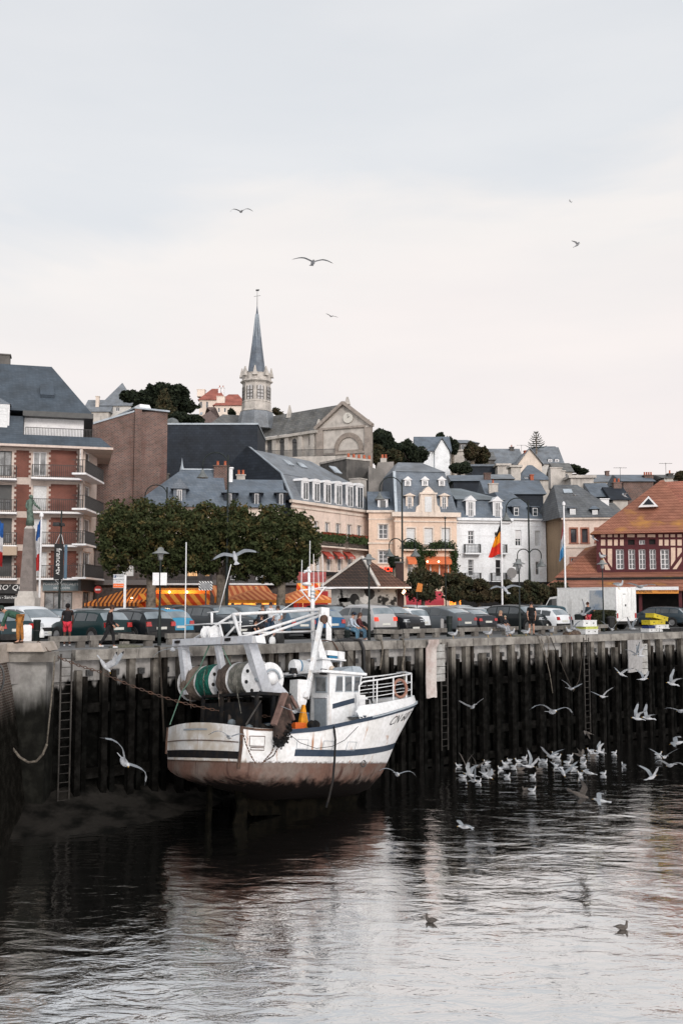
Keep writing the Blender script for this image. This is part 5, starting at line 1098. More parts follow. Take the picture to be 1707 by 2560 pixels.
# ================================================================ TREES
m_leafp = MT('plane_leaves', (.034, .044, .015), (.13, .09, .033), rough=.8, sc=1.1, thr=(.50, .72), spec=.2)
m_leafd = MT('pine_needles', (.010, .017, .009), (.022, .030, .014), rough=.9, sc=1.5)
m_leafm = MT('shrub_leaves', (.026, .032, .014), (.06, .045, .02), rough=.85, sc=1.3)
m_leafo = MT('autumn_leaves', (.055, .038, .018), (.03, .034, .014), rough=.85, sc=1.0)
def leaves(vols, n, q, seed, holes=.35, flat=False, ns=1.4):
    """leaf faces through the volume of ellipsoids (cx,cy,cz,rx,ry,rz)"""
    rnd = random.Random(seed); vs = []; fs = []; ws = [v[3] * v[4] * v[5] for v in vols]; 
    for _ in range(n):
        v = rnd.choices(vols, ws)[0]
        while True:
            a, b, c = rnd.uniform(-1, 1), rnd.uniform(-1, 1), rnd.uniform(-1, 1); r = a * a + b * b + c * c
            if r > 1 or r < .12: continue
            pw = Vector((v[0] + a * v[3], v[1] + b * v[4], v[2] + c * v[5]))
            e = noise.noise(pw * ns + Vector((seed, 0, 0))) * 1.0 + noise.noise(pw * ns * 2.3) * .5
            if r > .60 + e * .75: continue
            if e < -holes: continue
            break
        s = q * rnd.uniform(.6, 1.35)
        d = Vector((rnd.gauss(0, 1), rnd.gauss(0, 1), rnd.gauss(0, .45 if flat else 1))).normalized() * s
        w = d.cross(Vector((rnd.gauss(0, 1), rnd.gauss(0, 1), rnd.gauss(0, 1)))).normalized() * s * .62
        i = len(vs); vs += [tuple(pw - d), tuple(pw + w * .9 - d * .1), tuple(pw + d), tuple(pw - w * .9 - d * .1)]; fs.append((i, i + 1, i + 2, i + 3))
    return vs, fs
def crown(name, vols, n, q, seed, m, par, **k):
    vs, fs = leaves(vols, n, q, seed, **k); me = bpy.data.meshes.new(name); me.from_pydata(vs, [], fs); me.materials.append(m); return link(name, me, par)
def tree(name, label, px, Y, z0, trunkr, vols, n, q, seed, m, limbs=True, th=None, group=None, cat='tree', tm=None, **k):
    """vols given in screen-surveyed (px0, py0, px1, py1, depth offset, depth radius)"""
    P = at(px, HOR, Y); P.z = z0; o = empty(name, P, 0, label, cat, group); vv = []
    for a, b, c, d, dy, ry in vols:
        p0, p1 = at(a, d, Y + dy), at(c, b, Y + dy); vv.append(((p0.x + p1.x) / 2 - P.x, dy, (p0.z + p1.z) / 2 - z0, (p1.x - p0.x) / 2 * 1.12, ry, (p1.z - p0.z) / 2 * 1.12))
    crown('crown', vv, n, q, seed, m, o, **k)
    zt = min(v[2] - v[5] * .6 for v in vv) if th is None else th; zt = max(zt, .6)
    b = MB(); rnd = random.Random(seed); b.tube([(0, 0, -.2), (rnd.uniform(-.05, .05), 0, zt * .35), (rnd.uniform(-.1, .1), 0, zt * .7), (0, 0, zt)], [trunkr * 1.3, trunkr * 1.05, trunkr * .95, trunkr * 1.1], 10)
    if limbs:
        for v in vv * (2 if len(vv) < 4 else 1):
            e = Vector((v[0] + rnd.uniform(-.4, .4) * v[3], v[1] + rnd.uniform(-.4, .4) * v[4], v[2] + rnd.uniform(-.1, .4) * v[5])); s = Vector((0, 0, zt * .95)); md = s.lerp(e, .5) + Vector((0, 0, -.2))
            b.tube([s, md, e], [trunkr * .55, trunkr * .35, trunkr * .12], 6)
    b.build('trunk', tm or m_tree, o, smooth=True); return o
G = 'pollarded plane trees along the quay'
tree('plane_tree', 'leftmost dense plane tree beside the parking sign', 378, 75, 0, .36, [(244, 1252, 350, 1400, 0, 3.2), (285, 1245, 420, 1412, 0, 3.4), (370, 1250, 500, 1415, 0, 3.4), (242, 1320, 340, 1440, 0, 2.6), (325, 1365, 450, 1450, 0, 2.8), (420, 1350, 520, 1438, 0, 2.6)], 26000, .14, 11, m_leafp, group=G, holes=.18)
tree('plane_tree', 'middle plane tree behind the chevron traffic mirror', 553, 76, 0, .38, [(455, 1256, 590, 1415, 0, 3.4), (540, 1258, 660, 1420, 0, 3.4), (465, 1355, 560, 1440, 0, 2.8), (560, 1370, 670, 1450, 0, 2.8)], 22000, .14, 12, m_leafp, group=G, holes=.18)
tree('plane_tree', 'third plane tree with uneven right edge, left of the hotel', 702, 75, 0, .34, [(620, 1262, 735, 1425, 0, 3.2), (690, 1275, 790, 1425, 0, 3.0), (625, 1365, 765, 1460, 0, 2.8), (745, 1300, 805, 1415, 0, 2)], 20000, .14, 13, m_leafp, group=G, holes=.16)
tree('pine_tree', 'broad dark umbrella pine on the skyline left of the church', 430, 185, 25, .6, [(335, 975, 410, 1015, 0, 4), (360, 958, 440, 1000, 0, 4.5), (420, 962, 480, 1010, 0, 4.5), (400, 990, 495, 1035, 0, 4), (300, 975, 350, 1005, 0, 3), (330, 990, 420, 1030, 0, 4)], 16000, .34, 21, m_leafd, flat=True, ns=.5)
tree('cypress_tree', 'olive green conical tree in front of the umbrella pine', 412, 170, 22, .4, [(390, 975, 435, 1060, 0, 2.4), (385, 1010, 445, 1065, 0, 2.6)], 5000, .25, 22, m_leafm, ns=.8)
tree('bush', 'dark spreading bushes above the slate-clad wall', 455, 165, 22, .3, [(420, 1030, 480, 1065, 0, 3), (470, 1040, 510, 1065, 0, 3)], 4500, .28, 23, m_leafd, False, cat='shrub', ns=.6)
tree('garden_tree', 'thin-leaved brown tree peeking out right of the bell tower', 692, 196, 25, .2, [(680, 1018, 700, 1038, 0, 1.5), (690, 1028, 712, 1046, 0, 1.2)], 420, .3, 24, m_leafo, ns=.8)
tree('garden_tree', 'small dark tree before the second red-roofed villa', 578, 200, 26, .2, [(568, 1024, 590, 1040, 0, 1.5)], 900, .3, 25, m_leafd, ns=.8)
tree('oak_tree', 'large round dark tree directly right of the church gable', 955, 190, 20, .5, [(925, 1072, 985, 1140, 0, 5), (930, 1100, 1000, 1150, 0, 5)], 9000, .34, 26, m_leafd, ns=.45)
tree('shrub_tree', 'olive green bushy tree low beside the church corner', 945, 175, 18, .4, [(926, 1112, 965, 1160, 0, 4), (950, 1125, 1010, 1165, 0, 4)], 6000, .3, 27, m_leafm, ns=.5)
tree('oak_tree', 'dark spreading trees in front of the white gabled villa', 1030, 180, 18, .4, [(985, 1098, 1040, 1160, 0, 4), (1020, 1112, 1070, 1165, 0, 4), (1000, 1130, 1060, 1170, 0, 4)], 8000, .3, 28, m_leafd, ns=.5)
tree('fir_tree', 'pointed dark fir behind the white gabled villa', 1105, 222, 22, .3, [(1090, 1080, 1112, 1120, 0, 1.5), (1098, 1092, 1135, 1130, 0, 2.5)], 2500, .3, 29, m_leafd, ns=.6)
tree('fir_tree', 'dark fir to the right edge of the white gabled villa', 1135, 212, 20, .3, [(1122, 1100, 1145, 1135, 0, 2)], 1800, .3, 30, m_leafd, ns=.6)
tree('oak_tree', 'brownish round tree in front of the flat-roofed villa', 1185, 195, 18, .4, [(1160, 1105, 1200, 1155, 0, 3.5), (1180, 1115, 1222, 1160, 0, 3.5)], 6500, .3, 31, m_leafo, ns=.5)
tree('bush', 'low hedge of dark bushes under the pale terrace wall', 1150, 172, 15, .3, [(1125, 1155, 1180, 1185, 0, 3)], 3000, .28, 32, m_leafd, False, cat='shrub', ns=.6)
tree('pine_tree', 'flat-topped dark pine at the right end of the hilltop cluster', 1430, 205, 22, .3, [(1412, 1162, 1450, 1182, 0, 2.5), (1440, 1172, 1468, 1186, 0, 2)], 2800, .3, 33, m_leafd, flat=True, ns=.6)
tree('garden_tree', 'reddish tree at the far right edge behind the market roof', 1698, 140, 12, .3, [(1688, 1178, 1720, 1205, 0, 2.5)], 2200, .25, 34, m_leafo, ns=.7)
# monkey puzzle on the skyline
P = at(1340, 1125, 215); o = empty('araucaria_tree', P, 0, 'tall sparse araucaria with tiered branches on the hilltop', 'tree'); h = at(1340, 1080, 215).z - P.z
b = MB(); b.tube([(0, 0, -4), (0, 0, h)], [.3, .08], 6); b.build('trunk', m_tree, o); b = MB()
for i in range(8):
    zz = h * (.15 + .8 * i / 7); L = (1 - i / 9) * 2.3
    for j in range(6): a = j * 1.047 + i * .4; b.tube([(0, 0, zz), (math.cos(a) * L * .6, math.sin(a) * L * .6, zz - .1), (math.cos(a) * L, math.sin(a) * L, zz + .35)], [.05, .08, .05], 4)
b.build('crown', m_leafd, o)
GS = 'small clipped trees between the car park and the houses'
for i, (px, x0, y0, x1, y1, lab, mm) in enumerate(((1055, 1000, 1420, 1110, 1500, 'small dark clipped tree directly right of the kiosk chimney', m_leafm), (1145, 1100, 1430, 1180, 1500, 'small clipped tree before the crimson awning and orange lights', m_leafm), (1200, 1165, 1450, 1240, 1505, 'low brownish clipped tree left of the white flagpole', m_leafo), (1285, 1240, 1452, 1300, 1510, 'small dark clipped tree right of the white flagpole with black, yellow and red flag', m_leafm), (1350, 1298, 1450, 1372, 1512, 'olive clipped tree behind the standing man in the black tee', m_leafm), (1395, 1365, 1455, 1440, 1515, 'reddish-brown clipped tree left of the white box van', m_leafo))):
    tree('clipped_tree', lab, px, 78 + i * .6, 0, .16, [(x0 - 5, y0 + 18, x1 + 5, y1 + 2, 0, 1.8), (x0 + 8, y0 - 2, x1 - 20, y0 + 34, 0, 1.5), (x0 + 30, y0 + 10, x1 + 6, y1 - 14, .4, 1.4)], 4600, .12, 40 + i, mm, group=GS, ns=1.2, th=at(px, y1 - 22, 78).z)
leafb = tree('ball_topiary', 'dark round topiary ball just left of the kiosk chimney', 985, 84, 3.5, .12, [(968, 1388, 1002, 1422, 0, 1.0)], 2600, .09, 60, m_leafd, False, cat='topiary', holes=.9)
# hedge by the van
s_ = qs(1492, 5); o = empty('hedge', Q(s_, 5), QA, 'square clipped dark hedge between the man in red trousers and the box van', 'hedge')
rnd = random.Random(5); vs = []; fs = []
for _ in range(9000):
    w, d, h = 1.15, .5, 1.25; p = Vector((rnd.uniform(-w, w), rnd.uniform(-d, d), rnd.uniform(.05, h))); ax = rnd.randrange(4)
    if ax == 0: p.y = -d + rnd.uniform(-.04, .08)
    elif ax == 1: p.z = h + rnd.uniform(-.1, .05)
    a = Vector([rnd.gauss(0, 1) for _ in range(3)]).normalized() * .05; c = a.cross(Vector([rnd.gauss(0, 1) for _ in range(3)])).normalized() * .04; i = len(vs); vs += [tuple(p - a), tuple(p + c), tuple(p + a), tuple(p - c)]; fs.append((i, i + 1, i + 2, i + 3))
me = bpy.data.meshes.new('foliage'); me.from_pydata(vs, [], fs); me.materials.append(m_leafm); link('foliage', me, o); MB().box(-1.05, 1.05, -.4, .4, 0, 1.15).build('core', m_leafd, o)
# ================================================================ FISHING TRAWLER
BO = Vector((-4.791, 35.823, -3.822)); BE = Euler((R_(-6), R_(6), R_(38.7)), 'XYZ'); BR = BE.to_matrix()
boat = empty('fishing_trawler', BO, 0, 'small white steel fishing trawler with navy stripes aground beside the quay', 'fishing boat'); boat.rotation_euler = BE
def bl(px, py, ax, v):
    d = BR.transposed() @ ray(px, py); c = BR.transposed() @ (CAM - BO); k = (v - c[ax]) / d[ax]; return c + d * k
X_, Y_, Z_ = 0, 1, 2
def hullx(node, L, mix, nz, ramp, scl, co, base, b):
    sp = node('ShaderNodeSeparateXYZ'); L.new(co, sp.inputs[0])
    st = nz(1, 5, scl(co, (3.5, 3.5, .22))); base = mix(ramp(st, .60, .70), base, (.30, .13, .05))
    def mth(op, a, c):
        n = node('ShaderNodeMath', operation=op)
        for i, v in enumerate((a, c)):
            if hasattr(v, 'is_output'): L.new(v, n.inputs[i])
            else: n.inputs[i].default_value = v
        return n.outputs[0]
    e = mth('ADD', sp.outputs[2], mth('MULTIPLY', nz(9, 5), .22)); base = mix(ramp(e, .20, .08), base, (.05, .03, .022))
    gr = mth('ADD', mth('MULTIPLY', sp.outputs[0], .5), mth('MULTIPLY', nz(1.2, 5), 1.6)); base = mix(ramp(gr, .9, .45), base, (.42, .37, .31))
    return base
m_hull = mat('hull_white', (.70, .70, .71), (.62, .615, .61), rough=.5, sc=.8, spec=.35, extra=hullx, bump=.5, bs=1.6)
def antix(node, L, mix, nz, ramp, scl, co, base, b):
    st = nz(1, 5, scl(co, (2.1, 2.1, .12))); base = mix(ramp(st, .53, .66), base, (.06, .034, .028))
    sp = node('ShaderNodeSeparateXYZ'); L.new(co, sp.inputs[0]); a = node('ShaderNodeMath', operation='MULTIPLY_ADD'); L.new(nz(3, 5), a.inputs[0]); a.inputs[1].default_value = .8; L.new(sp.outputs[2], a.inputs[2])
    return mix(ramp(a.outputs[0], .0, -.38), base, (.006, .0045, .004))
m_anti = mat('antifouling', (.135, .08, .064), (.16, .13, .115), rough=.9, sc=1.1, extra=antix, bump=.4, bs=8, spec=.04)
m_navy = MT('navy_paint', (.010, .025, .05), (.02, .035, .06), rough=.45, sc=5, spec=.4)
m_bw = MT('boat_white', (.70, .71, .73), (.62, .63, .64), rough=.45, sc=1.2, spec=.4, streak=((.35, .22, .12), .35, 5))
m_bgrey = MT('boat_grey', (.30, .34, .38), (.24, .27, .30), rough=.5, sc=1.5)
m_deck = MT('boat_deck', (.13, .16, .18), (.07, .08, .09), rough=.7, sc=2)
m_oil = MT('dark_machinery', (.009, .010, .012), (.02, .017, .015), rough=.7, sc=4, spec=.12); m_weed = MT('weeded_steel', (.003, .003, .0025), (.008, .007, .005), rough=.95, sc=3, spec=.01)
YC, HB = .3, 2.75
def lerpt(t, x):
    if x <= t[0][0]: return t[0][1]
    for (a, b), (c, d) in zip(t[:-1], t[1:]):
        if x <= c: return b + (d - b) * (x - a) / (c - a)
    return t[-1][1]
STEM = [(-1.35, 6.6), (-1.04, 7.8), (-.42, 8.54), (.13, 8.86), (.93, 9.2), (2.56, 10.15)]
SHEER = [(0, 1.2), (.55, 1.15), (1.9, 1.14), (3.4, 1.27), (4.3, 1.42), (5.1, 1.57), (6.4, 1.80), (7.8, 2.10), (10.15, 2.56)]
def keel(u): return -.66 - .72 * min(1, u / .35) ** .8 if u < .35 else -1.38 + .05 * (u - .35)
def hp(u, v, off=0.0, side=-1):
    """hull surface: u stern to stem, v 0..1 keel to waterline, 1..2 waterline to sheer"""
    xs = u * 10.15; zs = lerpt(SHEER, xs); zk = keel(u)
    z = zk + (0 - zk) * v if v <= 1 else zs * (v - 1)
    xm = lerpt(STEM, z); x = u * xm
    if v > 1: zs2 = lerpt(SHEER, x); z = zs2 * (v - 1); xm = lerpt(STEM, z); x = u * xm
    g = (z - zk) / (.001 + 1.0 - zk) if z < 1 else 1.0
    q = max(0, min(1, (z - zk) / (0.55 if u < .2 else 1.0 + .2 * u)))
    bil = (1 - (1 - q) ** (2.6 if u < .5 else 2.0)) ** (.55)
    k = 2.4 + 2.4 * max(0, min(1, (z + .3) / 2.6)); w = max(0, 1 - u ** k) ** (.85 - .15 * max(0, min(1, z / 2.5)))
    st = .90 + .10 * min(1, u / .15)
    b = HB * bil * w * st * (1.0 if z > .3 else .965 + .035 * (z / .3 if z > 0 else 0))
    return Vector((x, YC + side * (b + off), z))
US = [0, .02, .05, .1, .16, .24, .32, .4, .48, .55, .62, .68, .74, .79, .84, .88, .915, .945, .97, .985, 1.0]
VS = [i / 8 for i in range(8)] + [1 + i / 8 for i in range(9)]
mb = MB()
for sd_ in (-1, 1): mb.grid([[hp(u, v, 0, sd_) for v in VS] for u in US], mf=lambda i, j: 1 if j < 8 else 0)
# transom, bulged aft
tv = VS; rows = []
for i, v in enumerate(tv):
    a, c = hp(0, v, 0, -1), hp(0, v, 0, 1); row = []
    for j in range(13):
        t = j / 12; k = 1 - (2 * t - 1) ** 2; p_ = a.lerp(c, t); row.append((p_.x - .28 * k * (1 if v > .3 else v / .3), p_.y, p_.z + (.15 * k if v == 2 else .12 * k * max(0, v - 1))))
    rows.append(row)
mb.grid(rows, mf=lambda i, j: 1 if i < 8 else 0)
hull = mb.build('hull', [m_hull, m_anti], boat, smooth=True, sharp=50)
def strip(u0, u1, za, zb, off, m, name, n=26, side=(-1, 1), par=hull, rel=False):
    for sd_ in side:
        rows = []
        for i in range(n + 1):
            u = u0 + (u1 - u0) * i / n; r = []
            for f in (0, .5, 1):
                A = za(u) if callable(za) else za; B = zb(u) if callable(zb) else zb; zt = A + (B - A) * f
                x = u * lerpt(STEM, zt); v = 1 + zt / lerpt(SHEER, x); r.append(hp(u, v, off, sd_))
            rows.append(r)
        b = MB(); b.grid(rows); b.build(name, m, par, smooth=True)
shz = lambda u: lerpt(SHEER, u * 10.1)
strip(.19, 1.0, lambda u: shz(u) - .16, lambda u: shz(u) - .005, .035, m_navy, 'rubbing_strake')
strip(0, .19, lambda u: shz(u) - .08, lambda u: shz(u) - .005, .03, m_rust, 'worn_strake')
strip(.235, .985, lambda u: .24 + .35 * max(0, (u - .45) / .5) ** 1.6, lambda u: .47 + .37 * max(0, (u - .45) / .5) ** 1.6, .012, m_navy, 'navy_stripe')
# rails on the transom
def trans(z0, z1, off, m, name, t0=.01, t1=.99):
    rows = []
    for z in (z0, z1):
        v = 1 + z / 1.2; a, c = hp(0, v, 0, -1), hp(0, v, 0, 1); r = []
        for j in range(21):
            t = t0 + (t1 - t0) * j / 20; k = 1 - (2 * t - 1) ** 2; p_ = a.lerp(c, t); r.append((p_.x - .28 * k - off, p_.y, p_.z + .12 * k * max(0, v - 1)))
        rows.append(r)
    MB().grid(rows).build(name, m, hull, smooth=True)
trans(.12, .36, .012, m_oil, 'black_band'); trans(.655, .685, .035, m_rust, 'rub_rail'); trans(.99, 1.04, .02, m_bgrey, 'nameplate', .35, .68); trans(-.0, .035, .02, m_rust, 'waterline_scum')
# corner fender ropes and rust at the starboard quarter
b = MB(); b.tube([hp(0, 2.0, .03), hp(0, 1.5, .05), hp(0, 1.0, .05), hp(0, .7, .03)], .06, 6); b.build('corner_fender', m_rust, hull)
b = MB(); b.tube([hp(0, 2.0, .03, 1), hp(0, 1.6, .05, 1), hp(0, 1.2, .05, 1)], .05, 6); b.build('corner_fender', m_rust, hull)
# side ports
def outline(u0, u1, z0, z1, m=m_rust, r=.012, full=True):
    pts = []
    for a, c in ((u0, z0), (u0, z1), (u1, z1), (u1, z0), (u0, z0)):
        pts.append(hp(a, 1 + c / shz(a), .008))
    MB().tube(pts if full else pts[1:4], r, 5).build('port_flap', m, hull)
outline(.035, .095, .55, .88, r=.016); outline(.04, .095, .42, .5, r=.016)
for a in (.24, .375, .51): outline(a, a + .055, .5, .82, m_bgrey, .010)
pf = lambda u, z, o=.03: hp(u, 1 + z / shz(u), o)
c = pf(.675, .0); MB().tube([c + Vector((.11 * math.sin(t), -.04, .12 * math.cos(t))) for t in [k * math.pi / 7 for k in range(15)]], .022, 6).build('anchor_ring', m_iron, hull)
# registration lettering conforming to the bow
def letters(s, u0, zc, size, sd_=-1):
    cu = bpy.data.curves.new('reg', 'FONT'); cu.body = s; cu.size = size; cu.shear = .35; cu.resolution_u = 3; cu.align_y = 'CENTER'; cu.space_character = 1.05
    tmp = bpy.data.objects.new('tmp', cu); COL.objects.link(tmp); dg = bpy.context.evaluated_depsgraph_get(); dg.update()
    me = bpy.data.meshes.new_from_object(tmp.evaluated_get(dg)); bpy.data.objects.remove(tmp); bpy.data.curves.remove(cu)
    for v in me.vertices:
        x, y = v.co.x, v.co.y; u = u0 + x / 9.6; z = zc + y + x * .22; v.co = hp(u, 1 + z / lerpt(SHEER, u * lerpt(STEM, z)), .012, sd_)
    me.materials.clear(); me.materials.append(m_black); o = link('registration_lettering', me, hull); return o
letters('CN 607', .735, 1.55, .47)
# bulwark forward, deck, foredeck
def bh(u): return .50 - .26 * max(0, (u - .55) / .45) if u > .535 else 0
for sd_ in (-1, 1):
    rows = []
    for i in range(24):
        u = .54 + .46 * i / 23; p_ = hp(u, 2.0, -.01, sd_); h = bh(u) * min(1, (u - .535) / .02 + .3); q = p_ + Vector((-.06 * u, -sd_ * .13 if u < .97 else 0, h)); rows.append([p_, p_.lerp(q, .5) + Vector((0, sd_ * .015, 0)), q, q + Vector((-.03, -sd_ * .07, 0))])
    MB().grid(rows).build('bow_bulwark', m_bw, hull, smooth=True, sharp=60)
    rows = [[hp(u, 2.0, .07, sd_) + Vector((.06 if u > .97 else 0, 0, dz)) for dz in (-.02, .03)] + [hp(u, 2.0, -.03, sd_) + Vector((0, 0, .035))] for u in [.6 + .4 * i / 20 for i in range(21)]]
    MB().grid(rows).build('bow_rim', m_bgrey, hull, smooth=True)
def deckrow(u, zoff, ins): a, c = hp(u, 2, -ins, -1), hp(u, 2, -ins, 1); return [(a.x, a.y, a.z + zoff), (a.x, YC, a.z + zoff + .04), (c.x, c.y, c.z + zoff)]
MB().grid([deckrow(.54 + .45 * i / 12, .10, .16) for i in range(13)]).build('foredeck', m_bgrey, hull)
MB().grid([deckrow(.01 + .53 * i / 12, -.75, .5) for i in range(13)]).build('main_deck', m_deck, hull)
for sd_ in (-1, 1): MB().grid([[hp(u, 2, -.09, sd_), hp(u, 2, -.45, sd_) + Vector((0, 0, -.75))] for u in [.0 + .57 * i / 12 for i in range(13)]]).build('bulwark_inside', m_deck, hull)
a, c = hp(.0, 2, -.1, -1), hp(.0, 2, -.1, 1); MB().poly([(.04, a.y, a.z + .0), (.04, c.y, c.z + .0), (.04, c.y, c.z - .8), (.04, a.y, a.z - .8)]).build('bulwark_inside', m_deck, hull)
# skeg, rudder
kz = lambda u: keel(u)
MB().prism([(1.5, YC - .07, -.9), (7.3, YC - .07, -1.25), (6.9, YC - .07, -1.9), (2.2, YC - .07, -1.9), (1.8, YC - .07, -1.5)], (0, .14, 0)).build('keel', m_weed, boat)
MB().prism([(x + 1.0, YC - .5, z) for x, z in ((.15, -.9), (.55, -.95), (.72, -1.3), (.7, -2.4), (.1, -2.4), (.3, -1.5))], (0, .1, 0)).build('rudder', m_weed, boat)
MB().box(.45, .6, YC + .1, YC + .28, -2.4, -.6).build('rudder_post', m_weed, boat)
# bow rail
def railc(u, h, sd_): p_ = hp(u, 2.0, -.30, sd_); return Vector((min(p_.x, 9.62), p_.y if abs(p_.y - YC) > .08 else YC, p_.z + bh(max(u, .6)) + h))
rl = MB().tube([railc(.56, .0, -1), railc(.56, .75, -1), railc(.575, .86, -1)] + [railc(.58 + .42 * i / 14, .88 + .07 * i / 14, -1) for i in range(15)] + [railc(1 - .5 * i / 14, .95 - .07 * i / 14, 1) for i in range(15)], .032, 8).build('bow_rail', m_bw, boat, smooth=True)
for h in (.28, .58): MB().tube([railc(.56 + .44 * i / 14, h, -1) for i in range(15)] + [railc(1 - .5 * i / 14, h, 1) for i in range(15)], .016, 6).build('guard_wire', m_bw, rl, smooth=True)
for u, sd_ in ((.66, -1), (.76, -1), (.86, -1), (.95, -1), (1, 1), (.9, 1), (.8, 1), (.68, 1), (.56, 1)): MB().tube([railc(u, -.1, sd_), railc(u, .92, sd_)], .026, 6).build('stanchion', m_bw, rl)
# lifebuoy on the rail
c = railc(.80, .42, -1) + Vector((0, -.06, 0)); lb = MB()
lb.grid([[(c.x + (.34 + .058 * math.cos(b_)) * math.cos(a_), c.y + .06 * math.sin(b_) * 1.2, c.z + (.34 + .058 * math.cos(b_)) * math.sin(a_)) for b_ in [2 * math.pi * j / 8 for j in range(8)]] for a_ in [2 * math.pi * i / 24 for i in range(25)]], close=True)
o = lb.build('lifebuoy', MT('faded_orange', (.26, .13, .095), (.20, .12, .095), rough=.7, sc=3), None, smooth=True); o.parent = None; o.location = BO; o.rotation_euler = BE; tag(o, 'faded orange lifebuoy hanging on the bow rail of the trawler', 'lifebuoy')
# wheelhouse
ysb = -1.5; ypt = 2.0
xa = bl(823, 1750, Y_, ysb).x; zt = bl(860, 1685, Y_, ysb).z; zwl = bl(870, 1733, Y_, ysb).z; xf = bl(906, 1686, Y_, ysb).x; xf2 = bl(896, 1732, Y_, ysb).x; xf3 = bl(919, 1745, Y_, ysb).x; zd = .9
wpts = [(xa, zd), (xf3, zd), (xf3, zwl - .12), (xf2, zwl), (xf, zt), (xa, zt)]
wh = MB().prism([(x, ysb, z) for x, z in wpts], (0, ypt - ysb, 0)).build('wheelhouse', m_bw, boat)
def wpanel(pts, name, m, y, th=.03, par=wh, rnd=0): return MB().prism([(p_.x, y, p_.z) for p_ in pts], (0, th, 0)).build(name, m, par)
for (a, c, e, g_) in ((842, 855, 839, 855), (863, 878, 863, 878), (887, 900, 885, 895)):
    q = [bl(a, 1693, Y_, ysb), bl(c, 1693, Y_, ysb), bl(g_, 1727, Y_, ysb), bl(e, 1727, Y_, ysb)]; cc = sum((Vector(p_) for p_ in q), Vector()) / 4
    wpanel([cc + (p_ - cc) * 1.18 for p_ in q], 'window_frame', m_bgrey, ysb - .015, .02); wpanel(q, 'window_pane', m_glass, ysb - .025, .02)
q = [bl(831, 1772, Y_, ysb), bl(831, 1760, Y_, ysb), bl(885, 1745, Y_, ysb), bl(885, 1757, Y_, ysb)]; wpanel(q, 'navy_stripe', m_navy, ysb - .02, .018)
wpanel([bl(887, 1737, Y_, ysb), bl(908, 1738, Y_, ysb), bl(908, 1808, Y_, ysb), bl(887, 1808, Y_, ysb)], 'locker', m_bw, ysb - .12, .12)
# front windows and aft wall details (aft wall plane x = xa)
yl = bl(777, 1750, X_, xa).y
def apan(x0, y0, x1, y1, name, m, o_, th=.03):
    q = [bl(x0, y0, X_, xa), bl(x1, y0, X_, xa), bl(x1, y1, X_, xa), bl(x0, y1, X_, xa)]; return MB().prism([(xa - o_, p_.y, p_.z) for p_ in q], (th, 0, 0)).build(name, m, wh)
apan(789, 1692, 818, 1732, 'window_frame', m_bgrey, .02); apan(792, 1695, 815, 1728, 'window_pane', m_glassl, .03)
apan(780, 1738, 821, 1817, 'door_frame', m_bw, .03); d_ = apan(788, 1746, 818, 1817, 'door', m_bgrey, .05, .04); apan(785, 1743, 819, 1745, 'rain_gutter', m_bw, .08, .06)
MB().box(xa - .012, xa + .0, yl + .02, ypt - .05, zd, zt - .05).build('recess_shade_panel', m_oil, wh)  # flat dark plate, its colour stands in for a shaded recess
xr0 = bl(740, 1690, Y_, 0.0).x; rf = MB().box(xr0, xf + .12, ysb - .12, ypt + .12, zt, zt + .09).build('roof', m_bw, wh)
MB().prism([(xf - 1.15, ysb - .1, zt + .09), (xf + .05, ysb - .1, zt + .09), (xf - .12, ysb + .1, zt + .32), (xf - .5, ysb + .1, zt + .3)], (0, .06, 0)).build('visor', m_bgrey, wh)
MB().frus((xf - .55, xf + .02, ysb - .1, ypt), (xf - .5, xf - .12, ysb, ypt - .1), zt + .09, zt + .33).build('visor', m_bgrey, wh)
# roof gear
c = bl(760, 1670, Y_, 1.0); MB().lathe([(.05, -.62), (.24, -.6), (.27, -.5), (.27, .5), (.24, .6), (.05, .62)], 16, (c.x, c.y - .0, zt + .4), 'x').build('liferaft', m_bw, wh, smooth=True, sharp=40)
b = MB()
for dx in (-.28, .25): b.lathe([(.275, dx - .03), (.275, dx + .03)], 16, (c.x, c.y, zt + .4), 'x')
b.build('liferaft_strap', MT('blue_strap', (.02, .16, .30), rough=.5), wh)
c = bl(812, 1680, Y_, .3); cas = MB().frus((c.x - .55, c.x + .25, -.2, 1.0), (c.x - .35, c.x + .02, .0, .8), zt + .09, bl(800, 1650, Y_, .3).z).build('mast_casing', m_bw, wh)
zc_ = bl(800, 1650, Y_, .3).z; MB().box(c.x - .45, c.x + .75, -.1, .9, zc_, zc_ + .06).build('mast_platform', m_bw, wh)
MB().frus((c.x - .42, c.x - .05, .1, .7), (c.x - .52, c.x - .38, .3, .5), zc_ + .06, bl(782, 1575, Y_, .4).z).build('mast_foot', m_bw, wh)
p0 = bl(782, 1600, Y_, .4); p1 = bl(781, 1466, Y_, .4); ms = MB().tube([p0, p1], .085, 8).build('mast', m_bw, boat, smooth=True)
P2 = lambda x, y: bl(x, y, Y_, .4)
b = MB(); b.tube([P2(773, 1492), P2(772, 1422)], .05, 6); b.tube([P2(781, 1510), P2(753, 1476)], .028, 6); b.tube([P2(781, 1510), P2(812, 1468)], .028, 6); b.tube([P2(750, 1476), P2(815, 1468)], .028, 6); b.tube([P2(783, 1475), P2(846, 1470)], .012, 5); b.build('cross_yard', m_bw, ms)
for x, y0, y1, x1 in ((753, 1478, 1400, 755), (774, 1425, 1352, 775), (784, 1466, 1385, 784), (797, 1470, 1412, 795), (808, 1470, 1386, 806)): MB().tube([P2(x, y0), P2(x1, y1)], .014, 5).build('aerial', m_bw, ms)
b = MB(); q = P2(769, 1427)
for i in range(6): a_ = i * 1.05; b.tube([q, q + Vector((math.cos(a_) * .17, math.sin(a_) * .17, .1 * math.sin(i * 2)))], .035, 6)
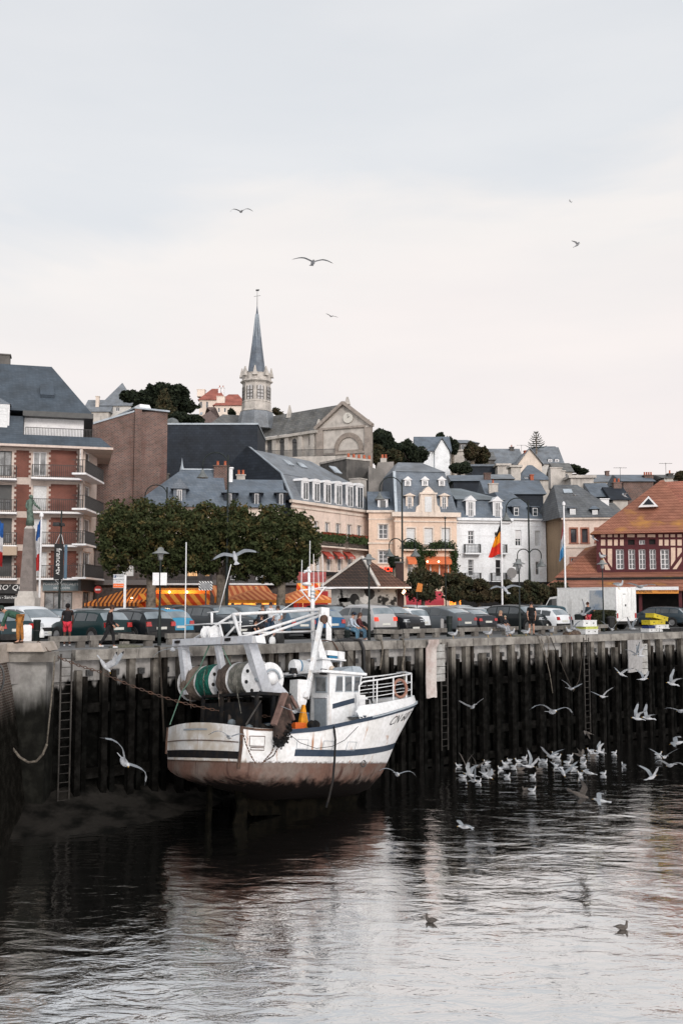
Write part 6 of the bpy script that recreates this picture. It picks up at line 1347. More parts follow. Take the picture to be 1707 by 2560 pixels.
b.build('wind_sensor', m_bw, ms); MB().lathe([(.03, 0), (.2, .02), (.18, .09), (.02, .15)], 14, tuple(P2(767, 1464))).build('antenna_dome', m_bw, ms, smooth=True)
for y in (1482, 1490, 1499): MB().lathe([(.05, 0), (.11, .02), (.11, .07), (.05, .09)], 10, tuple(P2(782, y))).build('navigation_light', m_bgrey, ms)
c = bl(833, 1640, Y_, .3); b = MB(); 
MB().frus((c.x - .42, c.x + .44, .15, .5), (c.x - .36, c.x + .38, .2, .45), c.z - .0, c.z + .2).build('radar_scanner', m_bw, wh); MB().box(c.x - .28, c.x + .3, .2, .45, c.z - .1, c.z - .003).build('radar_band', MT('blue_strap'), wh)
MB().tube([bl(851, 1648, Y_, .3), bl(851, 1680, Y_, .3)], .045, 8).build('radar_post', m_bw, wh); q = bl(850, 1638, Y_, .2); MB().box(q.x - .14, q.x + .16, .1, .45, q.z - .16, q.z + .14).build('radar_motor', m_bw, wh)
q = bl(830, 1672, Y_, -.2); MB().lathe([(.01, -.12), (.1, -.06), (.12, 0), (.1, .07), (.01, .12)], 12, tuple(q)).build('ball_float', MT('cream_float', (.55, .45, .36), rough=.6), wh, smooth=True)
MB().lathe([(.05, 0), (.24, .02), (.26, .08), (.16, .14)], 12, (q.x - .05, q.y, zt + .1)).build('rope_coil', m_net, wh, smooth=True)
for px, py in ((735, 1678), (811, 1680)): q = bl(px, py, Y_, -1.3); MB().frus((q.x - .15, q.x + .15, q.y - .05, q.y + .12), (q.x - .12, q.x + .12, q.y, q.y + .1), q.z - .1, q.z + .12).build('floodlight', m_oil, wh)
# inclined derrick and stay pipes
D = lambda x, y, yy: bl(x, y, Y_, yy)
MB().bar(D(808, 1525, .0), D(766, 1745, -1.2), .17, .17).build('derrick', m_bw, boat)
q = D(808, 1527, -.0); MB().box(q.x - .2, q.x + .2, q.y - .14, q.y + .14, q.z - .25, q.z + .12).build('derrick_head', m_bw, boat); q2 = D(810, 1548, -.3); MB().lathe([(.17, -.05), (.17, .05)], 12, tuple(q2), 'y').build('block', m_rust, boat)
# gantry
m_gan = MT('gantry_shaded_white', (.50, .52, .56), (.42, .44, .48), rough=.55, sc=1.5, streak=((.28, .18, .11), .5, 5))  # boat white greyed in colour to imitate shade on the aft faces
GX = .55
G = lambda px, py: bl(px, py, X_, GX)
def legbar(p0, p1, w, h, name='gantry_leg', m=m_bw, par=boat): return MB().bar(p0, p1, w, h, up=(0, 1, 0), m=None).build(name, m, par)
bm_ = G(452, 1608); be_ = G(640, 1598); zb_ = (bm_.z + be_.z) / 2
gan = MB().bar((GX, be_.y - .05, be_.z - .02), (GX, bm_.y + .3, bm_.z + .03), .4, .26, up=(0, 0, 1)).build('gantry_beam', m_gan, boat)
def leg(px0, py0, px1, py1, dx, wx, wy, name='gantry_leg'):
    a = G(px0, py0); e = bl(px1, py1, X_, GX + dx); vs = []
    MB().add([(a.x + i * wx * .8, a.y + j * wy, a.z) for i, j in ((-1, -1), (1, -1), (1, 1), (-1, 1))] + [(e.x + i * wx, e.y + j * wy, e.z) for i, j in ((-1, -1), (1, -1), (1, 1), (-1, 1))], [(0, 1, 2, 3), (7, 6, 5, 4), (0, 4, 5, 1), (1, 5, 6, 2), (2, 6, 7, 3), (3, 7, 4, 0)]).build(name, m_gan, boat); return a, e
leg(458, 1612, 474, 1737, .35, .2, .15); leg(545, 1614, 566, 1722, .5, .12, .11, 'centre_post')
a, e = leg(624, 1604, 664, 1730, 1.1, .24, .16)
MB().prism([(e.x + .1, e.y - .1, e.z), (e.x + .95, e.y - .1, e.z), (e.x + .2, e.y - .1, e.z + .62), (e.x - .15, e.y - .1, e.z + .62)], (0, .2, 0)).build('leg_foot', m_gan, boat)
MB().frus((GX - .19, GX + .19, be_.y - .35, be_.y - .05), (GX - .19, GX + .19, be_.y - .25, be_.y - .05), be_.z - .16, be_.z + .09).build('beam_end', m_bw, gan)
T = lambda x, y: bl(x, y, X_, GX)
def pipe(p, q, r=.045, name='truss_pipe', par=gan, m=m_bw): return MB().tube([p, q], r, 8).build(name, m, par, smooth=True)
tp = T(583, 1536); pipe(T(478, 1602), tp); pipe(tp, T(603, 1594), .07); pipe(T(465, 1563), T(604, 1555), .028); pipe(T(560, 1597), T(588, 1566), .04); pipe(T(510, 1565), T(506, 1600), .035); pipe(T(549, 1560), T(559, 1598), .04); pipe(T(601, 1530), T(601, 1590), .03)
pipe(T(463, 1600), T(466, 1356), .022, 'aerial'); pipe(T(547, 1530), T(578, 1411), .016, 'aerial'); pipe(T(530, 1562), T(530, 1530), .05); pipe(T(519, 1532), T(545, 1529), .025)
hd = D(800, 1524, .0); pipe(tp, hd, .06, 'stay_pipe'); pipe(T(606, 1592), D(800, 1530, .1), .055, 'stay_pipe'); pipe(T(630, 1598), D(795, 1541, -.3), .05, 'stay_pipe'); pipe(T(608, 1583), D(786, 1578, .3), .035, 'stay_pipe')
MB().tube([T(585, 1552), T(605, 1566), D(640, 1563, 0), D(690, 1535, .2), D(760, 1490, .4)], .018, 6).build('slack_cable', m_bw, gan, smooth=True)
for x in (519, 537):
    q = T(x, 1583); MB().lathe([(.24, -.07), (.27, -.06), (.2, 0), (.27, .06), (.24, .07)], 18, tuple(q), 'y').build('sheave', m_bw, gan, smooth=True, sharp=30); MB().frus((q.x - .2, q.x + .2, q.y - .13, q.y + .13), (q.x - .06, q.x + .06, q.y - .13, q.y + .13), zb_ + .13, q.z).build('sheave_cheek', m_bw, gan)
for x in (457, 583): q = T(x, 1606 if x < 500 else 1600); MB().box(q.x - .28, q.x - .2, q.y - .15, q.y + .15, q.z - .05, q.z + .05).build('deck_light', m_oil, gan)
MB().tube([T(533, 1592), T(512, 1640), T(500, 1670)], .03, 6).build('green_rope', MT('green_rope', (.10, .18, .14), rough=.9), boat); MB().tube([T(503, 1665), bl(455, 1730, X_, .2), bl(425, 1812, X_, -.1)], .022, 6).build('green_rope', MT('green_rope'), boat)
MB().tube([T(556, 1620), T(578, 1665)], .02, 5).build('green_rope', MT('green_rope'), boat)
# net drums: axis across the boat
dz0 = bl(560, 1703, X_, 1.25); ax, az = 1.25, dz0.z
dy = lambda px: bl(px, 1703, X_, ax).y
def ropex(node, L, mix, nz, ramp, scl, co, base, b):
    w = node('ShaderNodeTexWave', wave_type='BANDS', bands_direction='Y'); w.inputs['Scale'].default_value = 7; w.inputs['Distortion'].default_value = 6; w.inputs['Detail'].default_value = 3; L.new(co, w.inputs[0]); return mix(w.outputs[1], mix(1., base, (.35, .35, .35), 'MULTIPLY'), base)
m_n1 = mat('brown_net', (.30, .24, .20), (.20, .16, .13), rough=1, sc=4, extra=ropex, bump=1, bs=24); m_n2 = mat('green_net', (.015, .17, .125), (.01, .10, .075), rough=1, sc=4, extra=ropex, bump=1, bs=24); m_n3 = mat('dark_net', (.13, .10, .085), (.09, .07, .06), rough=1, sc=4, extra=ropex, bump=1, bs=24); m_n4 = mat('steel_wire', (.27, .26, .23), (.15, .15, .13), rough=.9, sc=4, extra=ropex, bump=1, bs=24)
def drum(p0, p1, r, m, name):
    y0, y1 = dy(p1), dy(p0); rows = []; rn = random.Random(p0)
    for i in range(15):
        y = y0 + (y1 - y0) * i / 14; e = min(i, 14 - i); rr = r * (1 - .10 * (e == 0)) * (1 + rn.uniform(-.045, .04)); rows.append([(ax + rr * (1 + .03 * math.sin(j * 1.7 + i) + .05 * noise.noise(Vector((j * .5, i * .4, p0)))) * math.cos(t), y, az + rr * math.sin(t)) for j in range(28) for t in [2 * math.pi * j / 28]])
    MB().grid(rows, close=True).build(name, m, boat, smooth=True)
drum(484, 521, .645, m_n1, 'net_roll'); drum(522, 558, .65, m_n2, 'net_roll'); drum(576, 600, .655, m_n3, 'net_roll'); drum(602, 642, .62, m_n4, 'wire_roll')
m_fl = MT('drum_paint', (.52, .53, .55), (.36, .37, .38), rough=.6, sc=2.5, streak=((.12, .08, .06), .7, 5))
def flange(px, r=.66):
    y = dy(px); b = MB(); b.grid([[(ax + rr * math.cos(t), y + o_, az + rr * math.sin(t)) for t in [2 * math.pi * j / 30 for j in range(30)]] for rr, o_ in ((.14, -.02), (r, -.02), (r + .02, 0), (r, .02), (.14, .02))], close=True)
    fl = b.build('drum_flange', m_fl, boat, smooth=True, sharp=30)
    for k in range(8): t = k * math.pi / 4 + .3; q = Vector((ax + .5 * math.cos(t), y - .026, az + .5 * math.sin(t))); MB().lathe([(.07, -.004), (.07, .004)], 10, tuple(q), 'y').build('flange_hole', m_oil, fl)
for px in (482, 521.5, 560, 576, 601, 643): flange(px, .63 if px in (521.5, 576, 601) else .66)
MB().tube([(ax, dy(650), az), (ax, dy(474), az)], .14, 12).build('drum_axle', m_bgrey, boat)
q = bl(676, 1697, Y_, -1.2); y = q.y; MB().lathe([(.001, -.03), (.57, -.03), (.60, 0), (.57, .03), (.001, .03)], 24, tuple(q), 'y').build('warp_drum', m_bw, boat, smooth=True, sharp=30)
MB().lathe([(.2, -.1), (.24, 0), (.2, .1)], 16, (q.x, y - .1, q.z), 'y').build('drum_motor', m_bw, boat, smooth=True)
MB().tube([(q.x + .33 * math.cos(t), y - .12, q.z + .33 * math.sin(t)) for t in [k * .3 for k in range(12)]], .04, 6).build('hydraulic_hose', m_bgrey, boat, smooth=True)
MB().tube([bl(572, 1735, X_, 1.0), bl(575, 1780, X_, 1.0), bl(574, 1806, X_, .6)], .06, 6).build('net_tail', m_n3, boat)
rn = random.Random(4)
for k in range(9):
    px = rn.choice((492, 505, 530, 548, 584, 590, 615, 628)); y = dy(px); a_ = rn.uniform(2.2, 4.2); r0 = .66; q0 = Vector((ax + r0 * math.cos(a_), y, az + r0 * math.sin(a_)))
    MB().tube([q0 + Vector((0, 0, .2)), q0 + Vector((-.05, rn.uniform(-.1, .1), -.15)), q0 + Vector((rn.uniform(-.1, .2), rn.uniform(-.2, .2), -rn.uniform(.4, 1.0)))], .014, 4).build('loose_strand', rn.choice((m_n1, m_n3, m_n4)), boat)
for k in range(7): q = Vector((rn.uniform(.4, 3.0), rn.uniform(-1.9, 1.6), rn.uniform(1.1, 1.35))); MB().lathe([(.01, -.14), (.12, -.09), (.15, 0), (.12, .09), (.01, .14)], 10, tuple(q)).build('net_float', rn.choice((m_oil, m_n3, m_deck)), boat, smooth=True)
# winch and dark deck machinery
q = bl(680, 1732, Y_, -1.9); b = MB(); b.box(q.x - .75, q.x + .7, -2.1, 1.6, q.z - .1, q.z); b.build('winch_table', m_oil, boat)
for xx in (-.7, 0, .62):
    for yy in (-2.05, .2, 1.5): MB().box(q.x + xx - .06, q.x + xx + .06, yy, yy + .1, .4, q.z - .1).build('winch_leg', m_oil, boat)
MB().lathe([(.45, -.9), (.45, -.8), (.25, -.8), (.25, .8), (.45, .8), (.45, .9)], 16, (q.x, -.2, .95), 'y').build('winch_drum', m_oil, boat)
MB().box(q.x - .6, q.x + .5, -.6, 1.8, .4, q.z - .3).build('engine_casing', m_oil, boat)
MB().tube([bl(652, 1752, Y_, -2.0), bl(615, 1812, Y_, -2.4)], .03, 6).build('warp_wire', m_steel, boat)
q = bl(748, 1720, Y_, -.9); b = MB(); b.box(q.x - .22, q.x + .22, -1.1, -.6, q.z - .5, q.z + .3); b.frus((q.x - .02, q.x + .1, -1.05, -.7), (q.x - .22, q.x + .22, -1.1, -.6), q.z - .85, q.z - .5); b.build('exhaust_locker', m_bw, boat)
# trawl door
q = [D(x, y, -2.62) for x, y in ((706, 1732), (722, 1734), (734, 1775), (727, 1815), (712, 1850), (697, 1860), (688, 1850), (690, 1790))]
m_door = MT('trawl_door_steel', (.075, .05, .042), (.025, .018, .016), rough=.95, sc=3, bump=.6, bs=9)
td = MB().prism([(p_.x, p_.y, p_.z) for p_ in q], (0, .14, 0)).build('trawl_door', m_door, boat)
MB().bar(D(713, 1733, -2.7), D(684, 1812, -2.85), .22, .1).build('door_shoe', MT('door_brown', (.16, .10, .085), (.10, .06, .05), rough=.9), td)
MB().bar(D(720, 1760, -2.75), D(733, 1800, -2.75), .16, .08).build('door_shoe', MT('door_brown'), td); MB().bar(D(726, 1740, -2.5), D(742, 1770, -2.5), .12, .1).build('door_bracket', MT('door_brown'), td)
o = leafcloud([tuple(D(x, y, -2.72)) for x, y in ((725, 1815), (712, 1852), (696, 1862), (688, 1850))], 260, .06, .05, 9).build('weed_fringe', m_oil, td)
# crates and oilskins on deck
mo = MT('orange_plastic', (.62, .12, .02), rough=.5); q = bl(742, 1810, Y_, -1.6); o = MB().frus((q.x - .22, q.x + .22, -1.8, -1.4), (q.x - .25, q.x + .25, -1.85, -1.35), .45, q.z + .05).build('fish_crate', mo, loc=BO, rot=BE); tag(o, 'bright orange plastic crate on the trawler deck by the wheelhouse', 'crate')
q = bl(757, 1800, Y_, -1.3); o = MB().frus((q.x - .2, q.x + .25, -1.4, -1.2), (q.x - .03, q.x + .05, -1.35, -1.25), q.z - .35, q.z + .55).build('oilskin', MT('yellow_oilskin', (.70, .28, .01), (.5, .2, .01), rough=.6, sc=5), loc=BO, rot=BE); tag(o, 'yellow-orange oilskin hanging beside the wheelhouse door', 'oilskin')
q = bl(767, 1808, Y_, -1.25); o = MB().frus((q.x - .12, q.x + .12, -1.35, -1.15), (q.x - .03, q.x + .03, -1.3, -1.2), q.z - .3, q.z + .4).build('oilskin', MT('blue_oilskin', (.02, .07, .15), rough=.6), loc=BO, rot=BE); tag(o, 'dark blue oilskin beside the yellow one on the trawler', 'oilskin')
for px in (779, 788): q = bl(px, 1812, Y_, -2.0); MB().lathe([(.13, -.12), (.17, 0), (.13, .12)], 14, (q.x, -2.0, q.z), 'y').build('bulwark_roller', m_oil, boat)
for px, py in ((905, 1800), (914, 1797)): q = bl(px, py, Y_, -2.3); MB().lathe([(.05, 0), (.05, .12), (.09, .13), (.09, .17)], 10, (q.x, -2.2, q.z - .05)).build('bollard', m_navy, boat)
q = bl(913, 1757, Y_, -1.4); MB().box(q.x - .35, q.x + .1, -1.5, -1.2, q.z - .12, q.z + .12).build('windlass', m_oil, boat)
MB().tube([D(913, 1700, -.3), D(922, 1735, -.9), D(930, 1757, -1.4)], .03, 5).build('stay_wire', m_oil, boat); MB().tube([hd, D(908, 1700, -.2)], .012, 4).build('stay_wire', m_oil, boat)
# black hose over the side, wires on the hull
pts = [pf(.405, .9, -.25), pf(.405, shz(.4) + .02, .0), pf(.408, 1.2, .10)] + [bl(x, y, Y_, -2.62) for x, y in ((838, 1850), (836, 1900), (832, 1950), (822, 1995), (815, 2018))]
MB().tube(pts, .042, 7).build('discharge_hose', m_oil, boat, smooth=True)
MB().tube([bl(x, y, Y_, -2.6) for x, y in ((724, 1836), (750, 1857), (790, 1871), (830, 1866), (862, 1850), (895, 1816))], .011, 5).build('side_wire', m_oil, boat, smooth=True)
def bchain(pl, label_=None):
    pts = [bl(x, y, Y_, -2.56) for x, y in pl]; b = MB()
    for a, c in zip(pts[:-1], pts[1:]):
        n = max(1, int((c - a).length / .09))
        for i in range(n): p_ = a.lerp(c, i / n); q_ = a.lerp(c, (i + .8) / n); b.bar(p_, q_, .045 if i % 2 else .02, .02 if i % 2 else .045)
    b.build('side_chain', m_rust, boat)
bchain(((607, 1830), (615, 1860), (628, 1890), (640, 1910))); bchain(((688, 1855), (680, 1880), (658, 1905))); bchain(((697, 1865), (685, 1888), (655, 1908)))
# ================================================================ CARS
m_paint = mat('car_paint', (1, 1, 1), rough=.35, spec=.22, coat=.22, objcol=True)
m_cglass = MT('car_glass', (.006, .010, .012), (.03, .036, .04), rough=.02, sc=1.5, spec=1.0, coat=.5)
m_wscr = MT('windscreen_glass', (.10, .13, .15), (.22, .26, .29), rough=.04, sc=1.0, spec=1.0, coat=.6)  # base colour made pale to stand in for bright sky reflected in the glass
m_tyre = MT('tyre_rubber', (.014, .014, .014), rough=.9); m_rim = MT('alloy_rim', (.40, .40, .41), (.3, .3, .3), rough=.35, metal=.8, sc=5)
m_tail = MT('tail_light', (.42, .012, .010), (.30, .01, .01), rough=.15, spec=.8, sc=12); m_tailon = MT('tail_light_lit', (.8, .04, .02), rough=.2, emit=.9)
m_head = MT('head_light', (.50, .52, .54), (.25, .26, .28), rough=.1, spec=.9, sc=9); m_plate = MT('number_plate', (.62, .62, .58), rough=.5); m_trimb = MT('black_trim', (.015, .015, .016), (.03, .03, .03), rough=.6, sc=4)
def prof(H, kind):
    k = H / 1.47
    P = dict(hatch=[(0, .52), (.008, .72), (.03, .98), (.13, 1.36), (.2, 1.43), (.38, 1.47), (.55, 1.455), (.62, 1.39), (.78, 1.0), (.84, .95), (.93, .84), (.985, .66), (1, .45)],
             wagon=[(0, .52), (.008, .75), (.025, 1.0), (.10, 1.33), (.15, 1.42), (.35, 1.47), (.54, 1.45), (.60, 1.39), (.745, 1.0), (.82, .95), (.93, .84), (.985, .66), (1, .45)],
             sedan=[(0, .52), (.008, .80), (.03, 1.02), (.12, 1.06), (.28, 1.37), (.36, 1.445), (.46, 1.47), (.57, 1.44), (.62, 1.37), (.75, 1.0), (.83, .94), (.93, .84), (.985, .66), (1, .45)],
             coupe=[(0, .55), (.008, .85), (.03, 1.08), (.06, 1.10), (.22, 1.33), (.35, 1.44), (.46, 1.47), (.57, 1.44), (.62, 1.38), (.76, 1.02), (.83, .97), (.93, .88), (.985, .70), (1, .45)],
             suv=[(0, .50), (.008, .80), (.03, 1.0), (.09, 1.33), (.14, 1.42), (.35, 1.47), (.56, 1.44), (.62, 1.37), (.74, 1.03), (.84, .99), (.94, .88), (.985, .72), (1, .42)],
             mpv=[(0, .48), (.008, .78), (.02, .98), (.06, 1.33), (.12, 1.42), (.35, 1.47), (.55, 1.45), (.64, 1.34), (.84, .97), (.90, .88), (.96, .78), (.99, .62), (1, .42)])[kind]
    return [(a, z * k) for a, z in P]
SPEC = dict(hatch=(4.05, 1.76, 1.46), wagon=(4.75, 1.83, 1.50), sedan=(4.7, 1.84, 1.44), coupe=(4.6, 1.86, 1.58), suv=(4.45, 1.84, 1.66), mpv=(4.4, 1.8, 1.62))
WIN = dict(hatch=((.135, .30), (.32, .50), (.515, .74)), wagon=((.10, .23), (.245, .45), (.465, .71)), sedan=((.22, .30), (.32, .48), (.495, .71)), coupe=((.16, .28), (.30, .47), (.485, .72)), suv=((.10, .25), (.265, .46), (.475, .70)), mpv=((.09, .26), (.28, .49), (.505, .79)))
REARG = dict(hatch=(.04, .125), wagon=(.033, .098), sedan=(.14, .27), coupe=(.075, .21), suv=(.038, .088), mpv=(.024, .058)); FRONTG = dict(hatch=(.63, .77), wagon=(.61, .735), sedan=(.63, .74), coupe=(.63, .75), suv=(.63, .735), mpv=(.65, .83))
_cars = {}
def car_parts(kind):
    if kind in _cars: return _cars[kind]
    L, Wd, H = SPEC[kind]; T = prof(H, kind); hw = Wd / 2; bz = .90 * H / 1.47 + .02
    def sec(f):
        zt = lerpt(T, f); e = abs(2 * f - 1); w = hw * (1 - .17 * e ** 6 - .03 * e ** 2); zb = .20 + .10 * e ** 8; be = min(bz + .03 * (1 - f), zt - .035); k = max(0, min(1, (zt - be) / (H - bz)))
        wr = w * (.95 - .20 * k); x = (f - .5) * L
        return [Vector((x, y, z)) for y, z in ((0, zb), (.80 * w, zb), (.97 * w, zb + .10), (w, (zb + be) * .5 + .04), (w * .985, be - .04), (w * .965, be), (wr, zt - .05 - .02 * k), (wr - .10 - .06 * k, zt - .008), (0, zt + .015))]
    fs = sorted(set([0, .004, .012, .03, .97, .985, .995, 1] + [i / 36 for i in range(37)] + [a for a, _ in T])); fs = [f for f in fs if 0 <= f <= 1]
    b = MB(); rows = []
    for f in fs: s = sec(f); rows.append(s + [Vector((p.x, -p.y, p.z)) for p in reversed(s[1:-1])])
    b.grid(rows, close=True); b.poly(rows[0]); b.poly(rows[-1]); body = b.mesh('body', m_paint, True, 42)
    out = [('body', body, None)]
    def side(fa, fb, sd, ta=.10, tb=.86):
        rr = []
        for i in range(9):
            f = fa + (fb - fa) * i / 8; s = sec(f); a, c = s[5], s[6]; r = []
            for t in (ta, .5, tb): p = a.lerp(c, t); r.append((p.x, sd * (p.y + .012), p.z))
            rr.append(r)
        return MB().grid(rr).mesh('side_window', m_cglass, True)
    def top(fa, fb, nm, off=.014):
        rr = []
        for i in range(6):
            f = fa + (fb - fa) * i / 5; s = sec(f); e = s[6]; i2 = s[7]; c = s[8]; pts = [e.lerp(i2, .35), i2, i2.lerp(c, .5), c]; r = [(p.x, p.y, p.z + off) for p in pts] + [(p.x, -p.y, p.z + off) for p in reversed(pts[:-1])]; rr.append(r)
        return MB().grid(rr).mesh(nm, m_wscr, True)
    for fa, fb in WIN[kind]:
        for sd in (-1, 1): out.append(('side_window', side(fa, fb, sd), None))
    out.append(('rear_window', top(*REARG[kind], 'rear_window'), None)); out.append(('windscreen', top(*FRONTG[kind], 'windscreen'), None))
    r = .33 if kind not in ('suv', 'coupe') else .37
    wm = MB().lathe([(r * .6, -.11), (r * .96, -.11), (r, -.07), (r, .07), (r * .96, .11), (r * .6, .11)], 22, (0, 0, 0), 'y').mesh('wheel', m_tyre, True, 40)
    rb = MB()
    for k in range(5): a = k * 1.2566; rb.bar((0, 0, 0), (math.cos(a) * r * .62, 0, math.sin(a) * r * .62), .07, .05, up=(0, 1, 0))
    rb.lathe([(r * .58, -.03), (r * .66, -.04), (r * .66, .04), (r * .58, .03)], 20, (0, 0, 0), 'y'); rb.lathe([(.05, -.04), (.05, .04)], 10, (0, 0, 0), 'y'); rim = rb.mesh('rim', m_rim)
    arch = MB().lathe([(.001, -.02), (r * 1.17, -.02), (r * 1.17, .02), (.001, .02)], 24, (0, 0, 0), 'y').mesh('wheel_arch', m_trimb)
    for fx in (.19, .81):
        for sd in (-1, 1): out.append(('wheel_arch', arch, ((fx - .5) * L, sd * (hw * .972), r + .01))); out.append(('wheel', wm, ((fx - .5) * L, sd * (hw - .10), r))); out.append(('rim', rim, ('child', (0, sd * .085, 0))))
    zl = .80 * H / 1.47
    for sd in (-1, 1):
        s0 = sec(.012); y = s0[4].y; h_ = .20 if kind in ('hatch', 'suv', 'wagon') else .13
        b = MB(); b.frus((-L / 2 + .0, -L / 2 + .30, sd * (y - .24 if sd > 0 else y - .0) if sd > 0 else -y - .015, sd * y + .015 if sd > 0 else -y + .24), (-L / 2 + .03, -L / 2 + .24, (y - .20) if sd > 0 else -y - .008, y + .008 if sd > 0 else -y + .20), zl - .08, zl + h_ * .6); out.append(('tail_light', b.mesh('tail_light', m_tail), None))
        y = sec(.965)[4].y; b = MB(); b.frus((L / 2 - .34, L / 2 - .045, (y - .36) if sd > 0 else -y - .02, y + .02 if sd > 0 else -y + .36), (L / 2 - .42, L / 2 - .12, (y - .34) if sd > 0 else -y, y if sd > 0 else -y + .34), zl - .17, zl - .02); out.append(('headlight', b.mesh('headlight', m_head), None))
        y = sec(.68)[5].y; b = MB(); b.frus((.18 * L - .10, .18 * L + .06, sd * y if sd > 0 else -y - .2, y + .2 if sd > 0 else -y), (.18 * L - .08, .18 * L + .03, sd * y if sd > 0 else -y - .19, y + .19 if sd > 0 else -y), bz + .02, bz + .15); out.append(('wing_mirror', b.mesh('wing_mirror', m_paint), None))
    out.append(('number_plate', MB().box(-L / 2 - .015, -L / 2 + .02, -.26, .26, .60, .71).mesh('number_plate', m_plate), None)); out.append(('number_plate', MB().box(L / 2 - .03, L / 2 + .012, -.26, .26, .36, .47).mesh('number_plate', m_plate), None))
    out.append(('rear_bumper', MB().frus((-L / 2 - .05, -L / 2 + .2, -hw * .82, hw * .82), (-L / 2 - .035, -L / 2 + .2, -hw * .84, hw * .84), .26, .50).mesh('rear_bumper', m_trimb), None)); out.append(('grille', MB().box(L / 2 - .06, L / 2 + .008, -.55, .55, .50, .66).mesh('grille', m_trimb), None))
    _cars[kind] = out; return out
def car(kind, P, rz, color, label, group='cars parked along the quay', lit=False, chrome=False):
    root = empty('parked_car', P, rz, label, 'car', group); last = None
    for nm, me, loc in car_parts(kind):
        if loc and loc[0] == 'child': o = link(nm, me, last, loc[1])
        else: o = link(nm, me, root, loc); 
        if nm == 'wheel': last = o
        o.color = (*color, 1)
        if nm == 'tail_light' and lit: o.material_slots[0].link = 'OBJECT'; o.material_slots[0].material = m_tailon
    return root
def parkA(kind, px, n, color, label, flip=False, da=0.0, **k):
    """rear-right corner (or nose corner if flipped) in column px at offset n from the quay edge"""
    L, Wd, H = SPEC[kind]; s = qs(px, n) - Wd / 2; P = Q(s, n + L / 2); return car(kind, P, QA + R_(90) + (math.pi if flip else 0) + da, color, label, **k)
BL, GN, GY, WH, BU, SI = (.005, .007, .009), (.003, .018, .02), (.05, .055, .062), (.62, .64, .66), (.02, .10, .20), (.34, .335, .34)
parkA('hatch', 326, 4.6, GN, 'dark green hatchback behind the boy in red shorts', da=.22)
parkA('wagon', 440, 4.3, BL, 'black estate car directly right of the walking man in black', da=.12)
parkA('wagon', 486, 5.9, (.04, .22, .36), 'bright blue estate car squeezed behind the black estate', da=.12)
parkA('hatch', 92, 4.9, (.01, .028, .035), 'dark teal hatchback behind the bending man in ochre trousers', da=.1)
parkA('mpv', 172, 8.2, WH, 'white people carrier facing the water behind the green bollard', True, da=.12)
parkA('sedan', 66, 8.6, (.03, .035, .04), 'dark grey saloon at the left edge facing the water', True)
parkA('suv', 640, 7.0, (.03, .035, .04), 'dark car with pale windscreen facing the water behind the gantry top', True, da=.1)
parkA('mpv', 592, 9.5, (.012, .013, .015), 'tall black people carrier facing the water right of the bright blue estate', True, da=.1)
parkA('suv', 700, 10.5, (.10, .13, .15), 'dark car with clear windscreen behind the standing boy and man', True, da=.1)
parkA('hatch', 797, 4.9, (.06, .10, .14), 'slate blue hatchback behind the crouching bare-backed person')
parkA('hatch', 870, 5.3, (.015, .09, .20), 'deep blue hatchback left of the seated couple')
parkA('suv', 770, 11.5, (.16, .18, .2), 'grey car behind the deep blue hatchback', True)
parkA('suv', 998, 4.5, SI, 'silver crossover with red tail light behind the seated couple', lit=True)
parkA('suv', 1064, 5.0, (.012, .013, .016), 'black off-roader with bright headlight facing the water', True, da=.08)
parkA('hatch', 1088, 6.6, WH, 'white hatchback with its rear to the water left of the green bollard')
parkA('coupe', 1194, 4.6, (.075, .085, .095), 'dark grey crossover coupe right of the green bollard', da=.04)
parkA('sedan', 1246, 6.0, (.014, .016, .022), 'black saloon behind the blonde woman')
parkA('wagon', 1236, 9.2, (.36, .38, .40), 'grey estate car behind the black saloon')
parkA('suv', 1384, 5.6, (.010, .013, .014), 'black car facing the water behind the man in the black tee', True, da=.15)
parkA('hatch', 1429, 5.0, WH, 'white hatchback with red tail lights left of the hedge', da=.05)
parkA('mpv', 1452, 8.8, (.035, .075, .095), 'teal blue people carrier behind the man in red trousers')
parkA('wagon', 1724, 7.5, (.022, .035, .045), 'dark slate estate car right of the box van behind the yellow crates', da=.22)
G2 = 'cars parked in the rear rows'
far = [('wagon', 470, 13.5, (.30, .33, .36), 'pale silver estate roof behind the bright blue estate'), ('sedan', 238, 14, (.34, .36, .38), 'silver saloon behind the green hatchback'), ('hatch', 292, 17, (.2, .21, .22), 'grey hatchback roof behind the walking man'),
       ('suv', 905, 14, (.006, .007, .009), 'black off-roader behind the silver crossover'), ('suv', 975, 14.5, WH, 'white car with lit rear light in front of the kiosk mural'), ('mpv', 1085, 20, WH, 'white van-like car before the crimson awning'),
       ('sedan', 1180, 16, (.40, .41, .42), 'silver saloon roof before the crimson awning'), ('wagon', 1290, 16, (.45, .47, .5), 'pale estate roof left of the slim lamp post by the clipped trees'), ('suv', 1390, 14.5, (.03, .032, .035), 'dark grey off-roader roof beyond the black-tee man'),
       ('hatch', 130, 17, (.5, .51, .53), 'white car roof in front of the shop windows'), ('sedan', 850, 19, (.26, .27, .28), 'grey saloon roof left of the kiosk mural'), ('hatch', 560, 19, (.03, .03, .035), 'black hatchback before the striped awning'), ('suv', 690, 20, (.02, .022, .025), 'black off-roader in front of the third plane tree')]
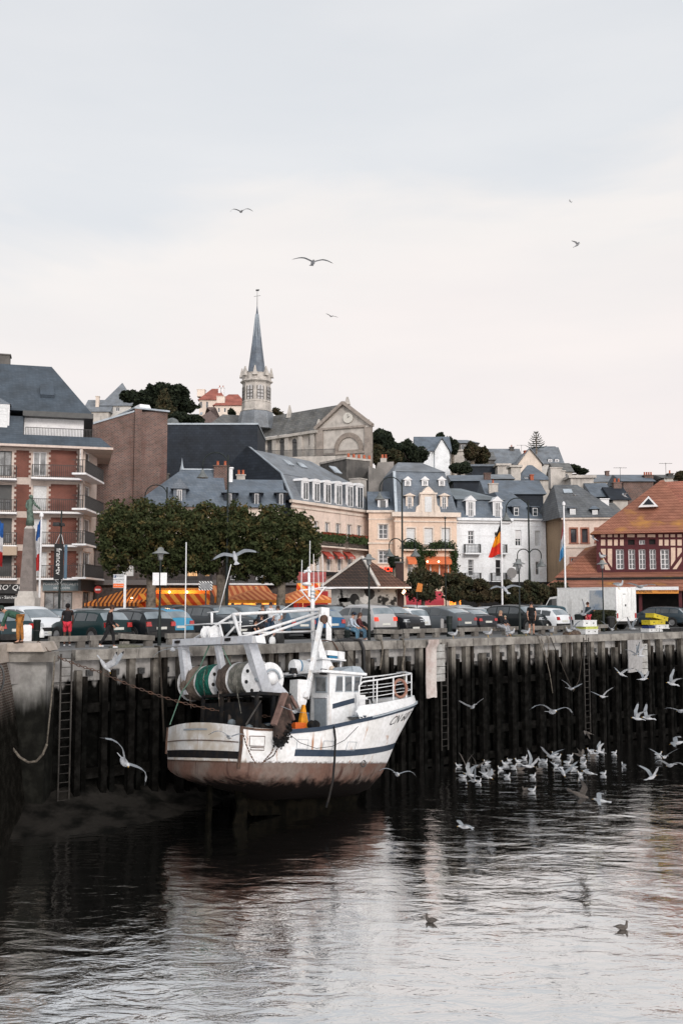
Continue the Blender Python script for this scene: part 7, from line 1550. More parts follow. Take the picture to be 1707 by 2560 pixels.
far += [('hatch', 200, 12.5, (.03, .06, .08), 'dark blue car roof behind the boy in red shorts'), ('wagon', 385, 11.5, (.5, .52, .55), 'white estate roof behind the black estate car'), ('suv', 540, 12.5, (.015, .02, .024), 'black car behind the gantry sheaves'), ('hatch', 742, 14.5, (.30, .34, .38), 'silver-blue hatchback left of the boat mast'), ('wagon', 830, 11, (.45, .48, .52), 'pale silver estate roof behind the deep blue hatchback'),
        ('sedan', 1030, 12, (.55, .57, .6), 'white saloon roof behind the black off-roader'), ('hatch', 1138, 11, (.04, .05, .06), 'charcoal hatchback roof behind the dark grey crossover coupe'), ('wagon', 1330, 11, (.02, .03, .035), 'black estate roof left of the man in the black tee'), ('mpv', 1225, 18, (.5, .52, .54), 'white people carrier roof before the white flagpole')]
for i, (k, px, n, c, lab) in enumerate(far): parkA(k, px, n, c, lab, flip=i % 3 == 0, group=G2, lit=(px == 975))
# box van
def truck(px, n, L, label, zb=2.75, Wd=2.1, da=0):
    s = qs(px, n) - Wd / 2; P = Q(s, n + L / 2); o = empty('box_van', P, QA + R_(90) + da, label, 'van'); h = Wd / 2
    m_vb = MT('van_white', (.76, .77, .77), (.70, .71, .71), rough=.5, sc=.8, streak=((.25, .25, .24), .5, 3), spec=.4)
    MB().box(-L / 2, L / 2 - 1.75, -h, h, .62, zb).build('box_body', m_vb, o)
    b = MB(); b.box(-L / 2 - .03, -L / 2 + .05, -h - .02, h + .02, .58, .70); b.box(-L / 2 - .02, L / 2 - 1.73, -h - .02, h + .02, zb, zb + .05)
    for y in (-h - .015, h - .04): b.box(-L / 2 - .02, -L / 2 + .05, y, y + .055, .7, zb)
    b.build('body_frame', m_trim, o)
    MB().box(-L / 2 - .035, -L / 2, -.42, .42, .85, zb - .25).build('rear_door', m_vb, o); b = MB(); b.box(-L / 2 - .06, -L / 2 - .03, .1, .35, zb - .42, zb - .39); b.box(-L / 2 - .06, -L / 2 - .03, .05, .17, 1.55, 1.68); b.build('door_handle', m_iron, o)
    b = MB(); H = [(L / 2 - 1.75, .5), (L / 2, .5), (L / 2, 1.0), (L / 2 - .35, 1.2), (L / 2 - 1.0, 2.15), (L / 2 - 1.75, 2.25)]; b.prism([(x, -h * .93, z) for x, z in H], (0, Wd * .93, 0)); b.build('cab', m_vb, o)
    for y in (-h * .93 - .012, h * .93 - .002): MB().prism([(L / 2 - 1.6, y, 1.3), (L / 2 - .52, y, 1.3), (L / 2 - 1.0, y, 2.02), (L / 2 - 1.6, y, 2.08)], (0, .014, 0)).build('side_window', m_cglass, o)
    MB().prism([(L / 2 - .37, -h * .8, 1.25), (L / 2 - .37, h * .8, 1.25), (L / 2 - .96, h * .8, 2.1), (L / 2 - .96, -h * .8, 2.1)], (.03, 0, .02)).build('windscreen', m_cglass, o)
    MB().box(-L / 2 + .1, L / 2 - .2, -h * .8, h * .8, .38, .6).build('chassis', m_trimb, o)
    for x in (-L / 2 + 1.1, L / 2 - .85):
        for y in (-h + .12, h - .12): w = MB().lathe([(.2, -.12), (.36, -.12), (.36, .12), (.2, .12)], 20, (x, y, .36), 'y').build('wheel', m_tyre, o, smooth=True, sharp=40); MB().lathe([(.01, -.07), (.2, -.07), (.2, .07), (.01, .07)], 14, (x, y, .36), 'y').build('rim', m_rim, w)
    for y in (-h + .03, h - .15): MB().box(-L / 2 - .05, -L / 2, y, y + .12, .78, 1.1).build('tail_light', m_tail, o)
    return o, h, L
o, h, L = truck(1585, 4.9, 6.6, 'white box van with dirty sides parked behind the quay edge')
MB().box(-L / 2 + 1.0, -L / 2 + 2.1, h + .005, h + .025, 1.25, 2.6).build('side_poster', MT('faded_poster', (.22, .28, .36), (.40, .42, .44), rough=.7, sc=1.6), o)
MB().box(-L / 2 + .95, -L / 2 + 2.15, h + .004, h + .012, 1.15, 2.68).build('poster_frame', m_trim, o)
truck(1778, 13.5, 6.2, 'white delivery van cab and box at the right edge', 3.0)
# ================================================================ SIGNS, STATUE, BOXES
P = at(70, HOR, 58); P.z = 0; s = P.y / FPX; Z = lambda py: at(70, py, 58).z
o = empty('war_memorial', P, 0, 'green bronze figure with outstretched arm on a tall grey stone pillar', 'monument'); w = 14.5 * s
MB().box(-w * 1.7, w * 1.7, -w * 1.7, w * 1.7, 0, Z(1494)).build('base', m_stone, o); MB().frus((-w * 1.45, w * 1.45, -w * 1.45, w * 1.45), (-w * 1.25, w * 1.25, -w * 1.25, w * 1.25), Z(1493.9), Z(1478)).build('plinth', m_stone, o)
MB().frus((-w * 1.15, w * 1.15, -w * 1.15, w * 1.15), (-w * .72, w * .72, -w * .72, w * .72), Z(1477.9), Z(1322)).build('pillar', MT('granite', (.20, .172, .16), (.15, .13, .122), rough=.9, sc=3, streak=((.12, .1, .1), .4, 3)), o); MB().frus((-w * .72, w * .72, -w * .72, w * .72), (-w * .45, w * .45, -w * .45, w * .45), Z(1321.9), Z(1315)).build('pillar_cap', m_stone, o)
m_bronze = MT('bronze_patina', (.11, .16, .13), (.05, .075, .06), rough=.7, sc=7, bump=.5); zb, zt = Z(1315), Z(1235); hh = zt - zb
b = MB(); b.lathe([(.16, 0), (.24, .03 * hh), (.20, .1 * hh)], 12, (0, 0, zb)); b.tube([(0, 0, zb + .05 * hh), (.02, 0, zb + .25 * hh), (-.03, 0, zb + .45 * hh), (-.02, 0, zb + .58 * hh), (0, 0, zb + .72 * hh), (0, 0, zb + .82 * hh), (.02, 0, zb + .86 * hh)], [.30, .24, .22, .17, .22, .16, .06], 12, sq=(1, .8))
b.tube([(.02, 0, zb + .84 * hh), (.03, -.02, zb + .90 * hh), (.03, -.02, zb + .97 * hh)], [.07, .12, .08], 10); b.tube([(.12, 0, zb + .80 * hh), (.3, -.05, zb + .66 * hh), (.62, -.1, zb + .52 * hh)], [.09, .07, .05], 8); b.tube([(-.14, 0, zb + .8 * hh), (-.22, -.05, zb + .62 * hh), (-.12, -.18, zb + .52 * hh)], [.09, .07, .05], 8)
b.build('statue', m_bronze, o, smooth=True)
# banner post
P = at(149, HOR, 62); P.z = 0; Z = lambda py: at(149, py, 62).z; s = 62 / FPX
o = empty('banner_post', P, 0, 'dark post carrying a long black vertical banner with white lettering', 'banner'); MB().tube([(0, 0, 0), (0, 0, Z(1276))], [.09, .05], 8).build('post', m_green, o)
MB().box(-14 * s, 9 * s, -.18, -.12, Z(1449), Z(1360)).build('banner', m_black, o); MB().box(10 * s, 17 * s, -.05, .0, Z(1447), Z(1362)).build('side_banner', MT('blue_grey_banner', (.10, .16, .22), rough=.8), o)
text('banner_lettering', 'france•tv', 13.5 * s * 1.35, m_text, o, (-2.5 * s, -.20, Z(1404)), (R_(90), R_(90), 0)); b = MB()
for q in ((-12, 1360, 0, 1330), (8, 1360, 0, 1330), (-12, 1449, 0, 1462), (8, 1449, 0, 1462)): b.tube([(q[0] * s, -.1, Z(q[1])), (q[2] * s, 0, Z(q[3]))], .015, 5)
b.build('stay', m_trim, o); b = MB(); b.frus((-20 * s, -3 * s, -.2, .2), (-19 * s, -4 * s, -.1, .1), Z(1315), Z(1306)); b.frus((1 * s, 8 * s, -.2, .2), (2 * s, 7 * s, -.1, .1), Z(1315), Z(1308)); b.build('floodlight', m_trimb, o)
# pay-parking sign
P = at(312, HOR, 60); P.z = 0; Z = lambda py: at(312, py, 60).z; s = 60 / FPX
o = empty('parking_sign', P, 0, 'white and orange pay-parking sign on a pale post', 'sign'); MB().box(-.07, .07, 0, .08, 0, Z(1437)).build('post', m_trim, o)
x0, x1 = (283 - 312) * s, (310 - 312) * s; MB().box(x0, x1, -.05, -.003, Z(1470), Z(1436)).build('panel', MT('sign_white', (.55, .56, .58), rough=.5), o); MB().box(x0 + .01, x1 - .01, -.06, -.051, Z(1469), Z(1459)).build('orange_panel', MT('sign_orange', (.75, .14, .02), rough=.5), o)
MB().box(x0 + .03, x0 + .17, -.06, -.051, Z(1444), Z(1437.5)).build('parking_square', MT('sign_blue', (.02, .06, .16), rough=.5), o); md = (x0 + x1) / 2
text('sign_lettering', 'P', .15, m_text, o, (x0 + .1, -.065, Z(1440.7))); text('sign_lettering', 'PAYANT', .13, m_black, o, (md + .07, -.065, Z(1440.5))); text('sign_lettering', 'DU MARDI AU DIMANCHE', .055, m_black, o, (md, -.065, Z(1449))); text('sign_lettering', '9H - 19H', .06, m_black, o, (md, -.065, Z(1454))); text('sign_lettering', 'ZONE ORANGE', .08, m_text, o, (md, -.065, Z(1463.5)))
# chevron bordered traffic mirror
P = at(514, HOR, 62); P.z = 0; Z = lambda py: at(514, py, 62).z; s = 62 / FPX
o = empty('traffic_mirror', P, 0, 'traffic mirror with black and white striped border before the awnings', 'mirror'); MB().tube([(0, .1, 0), (0, .1, Z(1455))], .045, 8).build('post', m_iron, o)
MB().box(-17 * s, 17 * s, 0, .06, Z(1476), Z(1453)).build('border', stripe_mat('chevron', (.7, .7, .7), (.012, .012, .012), .085, (1, 0, 1)), o); MB().box(-12.5 * s, 12.5 * s, -.03, -.003, Z(1472), Z(1457)).build('mirror_glass', MT('mirror', (.12, .13, .14), (.2, .21, .22), rough=.15, sc=5, spec=1), o)
# no entry sign, orange hanging sign
P = at(245, HOR, 78); P.z = 0; Z = lambda py: at(245, py, 78).z; o = empty('no_entry_sign', P, 0, 'small red round no-entry sign beside the grey shop corner', 'sign'); MB().tube([(0, .05, 0), (0, .05, Z(1465))], .04, 6).build('post', m_iron, o); MB().lathe([(.01, -.02), (.3, -.02), (.3, .02), (.01, .02)], 18, (0, 0, Z(1474)), 'y').build('disc', MT('sign_red', (.40, .03, .02), rough=.5), o); MB().box(-.2, .2, -.04, -.022, Z(1476), Z(1472)).build('bar', m_text, o)
P = at(1046, HOR, 74); o = empty('hanging_sign', (P.x, P.y, 0), 0, 'tilted orange hanging sign among the small trees right of the kiosk', 'sign'); Z = lambda py: at(1046, py, 74).z
MB().prism([(-.2, 0, Z(1479)), (.24, 0, Z(1480)), (.32, 0, Z(1460)), (-.05, 0, Z(1457))], (0, .1, 0)).build('panel', MT('sign_amber', (.62, .22, .04), (.42, .13, .03), sc=9, rough=.6), o); MB().tube([(-.12, .05, 0), (-.12, .05, Z(1465)), (.0, .05, Z(1460))], .03, 6).build('post', m_iron, o)
# shop lamps under the awnings
m_bulb = MT('warm_bulb', (1, .62, .30), emit=9)
def lampo(px, py, Y, label, e=18, r=.10):
    P = at(px, py, Y); o = empty('pendant_lamp', P, 0, label, 'lamp', 'warm bulbs over the restaurant fronts'); MB().lathe([(.01, -r), (r * .8, -r * .5), (r, 0), (r * .8, r * .5), (.01, r)], 10).build('bulb', m_bulb, o); MB().tube([(0, 0, r), (0, 0, .5)], .012, 4).build('cord', m_iron, o)
    if e:
        l = bpy.data.lights.new('bulb_light', 'POINT'); l.energy = e; l.color = (1, .50, .18); l.shadow_soft_size = .3; q = bpy.data.objects.new('bulb_light', l); COL.objects.link(q); q.parent = o; q.location = (0, -.25, -.2)
for px, py, Y, e, lab in ((424, 1480, 84.6, 120, 'left warm bulb under the plain orange fascia'), (468, 1480, 84.6, 120, 'right warm bulb under the plain orange fascia'), (330, 1496, 84, 150, 'bulb under the finely striped awning'), (580, 1502, 83.5, 320, 'bulb at the left under the broad striped awning'), (650, 1503, 83.5, 320, 'bulb at the right under the broad striped awning'), (770, 1500, 81, 200, 'bulb under the parasol right of the third plane tree'),
                          (1068, 1404, 108, 22, 'left bulb under the coral window awning'), (1096, 1404, 108, 22, 'right bulb under the coral window awning'), (1127, 1486, 79, 30, 'white-hot bulb beside the orange glow under the clipped trees'), (1010, 1478, 68, 60, 'globe bulb on the kiosk chimney')): lampo(px, py, Y, lab, e)
P = at(1137, 1498, 90); o = MB().box(-.5, .5, -.1, .1, -.6, .6).build('lit_shopfront', MT('orange_glow', (1, .28, .04), (.4, .08, .01), emit=2.2, sc=2), loc=P); tag(o, 'glowing orange shop window seen under the clipped trees', 'shop window')
# fish boxes
m_poly = MT('polystyrene', (.66, .67, .68), (.56, .57, .57), rough=.9, sc=4)
def fbox(name, s, n, z, w, d, h, m, label, rz=0, tilt=0, grp=None):
    o = empty(name, Q(s, n, z), QA + rz, label, 'crate', grp); o.rotation_euler = (0, tilt, QA + rz); t = .03
    b = MB(); b.box(-w / 2, w / 2, -d / 2, d / 2, 0, t); b.box(-w / 2, w / 2, -d / 2, -d / 2 + t, t, h); b.box(-w / 2, w / 2, d / 2 - t, d / 2, t, h); b.box(-w / 2, -w / 2 + t, -d / 2 + t, d / 2 - t, t, h); b.box(w / 2 - t, w / 2, -d / 2 + t, d / 2 - t, t, h); b.build('tray', m, o)
    b = MB(); b.box(-w / 2 - .015, w / 2 + .015, -d / 2 - .015, -d / 2, h - .05, h); b.box(w / 2, w / 2 + .015, -d / 2, d / 2, h - .05, h); b.box(-w / 2 - .015, -w / 2, -d / 2, d / 2, h - .05, h); b.build('rim', m, o)
    for x in (-w / 4, w / 4): MB().box(x - .05, x + .05, -d / 2 - .018, -d / 2 - .002, h * .45, h * .6).build('handle_slot', m_trimb, o)
    return o
GB = 'stacked fish boxes on the quay edge'; s0 = qs(1462, 1.1)
fbox('fish_box', s0, 1.1, 0, 1.1, .7, .28, m_poly, 'polystyrene fish box at the bottom of the left stack', grp=GB); m_yel = MT('yellow_plastic', (.50, .40, .02), (.42, .33, .02), rough=.5)
fbox('fish_box', s0 + .02, 1.1, .285, 1.08, .68, .14, MT('lime_plastic', (.45, .48, .12), rough=.5), 'thin lime-rimmed tray in the middle of the left stack', grp=GB); fbox('fish_box', s0 - .08, 1.15, .43, 1.2, .7, .36, m_poly, 'large plain polystyrene box on top of the left stack', grp=GB)
s1 = qs(1618, 1.6); fbox('fish_box', s1, 1.6, 0, 1.0, .6, .2, m_poly, 'polystyrene tray at the foot of the right stack, left side', grp=GB); fbox('fish_box', s1 + 1.1, 1.6, 0, 1.0, .6, .22, m_poly, 'polystyrene tray at the foot of the right stack, right side', grp=GB); fbox('fish_box', s1 + .9, 1.6, .22, 1.3, .6, .2, m_poly, 'wide polystyrene tray under the yellow crates', grp=GB)
fbox('fish_box', s1 + .0, 1.65, .21, .7, .5, .16, MT('navy_plastic', (.015, .03, .12), rough=.5), 'navy blue crate beside the yellow crates', grp=GB); fbox('fish_box', s1 + .55, 1.7, .43, 1.6, .6, .28, m_yel, 'low flat yellow crate of the right stack', grp=GB); fbox('fish_box', s1 + .95, 1.75, .75, 1.5, .6, .26, m_yel, 'tilted upper yellow crate of the right stack', tilt=.17, grp=GB)
fbox('pallet', qs(1680, 1.2), 1.2, 0, 2.2, .9, .18, m_trimb, 'dark plastic pallet lying flat at the right end of the quay'); 
o = empty('litter_bin', Q(qs(1522, 4.2), 4.2), QA, 'dark litter bin beside the rear corner of the box van', 'bin'); MB().lathe([(.22, 0), (.27, .75), (.28, .78)], 14).build('body', m_trimb, o); MB().lathe([(.30, .78), (.30, .84), (.2, .92), (.01, .94)], 14).build('lid', m_trimb, o)
o = empty('litter_bin', Q(qs(1449, 4.6), 4.6), QA, 'square dark green bin left of the man in red trousers', 'bin'); MB().frus((-.25, .25, -.25, .25), (-.3, .3, -.3, .3), 0, 1.0).build('body', m_green, o); MB().frus((-.32, .32, -.32, .32), (-.25, .25, -.25, .25), 1.0, 1.08).build('lid', m_green, o)
# bags on the quay edge
def bag(px, n, w, h, m, lab, z=0):
    o = empty('bag', Q(qs(px, n), n, z), QA, lab, 'bag', 'bags left on the quay edge'); rows = []
    for i in range(8):
        f = i / 7; r = w / 2 * (.9 + .1 * math.sin(5 * f) if f < .8 else (.75 if f < .9 else (.4 if f < 1 else .03))); rows.append([(r * math.cos(t) * (1 + .2 * noise.noise(Vector((i, j, px)))), r * .6 * math.sin(t), h * f) for j in range(10) for t in [2 * math.pi * j / 10]])
    MB().grid(rows, close=True).build('sack', m, o, smooth=True); MB().tube([(-w * .2, 0, h * .9), (0, 0, h * 1.15), (w * .2, 0, h * .9)], .015, 5).build('strap', m, o)
bag(655, .8, .36, .42, MT('blue_bag', (.01, .05, .20), rough=.7), 'bright blue bag on the quay edge behind the gantry'); bag(672, .8, .34, .46, m_trimb, 'black rucksack between the blue bag and the white bag'); bag(682, .6, .34, .32, m_poly, 'crumpled white bag on the quay edge'); bag(700, .9, .5, .5, m_trimb, 'large black rucksack beside the crouching bare-backed person')
bag(111, 1.6, .2, .3, m_poly, 'white carrier bag hanging beside the green bollard', .45)
for px, c, lab in ((10, (.30, .16, .13), 'pinkish rubbish heap on the pier at the left edge'), (60, (.10, .045, .03), 'reddish-brown net heap beside the bending man')): heap('heap', px, 1.4, 1.1, .6, .3, MT('heap%d' % px, c, tuple(x * .5 for x in c), rough=1, sc=8, bump=1, bs=20), lab, 'net')
# ================================================================ PEOPLE
def skin_mesh(name, chains, m, sub=1, root=0):
    """chains: list of point lists [(pos, r)], joined where positions coincide"""
    vs = []; rs = []; es = []; idx = {}
    for ch in chains:
        prev = None
        for p, r in ch:
            k = tuple(round(c, 4) for c in p)
            if k not in idx: idx[k] = len(vs); vs.append(p); rs.append(r)
            i = idx[k]
            if prev is not None and prev != i: es.append((prev, i))
            prev = i
    me = bpy.data.meshes.new(name); me.from_pydata([tuple(v) for v in vs], es, []); o = bpy.data.objects.new('tmp', me); COL.objects.link(o)
    sk = o.modifiers.new('s', 'SKIN'); sk.use_smooth_shade = True
    for i, r in enumerate(rs):
        d = me.skin_vertices[0].data[i]; d.radius = r if isinstance(r, tuple) else (r, r); d.use_root = (i == root)
    if sub: ss = o.modifiers.new('d', 'SUBSURF'); ss.levels = sub; ss.render_levels = sub
    dg = bpy.context.evaluated_depsgraph_get(); dg.update(); out = bpy.data.meshes.new_from_object(o.evaluated_get(dg)); bpy.data.objects.remove(o); bpy.data.meshes.remove(me)
    out.name = name; out.materials.clear(); out.materials.append(m); out.polygons.foreach_set('use_smooth', [True] * len(out.polygons)); return out
def fk(a, L): return Vector((math.sin(a) * L, 0, -math.cos(a) * L))      # sagittal: x forward, angle from straight down
CL = lambda key, c: MT('cloth_' + key, c, tuple(x * .6 for x in c), rough=.9, sc=9, bump=.3, bs=16)
m_skin = MT('skin', (.42, .23, .16), (.36, .19, .13), rough=.6, sc=6); m_skind = MT('deep_skin', (.09, .045, .03), (.07, .035, .025), rough=.6, sc=6)
def person(P, rz, label, h=1.75, lean=.05, th=(.1, -.1), sh=(.0, 0), ua=(.1, -.1), fa=(.3, .1), headp=0.0, top=None, sleeve=2, trouser=None, long=True, hair=(.03, .02, .015), cap=None, shoe=(.6, .6, .6), skin=None, seat=None, longhair=False, nofeet=False, splay=.02, topless=False):
    s = h / 1.75; sk = skin or m_skin; o = empty('person', P, rz, label, 'person')
    T, SHN, UA, FA, TO = .43 * s, .43 * s, .29 * s, .25 * s, .50 * s
    pel = Vector((0, 0, 0)); up = Vector((math.sin(lean), 0, math.cos(lean))); waist = pel + up * .16 * s; chest = pel + up * .36 * s; neck = pel + up * TO
    hl = lean * .5 + headp; hu = Vector((math.sin(hl), 0, math.cos(hl))); nk2 = neck + hu * .075 * s; head = nk2 + hu * .11 * s; crown_ = head + hu * .065 * s
    J = {}
    for i, sd in enumerate((1, -1)):
        hip = pel + Vector((0, sd * .085 * s, -.02 * s)); kn = hip + fk(th[i], T) + Vector((0, sd * splay, 0)); an = kn + fk(sh[i], SHN); toe = an + Vector((.15 * s, sd * .02, -.05 * s)); shd = neck + Vector((0, sd * .175 * s, 0)) - up * .045 * s
        el = shd + fk(ua[i], UA) + Vector((0, sd * .05, 0)); wr = el + fk(fa[i], FA) - Vector((0, sd * .03, 0)); J[i] = (hip, kn, an, toe, shd, el, wr)
    lo = min(J[i][2].z for i in (0, 1)) - .085 * s; off = Vector((0, 0, (seat - (-.1)) if seat is not None else -lo))
    R2 = lambda *a: a
    ch = [[(pel, (.12 * s, .10 * s)), (waist, (.115 * s, .09 * s)), (chest, (.14 * s, .105 * s)), (neck, (.07 * s, .07 * s)), (nk2, (.05 * s, .05 * s)), (head, (.085 * s, .095 * s)), (crown_, (.06 * s, .07 * s))]]
    for i, sd in enumerate((1, -1)):
        hip, kn, an, toe, shd, el, wr = J[i]
        ch.append([(pel, (.12 * s, .10 * s)), (hip, .085 * s), (hip.lerp(kn, .5), .075 * s), (kn, .055 * s), (kn.lerp(an, .35), .054 * s), (an, .038 * s), (toe, .032 * s)])
        ch.append([(neck, (.07 * s, .07 * s)), (shd, .055 * s), (el, .040 * s), (wr, .026 * s)])
        d = (wr - el).normalized(); pm = wr + d * .055 * s; ch.append([(wr, .026 * s), (pm, (.032 * s, .02 * s))])
        fw = Vector((0, 1, 0)) if abs(d.y) < .8 else Vector((1, 0, 0)); side = d.cross(fw).normalized()
        for q in range(4): b0 = pm + side * (q - 1.5) * .018 * s + d * .02; ch.append([(pm, (.032 * s, .02 * s)), (b0, .010), (b0 + d * (.032 + .004 * (q in (1, 2))) * s - fw * sd * .010, .009), (b0 + d * .055 * s - fw * sd * .028, .007)])
        ch.append([(wr, .026 * s), (wr + d * .03 * s + side * .035 * s, .011), (wr + d * .06 * s + side * .05 * s, .008)])
    me = skin_mesh('body', ch, sk)
    bmx = bmesh.new(); bmx.from_mesh(me)      # nose and eyes on the same mesh
    f = Vector((math.cos(hl), 0, -math.sin(hl)))
    for c, r, mi in ((head + f * .095 * s - hu * .005, .017, 0), (head + f * .082 * s + Vector((0, .03, 0)) + hu * .02, .011, 1), (head + f * .082 * s + Vector((0, -.03, 0)) + hu * .02, .011, 1), (head + f * .083 * s - hu * .045, .014, 2), (head + Vector((0, .088 * s, 0)), .022, 0), (head - Vector((0, .088 * s, 0)), .022, 0)):
        g = bmesh.ops.create_icosphere(bmx, subdivisions=1, radius=r, matrix=Matrix.Translation(c))
        for fc in {fc for v in g['verts'] for fc in v.link_faces}: fc.material_index = mi; fc.smooth = True
    bmx.to_mesh(me); bmx.free(); me.materials.append(m_black); me.materials.append(MT('lips', (.25, .08, .07))); link('body', me, o, off)
    if top:
        ch = [[(pel - up * .06, (.17 * s, .155 * s)), (waist, (.155 * s, .135 * s)), (chest, (.175 * s, .14 * s)), (neck - up * .02, (.09 * s, .085 * s))]]
        for i in (0, 1):
            hip, kn, an, toe, shd, el, wr = J[i]; c = [(neck - up * .02, (.085 * s, .08 * s)), (shd, .07 * s), (shd.lerp(el, .55), .06 * s)]
            if sleeve == 2: c += [(el, .055 * s), (wr.lerp(el, .08), .042 * s)]
            ch.append(c)
        link('top', skin_mesh('top', ch, top), o, off)
    if trouser:
        ch = []
        for i in (0, 1):
            hip, kn, an, toe, shd, el, wr = J[i]; c = [(pel + up * .03, (.15 * s, .135 * s)), (hip, .11 * s), (hip.lerp(kn, .55), .092 * s)]
            if long: c += [(kn, .075 * s), (kn.lerp(an, .5), .066 * s), (kn.lerp(an, .93), .056 * s)]
            else: c += [(hip.lerp(kn, .9), .088 * s)]
            ch.append(c)
        link('trousers', skin_mesh('trousers', ch, trouser), o, off)
    if shoe and not nofeet:
        for i in (0, 1):
            an, toe = J[i][2], J[i][3]; link('shoe', skin_mesh('shoe', [[(an + Vector((-.05, 0, -.035)), .045 * s), (an + Vector((.04, 0, -.04)), .048 * s), (toe + Vector((.02, 0, .005)), .042 * s)]], CL('shoe%d' % int(shoe[0] * 100), shoe)), o, off)
    hm = bmesh.new(); bmesh.ops.create_icosphere(hm, subdivisions=2, radius=1, matrix=Matrix.Translation(off + head - f * .022 * s + hu * .03 * s) @ Matrix.Diagonal((.108 * s, .102 * s, .112 * s, 1)))
    if longhair: bmesh.ops.create_icosphere(hm, subdivisions=2, radius=1, matrix=Matrix.Translation(off + nk2 - f * .075 * s - hu * .02) @ Matrix.Diagonal((.06 * s, .10 * s, .20 * s, 1)))
    for fc in hm.faces: fc.smooth = True
    he = bpy.data.meshes.new('hair'); hm.to_mesh(he); hm.free(); he.materials.append(CL('hair%d' % int(hair[0] * 1000), hair)); link('hair', he, o)
    if cap: b = MB(); c = crown_ + off; b.lathe([(.115 * s, -.05), (.11 * s, 0), (.07 * s, .045), (.01, .06)], 14, tuple(c)); b.frus((c.x + .05, c.x + .21, c.y - .07, c.y + .07), (c.x + .05, c.x + .2, c.y - .07, c.y + .07), c.z - .055, c.z - .035); b.build('cap', cap, o)
    return o
blk = CL('black', (.010, .010, .012))
person(gz(168, 1616), R_(100), 'boy seen from behind in black top and bright red shorts by the barrier', 1.72, ua=(.05, -.05), fa=(.5, .4), th=(.06, -.06), top=CL('blackred', (.012, .010, .012)), sleeve=1, trouser=CL('red', (.60, .035, .06)), long=False, skin=m_skind, hair=(.01, .008, .008), shoe=(.65, .66, .68))
person(gz(273, 1621), R_(10), 'person in black tracksuit and white trainers walking along the quay edge', 1.70, lean=.06, th=(.38, -.32), sh=(.05, -.55), ua=(.15, -.1), fa=(.9, .7), headp=.35, top=blk, trouser=CL('track', (.012, .012, .014)), hair=(.06, .03, .02), shoe=(.66, .67, .68))
person(gz(48, 1609, .33) , R_(200), 'person in green shirt and ochre trousers bending over on the pier', 1.72, lean=1.25, th=(.12, -.2), sh=(-.05, -.1), ua=(.4, .2), fa=(.3, .2), headp=.3, top=CL('green', (.035, .085, .06)), trouser=CL('ochre', (.36, .15, .035)), hair=(.02, .035, .03), shoe=(.05, .03, .02))
person(Q(qs(872, 1.6), 1.6), R_(-20), 'seated person in pale blue shirt, jeans and dark cap on the mooring post', 1.74, lean=.35, th=(1.35, 1.25), sh=(.0, .05), ua=(.4, .3), fa=(1.0, 1.1), headp=.2, top=CL('paleblue', (.42, .48, .56)), trouser=CL('jeans', (.09, .18, .26)), cap=CL('navycap', (.01, .02, .04)), shoe=(.6, .6, .6), seat=.48)
person(Q(qs(891, 2.0), 2.0), R_(-15), 'seated person with long brown hair and dark red top beside the pale blue shirt', 1.66, lean=.3, th=(1.35, 1.3), sh=(.05, .0), ua=(.3, .3), fa=(.9, 1.2), headp=.15, top=CL('maroon', (.10, .025, .025)), trouser=CL('jeans'  , (.09, .18, .26)), hair=(.08, .045, .035), longhair=True, shoe=(.6, .6, .6), seat=.46)
person(Q(qs(1247, 1.9), 1.9), R_(-30), 'blonde woman in black jacket and light jeans sitting on the barrier', 1.68, lean=.1, th=(1.3, 1.2), sh=(.25, .1), ua=(.3, .3), fa=(1.1, 1.0), top=blk, trouser=CL('lightgrey', (.36, .37, .40)), hair=(.34, .22, .15), longhair=True, shoe=(.02, .02, .02), seat=.48)
person(Q(qs(1259, 2.2), 2.2), R_(-60), 'small blond child sitting close beside the blonde woman', 1.12, lean=.1, th=(1.35, 1.3), sh=(.1, 0), ua=(.3, .3), fa=(.9, 1.0), top=CL('charcoal', (.03, .03, .035)), trouser=CL('grey', (.3, .3, .33)), hair=(.42, .33, .24), shoe=(.05, .05, .05), seat=.46)
person(Q(qs(1325, 1.9), 1.9), R_(-95), 'man in black tee and black shorts standing behind the log barrier', 1.80, ua=(.05, .1), fa=(.15, .3), th=(.06, -.1), top=CL('tee', (.008, .008, .009)), sleeve=1, trouser=CL('shorts', (.010, .010, .011)), long=False, hair=(.015, .01, .01), shoe=(.02, .02, .02))
person(Q(qs(1465, 4.1), 4.1), R_(-60), 'man in dark jacket and red trousers with raised hand beside the hedge', 1.80, ua=(.3, -.1), fa=(2.0, .2), top=CL('jacket', (.02, .035, .045)), trouser=CL('red2', (.50, .05, .07)), hair=(.05, .02, .015), shoe=(.05, .04, .04))
person(Q(qs(622, 1.9), 1.9), R_(-15), 'dark-haired woman crouching in black on the quay edge with arms reaching forward', 1.66, lean=.75, th=(1.75, 1.5), sh=(-.75, -.7), ua=(.7, .6), fa=(.8, .8), headp=.1, top=blk, sleeve=1, trouser=CL('black', (.01, .01, .012)), hair=(.012, .01, .01), longhair=True, shoe=(.1, .1, .1))
person(Q(qs(658, 5.2), 5.2), R_(-100), 'brown-haired boy in black standing behind the crouching woman', 1.66, ua=(.1, .1), fa=(.6, .7), top=blk, trouser=CL('denim', (.04, .07, .12)), hair=(.09, .05, .03), shoe=(.1, .1, .1))
person(Q(qs(678, 6.2), 6.2), R_(-80), 'man in white shirt standing behind the brown-haired boy', 1.78, top=CL('white', (.6, .6, .62)), trouser=CL('denim', (.04, .07, .12)), hair=(.05, .03, .02), shoe=(.1, .1, .1))
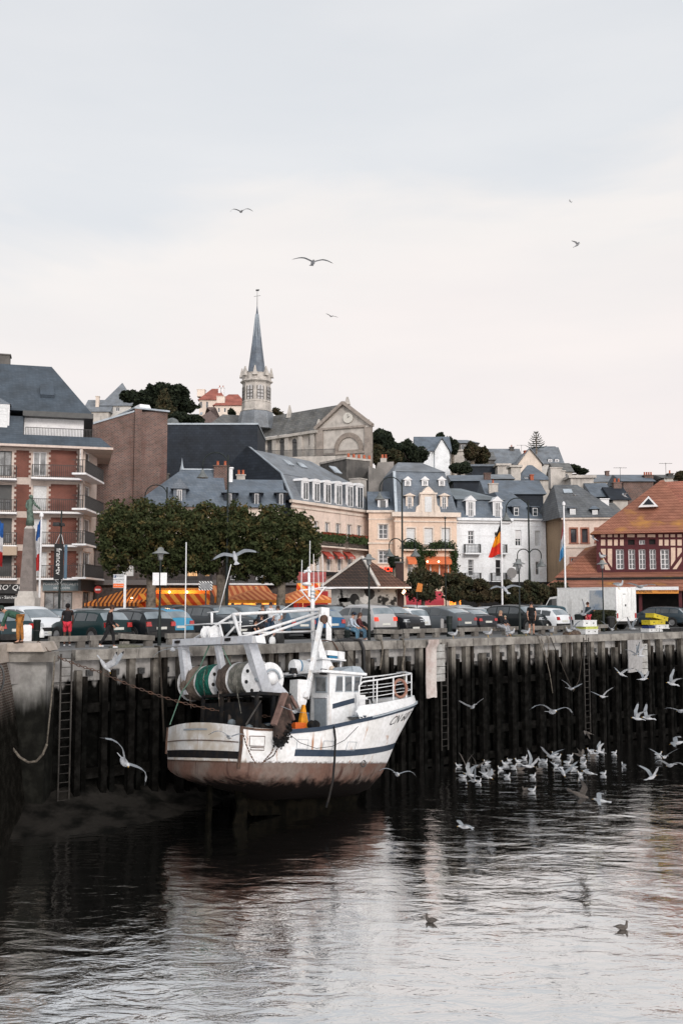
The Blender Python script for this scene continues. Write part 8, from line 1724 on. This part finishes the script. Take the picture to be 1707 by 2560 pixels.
person(Q(qs(696, 2.2), 2.2), R_(-105), 'woman in patterned white and blue shirt with a dark strap across it', 1.62, lean=.05, ua=(.2, .1), fa=(1.4, 1.3), top=CL('whiteblue', (.55, .62, .68)), sleeve=1, trouser=CL('pale', (.5, .52, .55)), hair=(.04, .025, .02), shoe=(.3, .3, .3), longhair=True)
person(Q(qs(655, 2.6), 2.6), R_(-90), 'small child in dark clothes between the two women', 1.2, top=CL('charcoal', (.03, .03, .035)), trouser=blk, hair=(.07, .04, .03), shoe=(.3, .3, .3), ua=(.1, .1), fa=(.5, .5))
person(Q(qs(716, 1.0), 1.0), R_(160), 'person crouching with bare pink back and black shorts on the quay edge', 1.74, lean=1.35, th=(1.9, 1.7), sh=(-.6, -.7), ua=(.5, .6), fa=(.2, .3), headp=.4, top=CL('pinktop', (.55, .33, .27)), sleeve=1, trouser=blk, hair=(.03, .02, .02), shoe=(.3, .3, .3))
# strap
# ================================================================ GULLS
m_gw = MT('gull_white', (.42, .43, .45), (.31, .32, .34), rough=.8, sc=9, spec=.1); m_gg = MT('gull_grey', (.22, .24, .26), (.17, .18, .20), rough=.8, sc=9, spec=.1); m_gk = MT('gull_black', (.02, .02, .022), rough=.8); m_gb = MT('gull_beak', (.45, .28, .06), rough=.5)
m_gd = MT('gull_brown', (.075, .065, .058), (.12, .105, .095), rough=.9, sc=14)
GM = {}
def gullmesh(li, lo_, ri, ro, sweep=.18, legs=False, brown=False, tail=.1):
    key = (li, lo_, ri, ro, sweep, legs, brown)
    if key in GM: return GM[key]
    b = MB(); b.tube([(0, -.26, -.005), (0, -.20, 0), (0, -.10, .0), (0, .02, .0), (0, .10, .012), (0, .16, .03), (0, .205, .04), (0, .235, .035), (0, .25, .03)], [.012, .035, .062, .070, .058, .042, .037, .026, .010], 10, m=0, sq=(1, .9))
    b.tube([(0, .245, .03), (0, .30, .018)], [.011, .004], 5, m=3)
    b.add([(-.015, -.20, .012), (.015, -.20, .012), (.085, -.36, .0), (.04, -.385, .0), (-.04, -.385, .0), (-.085, -.36, .0), (-.015, -.20, -.006), (.015, -.20, -.006), (.085, -.36, -.008), (.04, -.385, -.008), (-.04, -.385, -.008), (-.085, -.36, -.008)], [(0, 1, 2, 3, 4, 5), (11, 10, 9, 8, 7, 6), (0, 6, 7, 1), (1, 7, 8, 2), (2, 8, 9, 3), (3, 9, 10, 4), (4, 10, 11, 5), (5, 11, 6, 0)], 0)
    for sd, ai, ao in ((-1, li, lo_), (1, ri, ro)):
        p = Vector((sd * .035, .06, .035)); rows = []; ai, ao = R_(ai), R_(ao); cum = 0
        st = [(0, .17, 0), (.10, .175, 0), (.10, .17, .0), (.09, .165, .15), (.10, .15, .4), (.11, .125, .7), (.11, .085, 1), (.07, .04, 1), (.03, .008, 1)]
        for i, (dl, chd, t) in enumerate(st):
            a = ai + (ao - ai) * min(1, t); p = p + Vector((sd * math.cos(a) * dl, (-.05 if t <= .15 else -sweep * 2.2) * dl * (1 if t > .15 else -2.4), math.sin(a) * dl)); up = Vector((-sd * math.sin(a), 0, math.cos(a))); th_ = .012 * (1 - i / 10)
            le = p + Vector((0, .45 * chd, 0)); te = p - Vector((0, .55 * chd, 0)); mdp = p + Vector((0, .12 * chd, 0))
            rows.append([le, mdp + up * th_, te - up * th_ * .3, mdp - up * th_ * .8])
        b.grid(rows, close=True, mf=lambda i, j: 2 if i >= 6 else (1 if j in (0, 1) else 0))
    if legs:
        for x in (-.03, .03): b.tube([(x, -.03, -.05), (x, -.02, -.2)], .006, 5, m=3); b.tube([(x, -.02, -.2), (x, .03, -.205)], .008, 4, m=3)
    me = b.mesh('gull', [m_gd, m_gd, m_gk, m_gk] if brown else [m_gw, m_gg, m_gk, m_gb], True, 60); GM[key] = me; return me
def sitmesh(legs, brown=False, headturn=0):
    key = ('sit', legs, brown, headturn)
    if key in GM: return GM[key]
    b = MB(); z = .06 if not legs else 0; hx = .04 * headturn
    b.tube([(0, -.27, .045 + z), (0, -.20, .035 + z), (0, -.08, .01 + z), (0, .05, .0 + z), (0, .12, .03 + z), (hx * .5, .155, .09 + z), (hx, .17, .145 + z), (hx, .175, .185 + z), (hx, .175, .21 + z)], [.010, .04, .078, .085, .066, .042, .036, .036, .012], 12, m=0)
    b.tube([(hx, .195, .178 + z), (hx * 1.6, .265, .165 + z)], [.012, .004], 5, m=3)
    for sd in (-1, 1):
        b.tube([(sd * .055, .06, .055 + z), (sd * .075, -.04, .06 + z), (sd * .06, -.18, .065 + z), (sd * .03, -.28, .07 + z)], [.02, .045, .032, .01], 8, m=1, sq=(.45, 1)); b.tube([(sd * .03, -.26, .07 + z), (sd * .012, -.36, .075 + z)], [.013, .003], 5, m=2)
    if legs:
        for x in (-.03, .03): b.tube([(x, -.02, -.06), (x, 0, -.20)], .007, 5, m=3); b.tube([(x, 0, -.20), (x, .05, -.207)], .009, 4, m=3)
    me = b.mesh('gull', [m_gd, m_gd, m_gk, m_gk] if brown else [m_gw, m_gg, m_gk, m_gb], True, 60); GM[key] = me; return me
def gull(me, P, yaw, pitch, roll, s, label, group):
    o = link('gull', me, None, P); o.rotation_mode = 'ZXY'; o.rotation_euler = (R_(pitch), R_(roll), R_(yaw)); o.scale = (s, s, s); return tag(o, label, 'gull', group)
POSE = dict(glide=(18, -14), flat=(10, -4), arch=(28, -42), vee=(34, 22), up=(66, 46), high=(50, 30), down=(-8, -46), edge=(6, 2))
def fly(px, py, Y, s, pose, yaw, pitch, roll, label, brown=False, asym=None):
    a, c = POSE[pose]; a2, c2 = POSE[asym] if asym else (a, c); gull(gullmesh(a, c, a2, c2, brown=brown), at(px, py, Y), yaw, pitch, roll, s, label, 'gulls in flight')
F = fly
F(603, 529, 60, 1.15, 'arch', 20, 10, -6, 'grey gull high in the sky, left of and above the largest one'); F(782, 657, 31, .92, 'glide', 190, 4, 3, 'largest gliding gull in the sky above the spire')
F(828, 791, 90, .95, 'glide', 30, 0, 8, 'small gull in the sky just right of the spire'); F(1442, 613, 74, .95, 'vee', 230, 0, -18, 'faint gull in the right part of the sky'); F(1425, 504, 130, .7, 'flat', 60, 0, 15, 'tiniest gull speck high at the right of the sky')
F(588, 1393, 30, 1.02, 'glide', 10, 38, -4, 'white gull with wide wings in front of the middle plane tree'); F(262, 1664, 31, 1.05, 'up', -92, 0, 55, 'gull banking with one wing straight up over the quay wall at left')
F(432, 1624, 30, 1.0, 'down', 10, 0, -2, 'gull with drooping wings just over the left end of the gantry'); F(311, 1906, 24, 1.3, 'arch', 205, -10, 48, 'large gull banking steeply before the dark wall left of the stern')
F(573, 1843, 30, .95, 'arch', 200, 0, 10, 'gull with dark wing tips flying across the transom'); F(737, 1688, 30, .8, 'down', 185, 0, 0, 'gull with drooped wings before the derrick'); F(737, 1780, 30, .75, 'edge', 160, 0, 12, 'gull seen edge-on beside the yellow oilskin')
F(993, 1936, 32, .98, 'arch', 185, 0, 8, 'gull with arched wings just right of the bow foot'); F(1181, 1768, 44, 1.0, 'vee', 15, -25, -10, 'brownish gull with spread tail before the dark piles right of the ladder', brown=False)
F(1380, 1780, 33, 1.2, 'arch', 190, -5, 6, 'big gull with deeply arched wings in the right half, before the dark piles'); F(1426, 1722, 46, .95, 'vee', 200, 0, 12, 'V-winged gull below the looped ropes'); F(1506, 1742, 44, .95, 'vee', 140, -10, -8, 'V-winged white gull directly below the grey rubbing panel, to its left')
F(1552, 1686, 42, .85, 'vee', 120, -10, 16, 'gull flying at the lower left corner of the grey rubbing panel'); F(1607, 1698, 44, .85, 'high', -70, 0, 0, 'gull with raised wings at the lower right of the grey rubbing panel'); F(1678, 1710, 42, .95, 'up', 110, 25, 20, 'gull with wings raised high near the right edge over the piles')
F(1588, 1636, 44, .85, 'high', 200, 0, -20, 'left gull of the pair before the grey rubbing panel'); F(1600, 1640, 44, .8, 'up', 110, 0, 0, 'right gull of the pair before the grey rubbing panel'); F(1592, 1797, 40, .9, 'up', 100, 20, 10, 'left gull of the fluttering pair over the dark water edge'); F(1618, 1796, 40, .9, 'high', 100, 20, 10, 'right gull of the fluttering pair over the dark water edge')
F(1700, 1778, 38, 1.0, 'glide', 10, -10, 0, 'gull cut by the right edge before the piles'); F(1468, 1832, 46, .8, 'down', 60, -10, 20, 'dark young gull diving before the piles', brown=True); F(1262, 1474, 33, .85, 'glide', 15, 25, 3, 'wide-winged gull over the clipped trees beside the black, yellow and red flag')
F(1434, 1238, 80, .95, 'glide', 200, 10, 5, 'white gull crossing the grey slate roof of the ochre house'); F(1560, 1240, 84, .95, 'vee', 100, 0, 20, 'small gull before the chimneys left of the orange roof'); F(1484, 1347, 70, .95, 'glide', 60, 0, 30, 'gull by the left corner of the half-timbered hall'); F(1063, 1123, 90, .9, 'flat', 200, 0, -10, 'tiny pale gull before the trees of the white gabled villa')
F(1600, 1467, 34, .9, 'glide', 15, -10, 0, 'gull gliding along the top of the box van'); F(1456, 1536, 40, .85, 'up', 200, 0, 30, 'gull with a lifted wing before the man in red trousers'); F(1529, 1574, 44, .95, 'high', 160, 0, -5, 'gull landing with raised wings on the quay under the box van'); F(1580, 1572, 44, .85, 'up', 30, 0, 0, 'gull with upright wings on the quay edge left of the white trays')
F(1432, 1572, 46, .95, 'up', 20, -10, 15, 'gull with spread wings beside the brown net heap')
F(1377, 1892, 42, 1.05, 'vee', 30, -10, 5, 'gull rising with wings in a V over the middle of the feeding flock'); F(1660, 1893, 40, .95, 'vee', 150, 0, -5, 'gull skimming the water near the right edge'); F(1628, 1944, 37, .95, 'high', -60, 0, -10, 'gull with raised left wing low over the water at right'); F(1674, 1914, 37, 1.0, 'arch', 10, -20, 5, 'arch-winged gull over the water at right, above its neighbour')
F(1448, 1988, 33, 1.15, 'glide', 240, -30, 40, 'dark brown gull diving across the water in front of the flock', brown=True); F(1500, 2002, 35, .95, 'arch', 70, 10, 0, 'white gull half landed beside the dark brown diving gull'); F(1160, 2068, 31, .85, 'arch', 110, 0, 5, 'solitary gull with lifted wings low over the water below the flock'); F(1692, 1858, 40, 1.05, 'arch', 60, 0, -20, 'gull entering at the right edge just above the water')
F(1407, 1932, 39, 1.05, 'high', 180, 25, 0, 'splashing gull with both wings raised in the flock front'); F(1322, 1916, 42, 1.0, 'up', -60, 10, 20, 'gull with one wing lifted left of the flock centre'); F(1176, 1938, 39, 1.0, 'high', 60, -10, 10, 'fluttering gull on top of the left cluster'); F(1183, 1952, 38, .9, 'up', 200, 0, -20, 'lower fluttering gull of the left cluster')
F(1216, 1940, 39, .9, 'vee', 250, 0, 30, 'gull flapping at the right of the left cluster', brown=False); F(1165, 1912, 43, .85, 'up', 160, 0, 0, 'brownish gull with raised wings behind the left cluster', brown=True); F(1190, 1916, 42, .85, 'high', 200, 0, 20, 'second brownish gull behind the left cluster', brown=True); F(1446, 1888, 46, .85, 'vee', 240, 0, 20, 'brown gull flapping behind the right cluster', brown=True); F(1498, 1880, 46, .8, 'up', 90, 0, 10, 'gull with wings up on top of the right cluster'); F(1470, 1932, 40, .9, 'flat', 80, 0, 10, 'gull stretched flat over the water right of the splashing gull')
# floating
fl = [(1145, 1912, 0, 'pale gull floating at the far left end of the flock', 80), (1216, 1905, 0, 'floating gull facing left above the left cluster', 100), (1206, 1916, 0, 'small gull low in the water above the left cluster', 20), (1213, 1932, 0, 'white-headed gull floating right behind the left cluster', 250), (1250, 1920, 0, 'gull floating alone between the left cluster and the middle group', 120), (1262, 1908, 0, 'leftmost floating gull of the middle group', 110), (1272, 1899, 0, 'back gull of the middle group', 110), (1284, 1915, 0, 'gull floating to the right in the middle group', 290), (1295, 1902, 0, 'right gull of the middle group, facing left', 110), (1268, 1938, 0, 'gull floating below the middle group, facing right', 280), (1311, 1893, 0, 'distant pale gull right above the middle group', 300), (1299, 1922, 1, 'small brown gull right of the middle group', 100), (1332, 1938, 0, 'gull floating below the one with the lifted wing', 280), (1346, 1922, 1, 'brown speckled gull just right of the lifted wing', 90),
      (1352, 1900, 0, 'left gull of the close pair near the rising gull', 60), (1362, 1902, 0, 'right gull of the close pair near the rising gull', 290), (1386, 1884, 0, 'gull floating under the rising gull wing, back row', 90), (1394, 1892, 0, 'gull floating under the rising gull wing, front row', 300), (1425, 1888, 0, 'upright gull floating alone in the back row', 250), (1389, 1912, 0, 'gull floating just behind the splashing gull', 120), (1418, 1905, 0, 'plump gull floating facing left, centre of the right half', 280), (1455, 1888, 0, 'upright gull left of the right cluster', 100), (1458, 1906, 0, 'gull facing right below the right cluster', 280), (1475, 1876, 0, 'back left gull of the right cluster', 100), (1488, 1882, 0, 'middle gull of the right cluster', 70), (1505, 1876, 0, 'back right gull of the right cluster', 200), (1480, 1888, 1, 'brown gull in front of the right cluster', 100), (1535, 1880, 0, 'gull floating right of the right cluster, facing left', 280), (1558, 1912, 0, 'gull floating alone facing away, right half', 20), (1645, 1885, 0, 'gull floating near the right edge facing right', 280), (1508, 1932, 0, 'gull floating right of the flat-stretched gull', 280), (1433, 1918, 0, 'gull half hidden behind the flat-stretched gull', 90),
      (1450, 1935, 0, 'gull dipping at the left of the flat-stretched gull', 140), (1312, 1972, 1, 'dark gull with head under water below the flock', 100), (1330, 1974, 0, 'pale bird low in the water below the flock', 280), (1075, 2302, 1, 'lone dark gull floating in the foreground centre', 50), (1556, 2320, 1, 'lone dark gull floating in the right foreground', 285), (1228, 1928, 1, 'brown gull at the right end of the left cluster', 120), (1158, 1940, 0, 'gull at the left foot of the left cluster', 250), (1196, 1952, 0, 'gull at the front foot of the left cluster', 290)]
for i, (px, py, br, lab, yaw) in enumerate(fl):
    P = gz(px, py + 4, WZ); gull(sitmesh(False, bool(br), (i % 3) - 1), P, yaw, 0, 0, (.72 if py > 2200 else .66 + .08 * (i % 3)), lab, 'gulls floating on the water')
st = [(1131, 1588, 280, .4, 'gull standing on the quay edge just right of the green bollard'), (1217, 1585, 280, .5, 'gull standing on the quay edge left of the blonde woman'), (1273, 1585, 270, .5, 'gull standing on the quay edge right of the blonde woman'), (1311, 1585, 280, .5, 'gull standing on the coiled rope by the black-tee man'), (1374, 1580, 200, 1.0, 'upright gull standing before the long log barrier'), (1418, 1578, 120, .7, 'gull pecking on the brown net heap')]
for px, py, yaw, n, lab in st: gull(sitmesh(True), Q(qs(px, n), n, .22), yaw, 0, 0, 1.08, lab, 'gulls standing on the quay')
P = Q(qs(1504, 3.4), 3.4, lampZ(1504, 3.4, 1400) + .22); gull(sitmesh(True), P, 120, 0, 0, 1.15, 'gull perched on top of the hat lamp post before the half-timbered hall', 'gulls standing on the quay')
gull(sitmesh(True), at(1546, 1462, 52.6), 270, 0, 0, 1.15, 'gull perched on the roof of the box van', 'gulls standing on the quay')
